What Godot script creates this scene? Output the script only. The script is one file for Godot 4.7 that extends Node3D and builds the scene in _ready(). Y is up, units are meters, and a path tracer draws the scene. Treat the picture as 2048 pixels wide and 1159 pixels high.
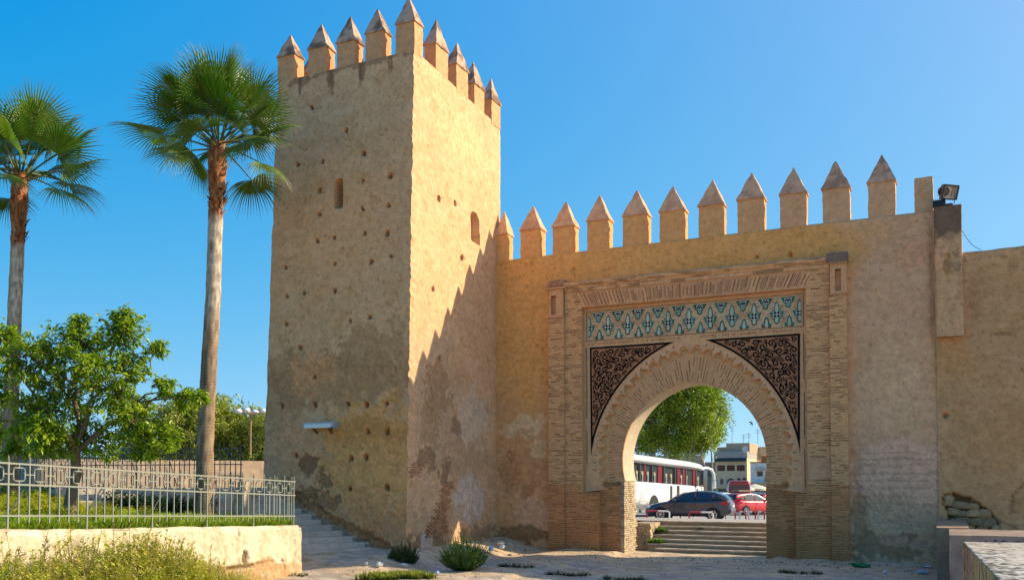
extends Node3D
# A Moroccan city gate with a crenellated tower, a terrace garden with palms on the left and a car park behind the arch.
# x runs along the gate wall, y up, z out of the wall towards the viewer; units are metres.

const UP := Vector3.UP
var rng := RandomNumberGenerator.new()
var taken := {}
var big := FastNoiseLite.new()
var mid := FastNoiseLite.new()
var fine := FastNoiseLite.new()
var cell := FastNoiseLite.new()
var M := {}


# ---------------------------------------------------------------- mesh builder
class MB:
	var v := PackedVector3Array()
	var n := PackedVector3Array()
	var c := PackedColorArray()

	func tri(a: Vector3, b: Vector3, d: Vector3, col: Color) -> void:   # counter-clockwise seen from outside
		var m := (b - a).cross(d - a).normalized()
		v.append(a); v.append(d); v.append(b)
		n.append(m); n.append(m); n.append(m)
		c.append(col); c.append(col); c.append(col)

	func quad(a: Vector3, b: Vector3, d: Vector3, e: Vector3, col: Color) -> void:
		tri(a, b, d, col)
		tri(a, d, e, col)

	func tri_s(a: Vector3, b: Vector3, d: Vector3, na: Vector3, nb: Vector3, nd: Vector3, ca: Color, cb: Color, cd: Color) -> void:
		v.append(a); v.append(d); v.append(b)
		n.append(na); n.append(nd); n.append(nb)
		c.append(ca); c.append(cd); c.append(cb)

	func box(x: Transform3D, s: Vector3, col: Color, ch := 0.0) -> void:
		var h := s * 0.5
		if ch <= 0.0:
			for ax in 3:
				for sg in [-1.0, 1.0]:
					var o := Vector3.ZERO
					var p := Vector3.ZERO
					var q := Vector3.ZERO
					o[ax] = h[ax] * sg
					p[(ax + 1) % 3] = h[(ax + 1) % 3]
					q[(ax + 2) % 3] = h[(ax + 2) % 3] * sg
					quad(x * (o - p - q), x * (o + p - q), x * (o + p + q), x * (o - p + q), col)
			return
		ch = minf(ch, minf(h.x, minf(h.y, h.z)) * 0.9)
		for ax in 3:
			for sg in [-1.0, 1.0]:
				var o := Vector3.ZERO
				var p := Vector3.ZERO
				var q := Vector3.ZERO
				o[ax] = h[ax] * sg
				p[(ax + 1) % 3] = h[(ax + 1) % 3] - ch
				q[(ax + 2) % 3] = (h[(ax + 2) % 3] - ch) * sg
				quad(x * (o - p - q), x * (o + p - q), x * (o + p + q), x * (o - p + q), col)
		for ax in 3:
			var a1 := (ax + 1) % 3
			var a2 := (ax + 2) % 3
			for s1 in [-1.0, 1.0]:
				for s2 in [-1.0, 1.0]:
					var l := Vector3.ZERO
					l[ax] = h[ax] - ch
					var e1 := Vector3.ZERO
					e1[a1] = h[a1] * s1
					e1[a2] = (h[a2] - ch) * s2
					var e2 := Vector3.ZERO
					e2[a1] = (h[a1] - ch) * s1
					e2[a2] = h[a2] * s2
					_edge(x * (e1 - l), x * (e1 + l), x * (e2 + l), x * (e2 - l), x.origin, col)
		for sx in [-1.0, 1.0]:
			for sy in [-1.0, 1.0]:
				for sz in [-1.0, 1.0]:
					var a := Vector3(h.x * sx, (h.y - ch) * sy, (h.z - ch) * sz)
					var b := Vector3((h.x - ch) * sx, h.y * sy, (h.z - ch) * sz)
					var d := Vector3((h.x - ch) * sx, (h.y - ch) * sy, h.z * sz)
					if sx * sy * sz > 0.0:
						tri(x * a, x * b, x * d, col)
					else:
						tri(x * a, x * d, x * b, col)

	func _edge(a: Vector3, b: Vector3, d: Vector3, e: Vector3, from: Vector3, col: Color) -> void:
		if (b - a).cross(d - a).dot((a + d) * 0.5 - from) > 0.0:
			quad(a, b, d, e, col)
		else:
			quad(a, e, d, b, col)

	func bar(a: Vector3, b: Vector3, w: float, d: float, col: Color, side := Vector3.ZERO) -> void:   # a straight bar of w by d
		var y := (b - a).normalized()
		var s := side if side != Vector3.ZERO else (Vector3.RIGHT if absf(y.x) < 0.9 else Vector3.BACK)
		var z := s.cross(y).normalized()
		var x := y.cross(z)
		box(Transform3D(Basis(x, y, z), (a + b) * 0.5), Vector3(w, a.distance_to(b), d), col)

	func tube(p: PackedVector3Array, r: PackedFloat32Array, sides: int, col: Color, col2 := Color(-1, 0, 0)) -> void:
		var k := p.size()
		var x := Vector3.ZERO
		var rings: Array[PackedVector3Array] = []
		var norms: Array[PackedVector3Array] = []
		for i in k:
			var t := (p[mini(i + 1, k - 1)] - p[maxi(i - 1, 0)]).normalized()
			if i == 0:
				x = t.cross(Vector3.RIGHT if absf(t.x) < 0.8 else Vector3.UP).normalized()
			else:
				x = (x - t * x.dot(t)).normalized()
			var y := t.cross(x)
			var ring := PackedVector3Array()
			var nn := PackedVector3Array()
			for s in sides:
				var a := TAU * s / sides
				var d := x * cos(a) + y * sin(a)
				ring.append(p[i] + d * r[i])
				nn.append(d)
			rings.append(ring)
			norms.append(nn)
		for i in k - 1:
			var ca := col if col2.r < 0.0 else col.lerp(col2, float(i) / (k - 1))
			var cb := col if col2.r < 0.0 else col.lerp(col2, float(i + 1) / (k - 1))
			for s in sides:
				var s2 := (s + 1) % sides
				tri_s(rings[i][s], rings[i][s2], rings[i + 1][s2], norms[i][s], norms[i][s2], norms[i + 1][s2], ca, ca, cb)
				tri_s(rings[i][s], rings[i + 1][s2], rings[i + 1][s], norms[i][s], norms[i + 1][s2], norms[i + 1][s], ca, cb, cb)
		for s in range(1, sides - 1):
			tri(rings[0][0], rings[0][s + 1], rings[0][s], col)
			tri(rings[k - 1][0], rings[k - 1][s], rings[k - 1][s + 1], col if col2.r < 0.0 else col2)

	func lathe(x: Transform3D, prof: PackedVector2Array, sides: int, col: Color) -> void:   # profile (radius, height), upwards on the outside
		for i in prof.size() - 1:
			var d := prof[i + 1] - prof[i]
			var m := Vector2(d.y, -d.x).normalized()
			for s in sides:
				var a := TAU * s / sides
				var b := TAU * (s + 1) / sides
				var ua := Vector3(cos(a), 0, -sin(a))
				var ub := Vector3(cos(b), 0, -sin(b))
				var na := (x.basis * (ua * m.x + Vector3.UP * m.y)).normalized()
				var nb := (x.basis * (ub * m.x + Vector3.UP * m.y)).normalized()
				var p0 := x * (ua * prof[i].x + Vector3.UP * prof[i].y)
				var p1 := x * (ub * prof[i].x + Vector3.UP * prof[i].y)
				var p2 := x * (ub * prof[i + 1].x + Vector3.UP * prof[i + 1].y)
				var p3 := x * (ua * prof[i + 1].x + Vector3.UP * prof[i + 1].y)
				tri_s(p0, p1, p2, na, nb, nb, col, col, col)
				tri_s(p0, p2, p3, na, nb, na, col, col, col)

	func prism(poly: PackedVector2Array, z0: float, z1: float, x: Transform3D, col: Color, side := Color(-1, 0, 0), back := false) -> void:   # outline in xy, front face at z1
		var area := 0.0
		for i in poly.size():
			var q := poly[(i + 1) % poly.size()]
			area += poly[i].x * q.y - q.x * poly[i].y
		var pl := poly.duplicate()
		if area < 0.0:
			pl.reverse()
		var sc := col if side.r < 0.0 else side
		var ix := Geometry2D.triangulate_polygon(pl)
		for t in range(0, ix.size(), 3):
			var a := pl[ix[t]]
			var b := pl[ix[t + 1]]
			var d := pl[ix[t + 2]]
			if (b - a).cross(d - a) < 0.0:
				var w := b
				b = d
				d = w
			tri(x * Vector3(a.x, a.y, z1), x * Vector3(b.x, b.y, z1), x * Vector3(d.x, d.y, z1), col)
			if back:
				tri(x * Vector3(a.x, a.y, z0), x * Vector3(d.x, d.y, z0), x * Vector3(b.x, b.y, z0), col)
		for i in pl.size():
			var a := pl[i]
			var b := pl[(i + 1) % pl.size()]
			quad(x * Vector3(a.x, a.y, z0), x * Vector3(b.x, b.y, z0), x * Vector3(b.x, b.y, z1), x * Vector3(a.x, a.y, z1), sc)

	func ball(at: Vector3, r: Vector3, col: Color, rings := 6, sides := 9) -> void:
		var prof := PackedVector2Array()
		for i in rings + 1:
			var a := -PI / 2 + PI * i / rings
			prof.append(Vector2(maxf(cos(a), 0.001), sin(a)))
		lathe(Transform3D(Basis().scaled(r), at), prof, sides, col)

	func mesh() -> ArrayMesh:
		var m := ArrayMesh.new()
		var a := []
		a.resize(Mesh.ARRAY_MAX)
		a[Mesh.ARRAY_VERTEX] = v
		a[Mesh.ARRAY_NORMAL] = n
		a[Mesh.ARRAY_COLOR] = c
		m.add_surface_from_arrays(Mesh.PRIMITIVE_TRIANGLES, a)
		return m


# a wall face as a fine grid: every point carries how far it stands out and its own colour
class Sheet:
	var nu: int
	var nv: int
	var at := PackedVector2Array()      # place on the face, in metres
	var off := PackedFloat32Array()
	var col := PackedColorArray()
	var gone := PackedByteArray()
	var rows := PackedFloat32Array()

	func start(u: int, w: int) -> void:
		nu = u
		nv = w
		at.resize(u * w)
		off.resize(u * w)
		col.resize(u * w)
		gone.resize(u * w)

	func mesh(place: Callable) -> ArrayMesh:
		var p := PackedVector3Array()
		p.resize(nu * nv)
		for i in nu * nv:
			p[i] = place.call(at[i], off[i])
		var n := PackedVector3Array()
		n.resize(nu * nv)
		for j in nv:
			for i in nu:
				var du := p[j * nu + mini(i + 1, nu - 1)] - p[j * nu + maxi(i - 1, 0)]
				var dv := p[mini(j + 1, nv - 1) * nu + i] - p[maxi(j - 1, 0) * nu + i]
				n[j * nu + i] = du.cross(dv).normalized()
		var ix := PackedInt32Array()
		for j in nv - 1:
			for i in nu - 1:
				var a := j * nu + i
				if gone[a]:
					continue
				ix.append_array([a, a + nu, a + 1, a + 1, a + nu, a + nu + 1])
		var m := ArrayMesh.new()
		var arr := []
		arr.resize(Mesh.ARRAY_MAX)
		arr[Mesh.ARRAY_VERTEX] = p
		arr[Mesh.ARRAY_NORMAL] = n
		arr[Mesh.ARRAY_COLOR] = col
		arr[Mesh.ARRAY_INDEX] = ix
		m.add_surface_from_arrays(Mesh.PRIMITIVE_TRIANGLES, arr)
		return m


# ---------------------------------------------------------------- naming
func numbered(called: String) -> String:
	if not taken.has(called):
		taken[called] = 0
		return called
	taken[called] += 1
	return "%s_%03d" % [called, taken[called]]


func tag(o: Node3D, label: String, category := "", group := "", kind := "") -> Node3D:
	if label: o.set_meta("label", label)
	if category: o.set_meta("category", category)
	if group: o.set_meta("group", group)
	if kind: o.set_meta("kind", kind)
	return o


func thing(called: String, label: String, category: String, at := Vector3.ZERO, turn := 0.0, group := "") -> Node3D:
	var o := Node3D.new()
	o.name = numbered(called)
	add_child(o)
	o.position = at
	o.rotation.y = turn
	tag(o, label, category, group)
	return o


func put(called: String, mesh: Mesh, mat: Material, parent: Node3D = null, kind := "") -> MeshInstance3D:
	var o := MeshInstance3D.new()
	o.name = called if parent else numbered(called)
	o.mesh = mesh
	o.material_override = mat
	if parent:
		parent.add_child(o, true)
	else:
		add_child(o)
	if kind: o.set_meta("kind", kind)
	return o


func many(called: String, mesh: Mesh, mat: Material, places: Array, colors: Array, parent: Node3D = null) -> MultiMeshInstance3D:
	var mm := MultiMesh.new()
	mm.transform_format = MultiMesh.TRANSFORM_3D
	mm.use_colors = true
	mm.mesh = mesh
	mm.instance_count = places.size()
	for i in places.size():
		mm.set_instance_transform(i, places[i])
		mm.set_instance_color(i, colors[i])
	var o := MultiMeshInstance3D.new()
	o.name = called if parent else numbered(called)
	o.multimesh = mm
	o.material_override = mat
	if parent:
		parent.add_child(o, true)
	else:
		add_child(o)
	o.set_meta("kind", "stuff")
	return o


func dup(o: Node3D, called: String, label: String, at: Vector3, turn := 0.0, group := "") -> Node3D:
	var d: Node3D = o.duplicate()
	d.name = numbered(called)
	add_child(d)
	d.position = at
	d.rotation.y = turn
	tag(d, label, "", group)
	return d


func rf(a: float, b: float) -> float:
	return rng.randf_range(a, b)


func sstep(a: float, b: float, x: float) -> float:
	return smoothstep(a, b, x)


# ---------------------------------------------------------------- materials
func lin(r: float, g: float, b: float) -> Color:
	return Color(r, g, b).linear_to_srgb()


func picture(side: int, f: Callable) -> Image:
	var data := PackedByteArray()
	data.resize(side * side)
	for i in side * side:
		data[i] = int(clampf(f.call(i % side, i / side), 0.0, 1.0) * 255.0)
	return Image.create_from_data(side, side, false, Image.FORMAT_L8, data)


func noise_image(side: int, freq: float, octaves: int, seed_: int, kind := FastNoiseLite.TYPE_SIMPLEX_SMOOTH) -> PackedByteArray:
	var f := FastNoiseLite.new()
	f.seed = seed_
	f.noise_type = kind
	f.frequency = freq
	f.fractal_octaves = octaves
	var im := f.get_seamless_image(side, side, false, false, 0.2, true)
	im.convert(Image.FORMAT_L8)
	return im.get_data()


func tex(im: Image) -> ImageTexture:
	return ImageTexture.create_from_image(im)


func stone(called: String, grain: Texture2D, relief: Texture2D, scale: float, bump: float, rough := 0.95) -> StandardMaterial3D:
	var m := StandardMaterial3D.new()
	m.resource_name = called
	m.vertex_color_use_as_albedo = true
	m.albedo_color = Color.WHITE
	m.roughness = rough
	m.metallic_specular = 0.25
	m.uv1_triplanar = true
	m.uv1_world_triplanar = true
	m.uv1_scale = Vector3.ONE * scale
	if grain: m.albedo_texture = grain
	if relief:
		m.heightmap_enabled = true
		m.heightmap_texture = relief
		m.heightmap_scale = bump
	return m


func plain_mat(called: String, rough := 0.6, metal := 0.0, spec := 0.5) -> StandardMaterial3D:
	var m := StandardMaterial3D.new()
	m.resource_name = called
	m.vertex_color_use_as_albedo = true
	m.roughness = rough
	m.metallic = metal
	m.metallic_specular = spec
	return m


func leaf_mat(called: String, glow: Color, rough := 0.45) -> StandardMaterial3D:
	var m := plain_mat(called, rough)
	m.cull_mode = BaseMaterial3D.CULL_DISABLED
	m.backlight_enabled = true
	m.backlight = glow.linear_to_srgb()
	return m


func make_materials() -> void:
	big.seed = 11; big.frequency = 0.28; big.fractal_octaves = 3
	mid.seed = 23; mid.frequency = 1.1; mid.fractal_octaves = 3
	fine.seed = 37; fine.frequency = 5.5; fine.fractal_octaves = 2
	cell.seed = 5; cell.noise_type = FastNoiseLite.TYPE_CELLULAR; cell.frequency = 2.2
	var a := noise_image(512, 0.012, 5, 3)
	var b := noise_image(512, 0.09, 3, 4)
	var d := noise_image(512, 0.045, 2, 6, FastNoiseLite.TYPE_CELLULAR)
	var grain := picture(512, func(x: int, y: int) -> float:
		var i := y * 512 + x
		var t := 0.90 + 0.10 * (a[i] / 255.0) + 0.16 * (b[i] / 255.0 - 0.5)
		return t - (0.22 if b[i] < 66 and a[i] < 140 else 0.0))
	var relief := picture(512, func(x: int, y: int) -> float:
		var i := y * 512 + x
		return 0.45 * a[i] / 255.0 + 0.4 * b[i] / 255.0 + 0.15 * d[i] / 255.0)
	var g := tex(grain)
	var r := tex(relief)
	M.plaster = stone("plaster", g, r, 0.55, 2.2)
	M.smooth_plaster = stone("smooth_plaster", g, r, 0.4, 0.8)
	M.brick = stone("brick", g, r, 1.3, 0.7)
	M.cement = stone("cement", g, r, 0.7, 1.0)
	M.coping = stone("coping", g, r, 1.8, 0.2)
	M.earth = stone("earth", g, r, 0.35, 3.0, 1.0)
	M.asphalt = stone("asphalt", g, r, 0.8, 0.5, 0.9)
	M.house = stone("house_render", g, r, 0.25, 0.6)
	M.bark = stone("bark", g, r, 1.2, 1.6)
	M.palm_bark = stone("palm_bark", g, r, 1.6, 1.2)
	M.tile = plain_mat("glazed_tile", 0.5, 0.0, 0.3)
	M.scroll = plain_mat("worn_black_glaze", 0.75, 0.0, 0.2)
	M.tile_matt = stone("mosaic_ground", g, r, 2.0, 0.3, 0.6)
	M.iron = plain_mat("painted_iron", 0.5)
	M.paint = plain_mat("vehicle_paint", 0.3)
	M.paint.clearcoat_enabled = true
	M.paint.clearcoat = 0.8
	M.paint.clearcoat_roughness = 0.06
	M.rubber = plain_mat("rubber", 0.85)
	M.metal = plain_mat("bright_metal", 0.3, 0.9)
	M.plastic = plain_mat("plastic", 0.45)
	M.cloth = plain_mat("cloth", 0.9)
	M.cloth.cull_mode = BaseMaterial3D.CULL_DISABLED
	M.dark_glass = plain_mat("dark_glass", 0.05, 0.0, 0.6)
	M.lens = plain_mat("lamp_lens", 0.12)
	M.palm_leaf = leaf_mat("palm_leaf", Color(0.35, 0.60, 0.06), 0.4)
	M.leaf = leaf_mat("citrus_leaf", Color(0.85, 1.0, 0.06), 0.35)
	M.tree_leaf = leaf_mat("tree_leaf", Color(0.66, 0.85, 0.08), 0.5)
	M.weed = leaf_mat("weed_leaf", Color(0.70, 0.80, 0.08), 0.6)


# ---------------------------------------------------------------- camera, sky, sun, exposure
const EXPOSURE := 2.0
const SUN_ENERGY := 1.12
const SUN_TRAVEL := Vector3(-1.0, -0.646, 0.587)

func sky_color(d: Vector3) -> Color:
	var e := rad_to_deg(asin(clampf(d.y, -1.0, 1.0)))
	var to_sun := rad_to_deg(d.angle_to(-SUN_TRAVEL.normalized()))
	var up := maxf(e, 0.0)
	var c := Vector3(
		maxf(0.006, 0.52 * exp(-up / 8.3) + 1.5 * exp(-to_sun / 30.0) - 0.075),
		0.14 + 0.56 * exp(-up / 14.0) + 1.02 * exp(-to_sun / 38.0),
		0.62 + 0.32 * exp(-up / 15.0) + 0.80 * exp(-to_sun / 38.0))
	c += Vector3(2.2, 2.0, 1.4) * exp(-to_sun / 9.0)
	if e < 0.0:
		c = Vector3(0.55, 0.46, 0.34)
	c *= 1.05 / EXPOSURE
	return Color(c.x, c.y, c.z)


func make_light() -> void:
	var cam := Camera3D.new()
	cam.name = "camera"
	add_child(cam)
	var near := 0.1
	cam.projection = Camera3D.PROJECTION_FRUSTUM
	cam.near = near
	cam.far = 1500.0
	cam.size = near * 1159.0 / 1822.0
	cam.frustum_offset = Vector2(0.0, near * 321.0 / 1822.0)
	cam.position = Vector3(0, 2.43, 0)
	cam.rotation = Vector3(deg_to_rad(1.87), deg_to_rad(25.6), 0)
	cam.current = true

	var im := Image.create(512, 256, false, Image.FORMAT_RGBF)
	for y in 256:
		var el := PI * (0.5 - (y + 0.5) / 256.0)
		for x in 512:
			var az := TAU * (x + 0.5) / 512.0
			im.set_pixel(x, y, sky_color(Vector3(sin(az) * cos(el), sin(el), -cos(az) * cos(el))))
	var sm := PanoramaSkyMaterial.new()
	sm.panorama = ImageTexture.create_from_image(im)
	var sky := Sky.new()
	sky.sky_material = sm
	var env := Environment.new()
	env.background_mode = Environment.BG_SKY
	env.sky = sky
	env.tonemap_mode = Environment.TONE_MAPPER_LINEAR
	env.tonemap_exposure = EXPOSURE
	env.sdfgi_enabled = true
	env.ssao_enabled = true
	env.ssil_enabled = true
	var we := WorldEnvironment.new()
	we.name = "environment"
	we.environment = env
	add_child(we)

	var sun := DirectionalLight3D.new()
	sun.name = "sun"
	sun.light_energy = SUN_ENERGY
	sun.light_color = Color(1.0, 0.93, 0.80)
	sun.light_angular_distance = 0.5
	sun.shadow_enabled = true
	add_child(sun)
	sun.look_at_from_position(Vector3.ZERO, SUN_TRAVEL, UP)


# ---------------------------------------------------------------- ground, car park, terrace garden
func ground_height(x: float, z: float) -> float:
	var h := 0.38 * sstep(-12.4, -14.2, x) * sstep(-18.5, -21.5, z)
	h += 0.14 * sstep(-28.95, -28.3, z) * sstep(-12.6, -11.6, x) * sstep(-9.5, -9.9, x) * 0.6
	h += 0.035 * mid.get_noise_2d(x * 0.5, z * 0.5) + 0.009 * fine.get_noise_2d(x * 0.4, z * 0.4)
	h += 0.10 * sstep(-28.0, -28.75, z) * (0.6 + 0.8 * mid.get_noise_2d(x, 2.0)) * (1.0 - sstep(-9.9, -9.6, x) * sstep(-4.9, -5.2, x))
	h *= sstep(-31.0, -29.8, z)
	return h


func lines(inner0: float, inner1: float, step: float, outer: float) -> PackedFloat32Array:
	var a := PackedFloat32Array()
	for k in range(7, 0, -1):
		a.append(inner0 - outer * pow(float(k) / 7.0, 3.0))
	var t := inner0
	while t < inner1:
		a.append(t)
		t += step
	a.append(inner1)
	for k in range(1, 8):
		a.append(inner1 + outer * pow(float(k) / 7.0, 3.0))
	return a


func field(xs: PackedFloat32Array, zs: PackedFloat32Array, h: Callable, colour: Callable) -> ArrayMesh:
	var s := Sheet.new()
	s.start(xs.size(), zs.size())
	for j in zs.size():
		var z := zs[zs.size() - 1 - j]
		for i in xs.size():
			var k := j * xs.size() + i
			s.at[k] = Vector2(xs[i], z)
			s.off[k] = h.call(xs[i], z)
			s.col[k] = colour.call(xs[i], z)
	return s.mesh(func(p: Vector2, o: float) -> Vector3: return Vector3(p.x, o, p.y))


func garden_height(x: float, z: float) -> float:
	return 1.25 + 0.0375 * (z + 19.0) + 0.075 * maxf(0.0, -x - 18.2)


func lot_height(z: float) -> float:
	if z > -46.0:
		return lerpf(0.96, 0.38, sstep(-34.0, -46.0, z))
	if z > -62.0:
		return lerpf(0.38, 0.12, sstep(-48.0, -62.0, z))
	return lerpf(0.12, -0.7, sstep(-70.0, -140.0, z))


func make_ground() -> void:
	var dust := Color(0.68, 0.49, 0.30)
	var path := Color(0.46, 0.385, 0.315)
	var g := field(lines(-20.0, 6.0, 0.11, 900.0), lines(-33.0, -14.0, 0.11, 900.0), ground_height, func(x: float, z: float) -> Color:
		var c := dust.lerp(path, sstep(-0.25, 0.35, mid.get_noise_2d(x * 0.35, z * 0.35)) * sstep(-27.0, -24.5, z))
		var n := fine.get_noise_2d(x, z)
		var m := mid.get_noise_2d(x * 0.9 + 17.0, z * 1.6)
		c = c.lerp(Color(0.36, 0.27, 0.18), 0.55 * sstep(0.08, 0.34, m + 0.3 * n))
		c = c.lerp(Color(0.74, 0.60, 0.44), 0.5 * sstep(0.12, 0.36, mid.get_noise_2d(x * 0.6 - 9.0, z * 1.9) + 0.2 * n))
		if cell.get_noise_2d(x * 2.6, z * 2.6) > -0.28 and n > 0.12:
			c = c.lerp(Color(0.20, 0.16, 0.11), 0.5)
		return c * (0.92 + 0.2 * n))
	tag(put("ground", g, M.earth), "", "", "", "structure")
	# the car park behind the gate lies higher and slopes away
	var lot := field(PackedFloat32Array([-220.0, -90.0, -40.0, -24.0, -18.0, -14.0, -10.0, -6.0, -2.0, 8.0, 40.0, 160.0]), PackedFloat32Array([-800.0, -300.0, -160.0, -140.0, -120.0, -100.0, -80.0, -70.0, -62.0, -58.0, -54.0, -50.0, -48.0, -46.0, -43.0, -40.0, -37.0, -34.0, -32.25]), func(_x: float, z: float) -> float: return lot_height(z), func(x: float, z: float) -> Color:
		return Color(0.42, 0.39, 0.35) * (1.0 + 0.2 * mid.get_noise_2d(x * 0.3, z * 0.3)))
	tag(put("car_park_surface", lot, M.asphalt), "", "", "", "structure")
	# a kerb face closes the step of the car park outside the stair
	var kerb := MB.new()
	kerb.box(Transform3D(Basis(), Vector3(-35.0, 0.3, -32.35)), Vector3(47.0, 1.24, 0.18), Color(0.40, 0.31, 0.2))
	kerb.box(Transform3D(Basis(), Vector3(10.0, 0.3, -32.35)), Vector3(28.0, 1.24, 0.18), Color(0.40, 0.31, 0.2))
	tag(put("kerb_wall", kerb.mesh(), M.cement), "", "", "", "structure")


func make_terrace() -> void:
	# the garden soil behind the retaining wall
	var xs := PackedFloat32Array()
	for i in 41: xs.append(-36.0 + i * 0.55)
	var s := Sheet.new()
	s.start(41, 40)
	for j in 40:
		var z := -5.08 - j * 0.43
		var edge := -14.35 + 0.112 * (z + 10.0) if z > -19.0 else -15.35 + (z + 19.0) * 2.09
		for i in 41:
			var x := lerpf(-36.0, edge, i / 40.0)
			var k := j * 41 + i
			s.at[k] = Vector2(x, z)
			s.off[k] = garden_height(x, z) + 0.03 * mid.get_noise_2d(x, z)
			s.col[k] = Color(0.30, 0.27, 0.09).lerp(Color(0.18, 0.26, 0.04), sstep(-0.3, 0.3, mid.get_noise_2d(x * 0.7, z * 0.7)))
	tag(put("terrace_ground", s.mesh(func(p: Vector2, o: float) -> Vector3: return Vector3(p.x, o, p.y)), M.earth), "", "", "", "structure")


func leaf_blade(n: int, h: float, spread: float, w: float, lo: Color, hi: Color) -> ArrayMesh:   # a tuft of grass
	var mb := MB.new()
	for i in n:
		var a := rf(0, TAU)
		var out := Vector3(cos(a), 0, sin(a))
		var side := Vector3(-sin(a), 0, cos(a))
		var b := out * rf(0.0, spread * 0.4)
		var hh := h * rf(0.55, 1.0)
		var m := b + out * spread * rf(0.1, 0.4) + UP * hh * 0.6
		var t := b + out * spread * rf(0.4, 1.2) + UP * hh
		mb.quad(b - side * w, b + side * w, m + side * w * 0.8, m - side * w * 0.8, lo)
		mb.tri(m - side * w * 0.8, m + side * w * 0.8, t, hi)
	return mb.mesh()


func wild_plant(h: float, flower: Color, lo: Color, hi: Color) -> ArrayMesh:   # thin branching stems with small leaves and flowers
	var mb := MB.new()
	for s in 6:
		var a := rf(0, TAU)
		var lean := Vector3(cos(a), 0, sin(a)) * rf(0.06, 0.34)
		var top := lean + UP * h * rf(0.6, 1.0)
		var mid_ := lean * 0.35 + UP * top.y * 0.5
		mb.bar(Vector3.ZERO, mid_, 0.008, 0.008, lo)
		mb.bar(mid_, top, 0.006, 0.006, lo)
		for k in 17:
			var f := rf(0.12, 1.0)
			var p := (mid_ * (f / 0.5)) if f < 0.5 else mid_.lerp(top, (f - 0.5) / 0.5)
			var b := rf(0, TAU)
			var d := Vector3(cos(b), rf(0.1, 0.8), sin(b)).normalized()
			var sd := d.cross(UP).normalized()
			var l := rf(0.06, 0.13)
			var tip := p + d * l
			mb.tri(p, p + d * l * 0.5 + sd * l * 0.26, tip, lo.lerp(hi, rf(0.2, 1.0)))
			mb.tri(p, tip, p + d * l * 0.5 - sd * l * 0.22, lo.lerp(hi, rf(0.2, 1.0)))
			if f > 0.72 and flower.a > 0.0:
				for q in 2:
					var c := tip + Vector3(rf(-0.03, 0.03), rf(0.0, 0.04), rf(-0.03, 0.03))
					mb.quad(c + Vector3(-0.016, 0, -0.012), c + Vector3(0.012, 0.006, -0.014), c + Vector3(0.016, 0, 0.012), c + Vector3(-0.012, 0.006, 0.014), flower)
	return mb.mesh()


func spot(at: Vector3, scale: float, lean := 0.12) -> Transform3D:
	var b := Basis(UP, rf(0, TAU)) * Basis(Vector3.RIGHT, rf(-lean, lean))
	return Transform3D(b.scaled(Vector3.ONE * scale), at)


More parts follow.
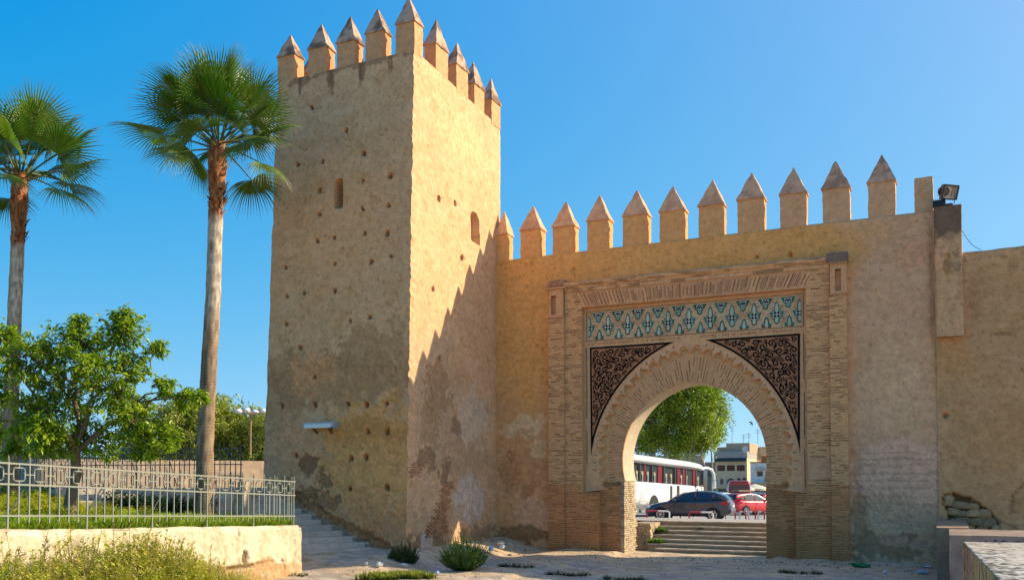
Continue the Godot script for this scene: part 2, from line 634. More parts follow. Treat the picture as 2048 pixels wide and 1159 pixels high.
func make_green() -> void:
	# grass of the garden, denser along the railing
	var places := []
	var colors := []
	for i in 11000:
		var z := rf(-21.6, -9.0)
		var edge := -14.5 + 0.112 * (z + 10.0) if z > -19.0 else -15.5 + (z + 19.0) * 2.09
		var x := edge - 9.0 * pow(rng.randf(), 1.6)
		if x > -14.0: continue
		var n := mid.get_noise_2d(x * 0.8, z * 0.8)
		if n < -0.25 and rng.randf() < 0.6: continue
		places.append(spot(Vector3(x, garden_height(x, z) - 0.02, z), rf(0.6, 1.3) * (1.25 if n > 0.1 else 0.8)))
		colors.append(Color(1, 1, 1).lerp(Color(1.5, 1.25, 0.5), rng.randf() * 0.6))
	tag(many("terrace_grass", leaf_blade(15, 0.21, 0.17, 0.0065, Color(0.15, 0.26, 0.02), Color(0.40, 0.54, 0.05)), M.weed, places, colors), "short bright green grass along the foot of the terrace railing", "grass", "", "stuff")
	# yellow-flowering herbs deeper in the garden on the left
	places = []
	colors = []
	for i in 900:
		var x := rf(-26.0, -15.2)
		var z := rf(-19.0, -9.5)
		var edge := -14.6 + 0.112 * (z + 10.0)
		if x > edge - 0.6: continue
		if mid.get_noise_2d(x * 0.5 + 40.0, z * 0.5) < -0.1: continue
		if z < -15.0 and x > -19.5: continue
		places.append(spot(Vector3(x, garden_height(x, z) - 0.02, z), rf(0.5, 1.1)))
		colors.append(Color(1, 1, 1) * rf(0.8, 1.2))
	tag(many("yellow_wild_flowers", wild_plant(0.5, Color(0.80, 0.60, 0.02), Color(0.22, 0.30, 0.02), Color(0.55, 0.56, 0.04)), M.weed, places, colors), "yellow flowering herbs in the garden behind the citrus trunk", "wildflowers", "", "stuff")
	# dark leafy shrubs at the back of the garden
	places = []
	colors = []
	for i in 420:
		var z := rf(-21.2, -18.0)
		var x := rf(-24.0, -19.6)
		if x > -15.6 + (z + 19.0) * 2.09: continue
		places.append(spot(Vector3(x, garden_height(x, z), z), rf(0.7, 1.2)))
		colors.append(Color(0.6, 0.75, 0.7) * rf(0.7, 1.1))
	tag(many("dark_ground_cover", wild_plant(0.55, Color(0, 0, 0, 0), Color(0.03, 0.07, 0.015), Color(0.06, 0.12, 0.03)), M.weed, places, colors), "dark leafy ground cover before the shaded garden wall", "ground cover", "", "stuff")
	# tall pale weeds before the terrace wall, at the lower left edge
	var kinds := [
		["pale_green_weeds", wild_plant(1.5, Color(0.55, 0.45, 0.10), Color(0.36, 0.36, 0.05), Color(0.72, 0.66, 0.08)), "tall pale yellow-green weeds growing before the terrace wall"],
		["dry_weeds", wild_plant(1.6, Color(0.38, 0.26, 0.10), Color(0.40, 0.30, 0.12), Color(0.55, 0.44, 0.18)), "dry straw-coloured weeds among the green ones before the terrace wall"],
		["low_green_weeds", wild_plant(1.25, Color(0.60, 0.50, 0.03), Color(0.26, 0.36, 0.03), Color(0.58, 0.64, 0.05)), "fresh green weeds at the bottom edge before the terrace wall"]]
	for q in 3:
		places = []
		colors = []
		for i in [300, 80, 330][q]:
			var f := rng.randf()
			var z := lerpf(-8.3, -14.5, f)
			var x := -13.95 + 0.112 * (z + 10.0) + rf(0.35, 2.4)
			var top: float = [0.98, 1.05, 0.96][q] * (1.0 - 0.5 * sstep(0.55, 1.0, f))
			top *= 0.82 + 0.35 * mid.get_noise_2d(x * 0.8 + q * 9.0, z * 0.8) + 0.08
			if x > -13.95 + 0.112 * (z + 10.0) + 1.5: top *= 0.8
			places.append(spot(Vector3(x, 0.0, z), top, 0.2))
			colors.append(Color(1, 1, 1) * rf(0.85, 1.2))
		tag(many(kinds[q][0], kinds[q][1], M.weed, places, colors), kinds[q][2], "weeds", "", "stuff")
	# a low strip of grass at the bottom edge, before the stairs
	places = []
	colors = []
	for i in 420:
		var an := rf(0, TAU)
		var ra := sqrt(rng.randf()) * (0.75 + 0.9 * mid.get_noise_2d(cos(an) * 1.2, sin(an) * 1.2))
		var x := -12.2 + cos(an) * 1.15 * ra
		var z := -18.95 + sin(an) * 0.55 * ra
		places.append(spot(Vector3(x, ground_height(x, z), z), rf(0.6, 1.2)))
		colors.append(Color(1.3, 1.2, 0.6) * rf(0.7, 1.2))
	tag(many("path_edge_grass", leaf_blade(8, 0.20, 0.10, 0.009, Color(0.07, 0.10, 0.012), Color(0.22, 0.26, 0.04)), M.weed, places, colors), "bright low grass at the bottom edge of the picture before the stairs", "grass", "", "stuff")


func make_tufts() -> void:
	var at := [Vector3(-8.83, 0, -21.72), Vector3(-3.56, 0, -24.95), Vector3(-10.6, 0, -22.4), Vector3(-7.2, 0, -21.4), Vector3(-15.3, 0.0, -18.6)]
	var lab := ["wide flat grass tuft on the open path, middle of the ground before the arch", "dark flat grass tuft before the right jamb of the gate", "dark grass tuft beside the broom bush", "small grass tuft at the lower edge of the shaded path", "small green weed at the foot of the terrace corner by the stairs"]
	for i in 5:
		var p := []
		var c := []
		for k in 70:
			var o := Vector3(rf(-0.55, 0.55), 0, rf(-0.2, 0.2))
			var q: Vector3 = at[i] + o
			q.y = ground_height(q.x, q.z) - 0.01 + at[i].y
			p.append(spot(q, rf(0.4, 0.9), 0.5))
			c.append(Color(1, 1, 1) * rf(0.6, 1.1))
		var t := thing("grass_tuft", lab[i], "grass tuft", Vector3.ZERO, 0.0, "grass tufts on the path")
		many("blades", leaf_blade(7, 0.16, 0.14, 0.008, Color(0.035, 0.06, 0.012), Color(0.07, 0.11, 0.02)), M.weed, p, c, t)


# ---------------------------------------------------------------- plastered walls
const OCHRE := Color(0.880, 0.441, 0.141)
const BUFF := Color(0.81, 0.48, 0.25)

func plaster_tone(base: Color, x: float, y: float, strength := 1.0) -> Color:
	var b := big.get_noise_2d(x, y)
	var m := mid.get_noise_2d(x, y)
	var f := fine.get_noise_2d(x, y)
	var c := base * (1.0 + strength * (0.10 * b + 0.13 * m + 0.10 * f))
	c = c.lerp(Color(base.r * 0.80, base.g * 0.74, base.b * 0.66), strength * 0.6 * sstep(0.18, 0.38, m + 0.35 * f))
	c = c.lerp(Color(base.r * 1.10, base.g * 1.13, base.b * 1.2), strength * 0.55 * sstep(0.16, 0.36, mid.get_noise_2d(x * 0.7 + 31.0, y * 0.9) + 0.2 * f))
	if f > 0.33:
		c = c * (1.0 - 0.9 * (f - 0.33))
	return c


func plaster_relief(x: float, y: float) -> float:
	return 0.028 * big.get_noise_2d(x, y) + 0.016 * mid.get_noise_2d(x + 7.0, y) + 0.007 * fine.get_noise_2d(x, y + 3.0)


# an irregular patch: plaster gone, repaired, stained or washed; q is below 1 inside it
func patch(s: Sheet, c: Vector2, r: Vector2, depth: float, colour: Color, amount: float, edge := 0.12, rag := 0.45, rough := 0.0, flow := 0.0) -> void:
	var reach := 1.0 + rag
	for k in s.at.size():
		var p := s.at[k]
		if absf(p.y - c.y) > r.y * reach or absf(p.x - c.x) > r.x * reach:
			continue
		var q := Vector2((p.x - c.x) / r.x, (p.y - c.y) / r.y).length()
		q += rag * (0.8 * mid.get_noise_2d(p.x * 1.3 + c.x * 3.0, p.y * (1.3 - flow)) + 0.4 * fine.get_noise_2d(p.x * 0.9, p.y * 0.9))
		var t := 1.0 - smoothstep(1.0 - edge, 1.0, q)
		if t <= 0.0:
			continue
		var f := fine.get_noise_2d(p.x * 1.4 + 5.0, p.y * 1.4)
		var cc := colour * (1.0 + 0.30 * f + 0.22 * mid.get_noise_2d(p.x * 2.0, p.y * 2.0))
		s.col[k] = s.col[k].lerp(cc, t * amount)
		s.off[k] -= depth * t * (0.75 + 0.5 * f) - rough * t * f


func hole(s: Sheet, x: float, y: float, r: float, depth := 0.2) -> void:   # a putlog hole with a chipped rim
	for k in s.at.size():
		var p := s.at[k]
		if absf(p.y - y) > r * 2.2 or absf(p.x - x) > r * 2.2:
			continue
		var d := maxf(absf(p.x - x) * 1.05, absf(p.y - y)) * 0.6 + Vector2(p.x - x, p.y - y).length() * 0.4
		d += 0.03 * fine.get_noise_2d(p.x * 2.0 + x * 7.0, p.y * 2.0)
		if d < r:
			s.off[k] -= depth
		elif d < r * 1.35:
			s.off[k] -= 0.012
			s.col[k] = s.col[k].lerp(Color(0.496, 0.237, 0.100), 0.4)


func crack(s: Sheet, pts: Array, w: float, depth: float, tone := 0.55) -> void:
	for n in pts.size() - 1:
		var a: Vector2 = pts[n]
		var b: Vector2 = pts[n + 1]
		var lo := Vector2(minf(a.x, b.x), minf(a.y, b.y)) - Vector2.ONE * w * 2.0
		var hi := Vector2(maxf(a.x, b.x), maxf(a.y, b.y)) + Vector2.ONE * w * 2.0
		for k in s.at.size():
			var p := s.at[k]
			if p.x < lo.x or p.y < lo.y or p.x > hi.x or p.y > hi.y: continue
			var d := p.distance_to(Geometry2D.get_closest_point_to_segment(p, a, b))
			d += w * 0.6 * fine.get_noise_2d(p.x * 3.0, p.y * 3.0)
			if d < w:
				s.off[k] -= depth * (1.0 - d / w)
				s.col[k] = s.col[k].lerp(Color(0.191, 0.088, 0.037), tone * (1.0 - 0.5 * d / w))


# ---------------------------------------------------------------- merlons with pyramid caps
func rough_quad(mb: MB, a: Vector3, b: Vector3, d: Vector3, e: Vector3, nx: int, ny: int, amp: float, col: Color, seed_: Vector3, dirt: Color, dirt_amount: float) -> void:
	var g := []
	var cc := []
	for j in ny + 1:
		for i in nx + 1:
			var p := a.lerp(b, float(i) / nx).lerp(e.lerp(d, float(i) / nx), float(j) / ny)
			var w := p + seed_
			p += Vector3(mid.get_noise_3dv(w * 2.2), mid.get_noise_3dv(w * 2.2 + Vector3(50, 0, 0)), mid.get_noise_3dv(w * 2.2 + Vector3(0, 50, 0))) * amp + Vector3(fine.get_noise_3dv(w), 0.0, fine.get_noise_3dv(w + Vector3(9, 9, 9))) * amp * 0.35
			g.append(p)
			var f := mid.get_noise_3dv(w * 1.6)
			var h := fine.get_noise_3dv(w * 1.3)
			var c := col * (1.0 + 0.16 * f + 0.16 * h)
			cc.append(c.lerp(dirt, dirt_amount * sstep(-0.05, 0.3, f + 0.5 * h)))
	for j in ny:
		for i in nx:
			var k := j * (nx + 1) + i
			var m: Vector3 = (g[k + 1] - g[k]).cross(g[k + nx + 1] - g[k]).normalized()
			mb.tri_s(g[k], g[k + 1], g[k + nx + 2], m, m, m, cc[k], cc[k + 1], cc[k + nx + 2])
			mb.tri_s(g[k], g[k + nx + 2], g[k + nx + 1], m, m, m, cc[k], cc[k + nx + 2], cc[k + nx + 1])


func rough_box(mb: MB, lo: Vector3, hi: Vector3, step: float, amp: float, col: Color, seed_: Vector3, dirt := Color(0.239, 0.132, 0.067), da := 0.0, bottom := false) -> void:
	var x := maxi(1, int((hi.x - lo.x) / step))
	var y := maxi(1, int((hi.y - lo.y) / step))
	var z := maxi(1, int((hi.z - lo.z) / step))
	var p := func(i: int, j: int, k: int) -> Vector3: return Vector3(hi.x if i else lo.x, hi.y if j else lo.y, hi.z if k else lo.z)
	rough_quad(mb, p.call(0, 0, 1), p.call(1, 0, 1), p.call(1, 1, 1), p.call(0, 1, 1), x, y, amp, col, seed_, dirt, da)
	rough_quad(mb, p.call(1, 0, 0), p.call(0, 0, 0), p.call(0, 1, 0), p.call(1, 1, 0), x, y, amp, col, seed_, dirt, da)
	rough_quad(mb, p.call(1, 0, 1), p.call(1, 0, 0), p.call(1, 1, 0), p.call(1, 1, 1), z, y, amp, col, seed_, dirt, da)
	rough_quad(mb, p.call(0, 0, 0), p.call(0, 0, 1), p.call(0, 1, 1), p.call(0, 1, 0), z, y, amp, col, seed_, dirt, da)
	rough_quad(mb, p.call(0, 1, 1), p.call(1, 1, 1), p.call(1, 1, 0), p.call(0, 1, 0), x, z, amp, col, seed_, dirt, da)
	if bottom:
		rough_quad(mb, p.call(0, 0, 0), p.call(1, 0, 0), p.call(1, 0, 1), p.call(0, 0, 1), x, z, amp, col, seed_, dirt, da)


func merlon(parent: Node3D, lo: Vector3, hi: Vector3, cap: float, col: Color, cap_col: Color, cap_dirt: Color, dirt_amount: float, mat: Material) -> void:
	var sd := Vector3(0, 0, 0)
	cap *= rf(0.95, 1.05)
	hi += Vector3(rf(-0.02, 0.02), rf(-0.04, 0.04), 0)
	lo.x += rf(-0.02, 0.02)
	var mb := MB.new()
	rough_box(mb, lo, hi, 0.10, 0.022, col, sd, Color(col.r * 0.6, col.g * 0.56, col.b * 0.5), 0.3)
	var o := put("merlon", mb.mesh(), mat, parent)
	if cap <= 0.0:
		return
	var cb := MB.new()
	var e := 0.035
	var a := Vector3(lo.x - e, hi.y, hi.z + e)
	var b := Vector3(hi.x + e, hi.y, hi.z + e)
	var c := Vector3(hi.x + e, hi.y, lo.z - e)
	var d := Vector3(lo.x - e, hi.y, lo.z - e)
	var l := Vector3(0, 0.035, 0)
	var tip := (lo + hi) * 0.5
	tip = Vector3(tip.x + rf(-0.03, 0.03), hi.y + cap, tip.z)
	var ring := [a, b, c, d]
	for k in 4:
		var p: Vector3 = ring[k]
		var q: Vector3 = ring[(k + 1) % 4]
		rough_quad(cb, p, q, q + l, p + l, 6, 1, 0.02, cap_col, sd, cap_dirt, dirt_amount)
		var t0 := tip + (p - Vector3(tip.x, p.y, tip.z)) * 0.035
		var t1 := tip + (q - Vector3(tip.x, q.y, tip.z)) * 0.035
		rough_quad(cb, p + l, q + l, t1, t0, 6, 8, 0.028, cap_col, sd, cap_dirt, dirt_amount)
	cb.quad(d, c, b, a, cap_col)
	put("merlon_cap", cb.mesh(), mat, o)


# ---------------------------------------------------------------- the tower
func tower_front_z(y: float) -> float:
	return -22.84 - 0.022 * (y - 0.38)


func tower_left_x(y: float) -> float:
	return -19.84 + 0.0155 * y


func tower_top(z: float) -> float:
	return 15.42 + (z + 23.18) * 0.052


func tower_corner(y: float) -> float:   # the worn corner wanders a little
	return 0.045 * mid.get_noise_2d(4.0, y * 1.1) + 0.03 * fine.get_noise_2d(2.0, y * 0.8)


func make_tower() -> void:
	var t := thing("crenellated_tower", "tall square tan plaster tower with pointed merlons and rows of small holes", "tower")
	var w := 132
	var h := 370
	var s := Sheet.new()
	s.start(w, h)
	for j in h:
		var y := lerpf(-0.1, 15.42, float(mini(j, h - 2)) / (h - 2))
		var xl := tower_left_x(y) + 0.05 * big.get_noise_2d(3.0, y * 1.5) + 0.03 * mid.get_noise_2d(9.0, y * 1.2)
		for i in w:
			var x := lerpf(xl, -14.39 + tower_corner(y), float(maxi(i, 1) - 1) / (w - 2))
			var k := j * w + i
			s.at[k] = Vector2(x, y)
			var base := BUFF
			s.col[k] = plaster_tone(base, x, y)
			s.off[k] = plaster_relief(x, y)
	# old washes and damp patches low on the face
	patch(s, Vector2(-16.9, 5.5), Vector2(3.6, 1.0), 0.0, Color(0.530, 0.270, 0.119), 0.7, 0.3, 0.9)
	patch(s, Vector2(-19.2, 5.2), Vector2(1.0, 1.7), 0.0, Color(0.530, 0.288, 0.136), 0.6, 0.35, 0.8)
	patch(s, Vector2(-15.6, 6.2), Vector2(1.6, 1.0), 0.0, Color(0.530, 0.288, 0.136), 0.65, 0.25, 0.9)
	patch(s, Vector2(-18.0, 5.8), Vector2(0.9, 0.7), 0.004, Color(0.865, 0.397, 0.169), 0.7, 0.15, 0.6)
	patch(s, Vector2(-15.7, 2.9), Vector2(2.2, 2.2), 0.0, Color(0.880, 0.413, 0.119), 0.75, 0.3, 0.6)
	patch(s, Vector2(-15.9, 3.9), Vector2(1.5, 0.5), 0.0, Color(0.684, 0.292, 0.087), 0.6, 0.25, 0.9)
	patch(s, Vector2(-14.8, 4.1), Vector2(0.5, 1.3), 0.0, Color(0.727, 0.324, 0.103), 0.5, 0.3, 0.8)
	patch(s, Vector2(-18.8, 3.0), Vector2(1.3, 1.5), 0.0, Color(0.880, 0.421, 0.198), 0.65, 0.3, 0.6)
	patch(s, Vector2(-16.9, 1.5), Vector2(2.6, 0.7), 0.0, Color(0.794, 0.348, 0.142), 0.6, 0.35, 0.8)
	patch(s, Vector2(-15.0, 0.9), Vector2(1.3, 0.7), 0.0, Color(0.727, 0.308, 0.119), 0.65, 0.3, 0.8)
	# plaster that has fallen off
	patch(s, Vector2(-18.05, 2.92), Vector2(0.36, 0.38), 0.05, Color(0.263, 0.114, 0.052), 0.70, 0.1, 0.9, 0.03)
	patch(s, Vector2(-17.45, 2.45), Vector2(0.26, 0.34), 0.05, Color(0.287, 0.132, 0.060), 0.66, 0.1, 0.9, 0.03)
	patch(s, Vector2(-18.2, 1.95), Vector2(0.5, 0.3), 0.05, Color(0.298, 0.141, 0.060), 0.66, 0.1, 1.0, 0.03)
	patch(s, Vector2(-17.4, 1.75), Vector2(0.6, 0.28), 0.04, Color(0.322, 0.150, 0.067), 0.62, 0.12, 1.0, 0.03)
	patch(s, Vector2(-18.9, 2.0), Vector2(0.5, 0.55), 0.04, Color(0.322, 0.158, 0.074), 0.62, 0.15, 1.0, 0.03)
	patch(s, Vector2(-15.9, 0.52), Vector2(0.6, 0.22), 0.06, Color(0.322, 0.132, 0.052), 0.70, 0.1, 0.9, 0.04)
	# torn foot of the plaster above the stairs
	for k in range(0, 16):
		var x := -14.9 - k * 0.26
		patch(s, Vector2(x, 0.28 + (-14.99 - x) * 0.41 + 0.12), Vector2(0.24, 0.16), 0.05, Color(0.496, 0.226, 0.091), 0.85, 0.12, 0.9, 0.02)
	# black run-off streaks under the gaps of the parapet
	for x in [-18.68, -17.5, -17.42, -16.35, -16.25, -15.28, -15.2]:
		patch(s, Vector2(x, 15.2), Vector2(rf(0.05, 0.13), rf(0.3, 0.8)), 0.0, Color(0.191, 0.106, 0.052), 0.7, 0.5, 0.7, 0.0, 1.1)
	patch(s, Vector2(-16.4, 15.4), Vector2(2.4, 0.16), 0.0, Color(0.287, 0.158, 0.082), 0.6, 0.4, 0.9)
	patch(s, Vector2(-18.7, 15.3), Vector2(0.5, 0.2), 0.0, Color(0.239, 0.132, 0.067), 0.6, 0.4, 0.9)
	var holes := [-18.2, 14.34, -16.84, 13.35, -16.17, 12.52, -17.73, 12.5, -18.72, 12.55, -15.18, 11.66, -16.17, 11.67, -17.84, 11.59, -15.22, 10.76, -16.16, 10.78, -17.81, 10.82, -17.86, 9.97, -17.21, 10.0, -16.07, 9.99, -15.25, 9.9, -17.17, 9.17, -15.8, 9.09, -15.1, 9.18, -19.09, 9.24, -19.02, 8.31, -18.34, 8.35, -17.16, 8.32, -16.55, 7.34, -15.83, 7.39]
	holes += [-19.03, 7.41, -18.46, 6.62, -17.85, 5.66, -19.1, 4.79, -17.82, 4.78, -16.57, 4.76, -15.9, 4.72, -15.17, 4.73, -15.83, 3.9, -15.14, 3.88, -15.88, 3.13, -16.43, 3.09, -18.53, 3.22, -16.44, 2.17, -15.1, 2.21]
	for k in range(0, holes.size(), 2):
		hole(s, holes[k], holes[k + 1], rf(0.042, 0.066) if holes[k + 1] > 5.0 else rf(0.05, 0.075), rf(0.4, 0.6))
	# the arrow slit with its rounded head
	for k in s.at.size():
		var p := s.at[k]
		var dx := absf(p.x + 17.08)
		if p.y > 10.93 and p.y < 11.82 and dx < 0.15 and (p.y < 11.68 or Vector2(dx, p.y - 11.68).length() < 0.15):
			s.off[k] -= 1.1
	put("front_face", s.mesh(func(p: Vector2, o: float) -> Vector3: return Vector3(p.x, p.y, tower_front_z(p.y) + o)), M.plaster, t)

	# the side that looks at the gate, in the sun
	w = 156
	var r := Sheet.new()
	r.start(w, h)
	for j in h:
		var yy := lerpf(-0.1, 1.0, 0.0)
		for i in w:
			var f := float(i) / (w - 1)
			var z := lerpf(-22.84, -29.05, f)
			var y := lerpf(-0.1, tower_top(z), float(mini(j, h - 2)) / (h - 2))
			z = lerpf(tower_front_z(y), -29.05, f)
			var k := j * w + i
			r.at[k] = Vector2(z, y)
			r.col[k] = plaster_tone(BUFF, z + 60.0, y, 1.0)
			r.off[k] = plaster_relief(z + 60.0, y) + yy * 0.0
			var edge := sstep(0.07, 0.0, f)
			r.off[k] = lerpf(r.off[k], tower_corner(y), edge)
	patch(r, Vector2(-26.5, 13.8), Vector2(2.4, 1.0), 0.0, Color(0.860, 0.580, 0.295), 0.4, 0.5, 0.9)
	patch(r, Vector2(-24.3, 5.4), Vector2(1.9, 2.2), 0.0, Color(0.608, 0.410, 0.241), 0.62, 0.35, 0.8)
	patch(r, Vector2(-26.0, 3.2), Vector2(2.6, 1.0), 0.0, Color(0.547, 0.361, 0.208), 0.6, 0.35, 0.8)
	patch(r, Vector2(-27.6, 4.8), Vector2(1.0, 0.6), 0.0, Color(0.516, 0.354, 0.214), 0.6, 0.4, 0.9)
	patch(r, Vector2(-27.0, 4.5), Vector2(1.3, 1.1), 0.0, Color(0.789, 0.594, 0.403), 0.6, 0.3, 0.7)
	patch(r, Vector2(-24.75, 5.2), Vector2(0.75, 1.05), 0.035, Color(0.471, 0.269, 0.134), 0.70, 0.07, 0.8, 0.02)
	patch(r, Vector2(-24.2, 4.2), Vector2(0.5, 0.9), 0.03, Color(0.501, 0.297, 0.147), 0.62, 0.1, 0.9, 0.02)
	patch(r, Vector2(-25.9, 4.15), Vector2(0.35, 0.3), 0.03, Color(0.286, 0.162, 0.081), 0.66, 0.1, 0.8, 0.02)
	patch(r, Vector2(-24.0, 3.1), Vector2(0.5, 0.35), 0.04, Color(0.296, 0.171, 0.090), 0.66, 0.1, 0.9, 0.03)
	patch(r, Vector2(-25.1, 2.75), Vector2(0.4, 0.4), 0.035, Color(0.286, 0.162, 0.081), 0.66, 0.1, 0.9, 0.03)
	patch(r, Vector2(-26.75, 1.75), Vector2(1.15, 0.85), -0.012, Color(0.712, 0.552, 0.416), 0.9, 0.08, 0.35)
	patch(r, Vector2(-24.9, 1.0), Vector2(2.3, 0.7), 0.03, Color(0.547, 0.354, 0.201), 0.58, 0.15, 0.9, 0.02)
	patch(r, Vector2(-24.2, 0.55), Vector2(1.6, 0.35), 0.02, Color(0.204, 0.123, 0.063), 0.7, 0.3, 0.9, 0.02)
	patch(r, Vector2(-24.05, 0.6), Vector2(0.42, 0.36), -0.01, Color(0.669, 0.509, 0.416), 0.85, 0.1, 0.5)
	patch(r, Vector2(-27.6, 0.6), Vector2(1.6, 0.35), 0.03, Color(0.224, 0.133, 0.073), 0.55, 0.3, 0.9, 0.03)
	for q in [[-24.7, 11.31], [-25.73, 11.44], [-24.34, 8.37], [-26.25, 9.76], [-24.79, 6.28]]:
		hole(r, q[0], q[1], 0.07, 0.3)
	patch(r, Vector2(-26.25, 9.76), Vector2(0.2, 0.12), 0.05, Color(0.448, 0.290, 0.154), 0.62)
	# the blind window
	for k in r.at.size():
		var p := r.at[k]
		var dx := absf(p.x + 27.13)
		if p.y > 10.5 and p.y < 11.5 and dx < 0.3 and (p.y < 11.22 or Vector2(dx, p.y - 11.22).length() < 0.3):
			r.off[k] -= 0.26
			r.col[k] = r.col[k].lerp(Color(0.684, 0.441, 0.220), 0.5)
	put("gate_side_face", r.mesh(func(p: Vector2, o: float) -> Vector3: return Vector3(-14.39 + o, p.y, p.x)), M.plaster, t)

	# the masonry behind both faces, closed at the back and top
	var core := MB.new()
	var c := []
	for y in [-0.3, 15.3]:
		var e := 0.06
		c.append([Vector3(tower_left_x(y) + e * 0.2, y, tower_front_z(y) - 1.3), Vector3(-14.39 - 0.5, y, tower_front_z(y) - 1.3), Vector3(-14.39 - 0.5, y, -29.1), Vector3(tower_left_x(y) + e * 0.2, y, -29.1)])
	for k in 4:
		var q: int = (k + 1) % 4
		core.quad(c[0][k], c[0][q], c[1][q], c[1][k], BUFF)
	put("masonry_core", core.mesh(), M.plaster, t)
	# left flank and parapet top, out to the faces
	var fl := MB.new()
	for k in 30:
		var y0 := lerpf(-0.1, 15.42, k / 30.0)
		var y1 := lerpf(-0.1, 15.42, (k + 1) / 30.0)
		fl.quad(Vector3(tower_left_x(y0) + 0.02, y0, -29.1), Vector3(tower_left_x(y0) + 0.02, y0, tower_front_z(y0) - 0.02), Vector3(tower_left_x(y1) + 0.02, y1, tower_front_z(y1) - 0.02), Vector3(tower_left_x(y1) + 0.02, y1, -29.1), plaster_tone(BUFF, k * 0.5, 3.0))
	fl.quad(Vector3(-19.59, tower_top(-23.2), -23.2), Vector3(-14.41, tower_top(-23.2), -23.2), Vector3(-14.41, tower_top(-29.1), -29.1), Vector3(-19.59, tower_top(-29.1), -29.1), Color(0.496, 0.280, 0.145))
	fl.quad(Vector3(-14.40, -0.1, -29.06), Vector3(-19.86, -0.1, -29.06), Vector3(-19.59, 15.1, -29.06), Vector3(-14.40, 15.1, -29.06), BUFF)
	put("flank", fl.mesh(), M.plaster, t)

	var body := Color(0.758, 0.410, 0.199)
	var cap := Color(0.643, 0.419, 0.290)
	var grime := Color(0.155, 0.102, 0.067)
	for q in [[-19.36, -18.93, 16.24, 0.84], [-18.37, -17.68, 16.22, 0.88], [-17.25, -16.56, 16.23, 0.90], [-16.15, -15.52, 16.27, 0.90], [-15.05, -14.39, 16.33, 0.95]]:
		var x0: float = q[0] if q[0] > -19.3 else -19.6
		merlon(t, Vector3(x0, 15.36, -23.66), Vector3(q[1], q[2], -23.18), q[3], body, cap, grime, 0.85, M.plaster)
	for q in [[-24.48, -25.25, 16.19, 0.94], [-25.81, -26.6, 16.11, 0.93], [-27.1, -27.83, 16.0, 0.93], [-28.33, -29.02, 15.9, 0.93]]:
		merlon(t, Vector3(-14.7 - 0.12, tower_top(q[1]) - 0.08, q[1]), Vector3(-14.39, q[2], q[0]), q[3], body, cap, grime, 0.85, M.plaster)
	for q in [[-19.5, -24.2], [-19.5, -25.5], [-19.5, -26.8]]:
		merlon(t, Vector3(-19.45, tower_top(q[1] - 0.7) - 0.1, q[1] - 0.7), Vector3(-19.03, 16.05, q[1]), 0.9, body, cap, grime, 0.85, M.plaster)
	for x in [-18.4, -17.2, -15.95]:
		merlon(t, Vector3(x, 15.05, -29.05), Vector3(x + 0.7, 15.9, -28.6), 0.9, body, cap, grime, 0.85, M.plaster)
	# bricks laid bare where the plaster has gone, low on the sunny side
	var bk := MB.new()
	for j in 26:
		var y := 0.72 + j * 0.066
		for i in 9:
			var z := -24.05 - i * 0.235 - 0.11 * (j % 2)
			var mid_z := -24.2 - 0.55 * (y - 0.72)
			if absf(z - mid_z + 0.3) > 0.36 + 0.42 * sstep(1.5, 0.7, y) + rf(-0.1, 0.1): continue
			bk.box(Transform3D(Basis(), Vector3(-14.39 + rf(-0.012, 0.006), y, z)), Vector3(0.06, 0.05, rf(0.19, 0.22)), Color(0.613, 0.302, 0.145) * rf(0.7, 1.1), 0.008)
	for j in 7:
		for i in 3:
			if rng.randf() < 0.25: continue
			bk.box(Transform3D(Basis(), Vector3(-14.39 + rf(-0.015, 0.004), 2.55 + j * 0.068, -23.1 - i * 0.23 - 0.1 * (j % 2))), Vector3(0.06, 0.05, 0.21), Color(0.613, 0.312, 0.154) * rf(0.7, 1.1), 0.008)
	put("bare_brickwork", bk.mesh(), M.brick, t, "stuff")


func make_tower_light() -> void:
	var l := thing("tube_light", "white fluorescent tube fitting on brackets low on the shaded tower face", "wall light", Vector3(-17.46, 4.1, -22.9))
	var mb := MB.new()
	mb.box(Transform3D(Basis(), Vector3(0, 0.03, 0.16)), Vector3(1.2, 0.16, 0.17), Color(0.55, 0.56, 0.52), 0.02)
	put("housing", mb.mesh(), M.plastic, l)
	mb = MB.new()
	mb.box(Transform3D(Basis(), Vector3(-0.04, -0.005, 0.255)), Vector3(1.0, 0.13, 0.05), Color(0.80, 0.82, 0.78), 0.02)
	put("diffuser", mb.mesh(), M.lens, l)
	mb = MB.new()
	mb.box(Transform3D(Basis(), Vector3(0.6, -0.01, 0.17)), Vector3(0.05, 0.22, 0.24), Color(0.30, 0.31, 0.29), 0.015)
	put("end_cap", mb.mesh(), M.plastic, l)
	for x in [-0.25, 0.32]:
		mb = MB.new()
		mb.bar(Vector3(x, -0.22, -0.04), Vector3(x, -0.05, 0.2), 0.05, 0.03, Color(0.07, 0.05, 0.04))
		mb.bar(Vector3(x, -0.05, -0.05), Vector3(x, -0.05, 0.22), 0.05, 0.03, Color(0.07, 0.05, 0.04), Vector3.RIGHT)
		put("bracket", mb.mesh(), M.iron, l)


# ---------------------------------------------------------------- the wall with the gate
const WALL_Z := -28.72
const ARCH_X := -7.43
const ARCH_Y := 3.08

func arch_line(half: float, e: float, low: float, n: int) -> PackedVector2Array:   # pointed horseshoe, from the left foot over the top to the right foot
	var r := half + e
	var a := PackedVector2Array()
	var from := PI - asin((low - ARCH_Y) / r)
	var to := PI - acos(e / r)
	to = acos(-e / r)
	for k in n + 1:
		var t := lerpf(from, to, float(k) / n)
		a.append(Vector2(ARCH_X + e + r * cos(t), ARCH_Y + r * sin(t)))
	for k in range(n - 1, -1, -1):
		a.append(Vector2(2.0 * ARCH_X - a[k].x, a[k].y))
	return a


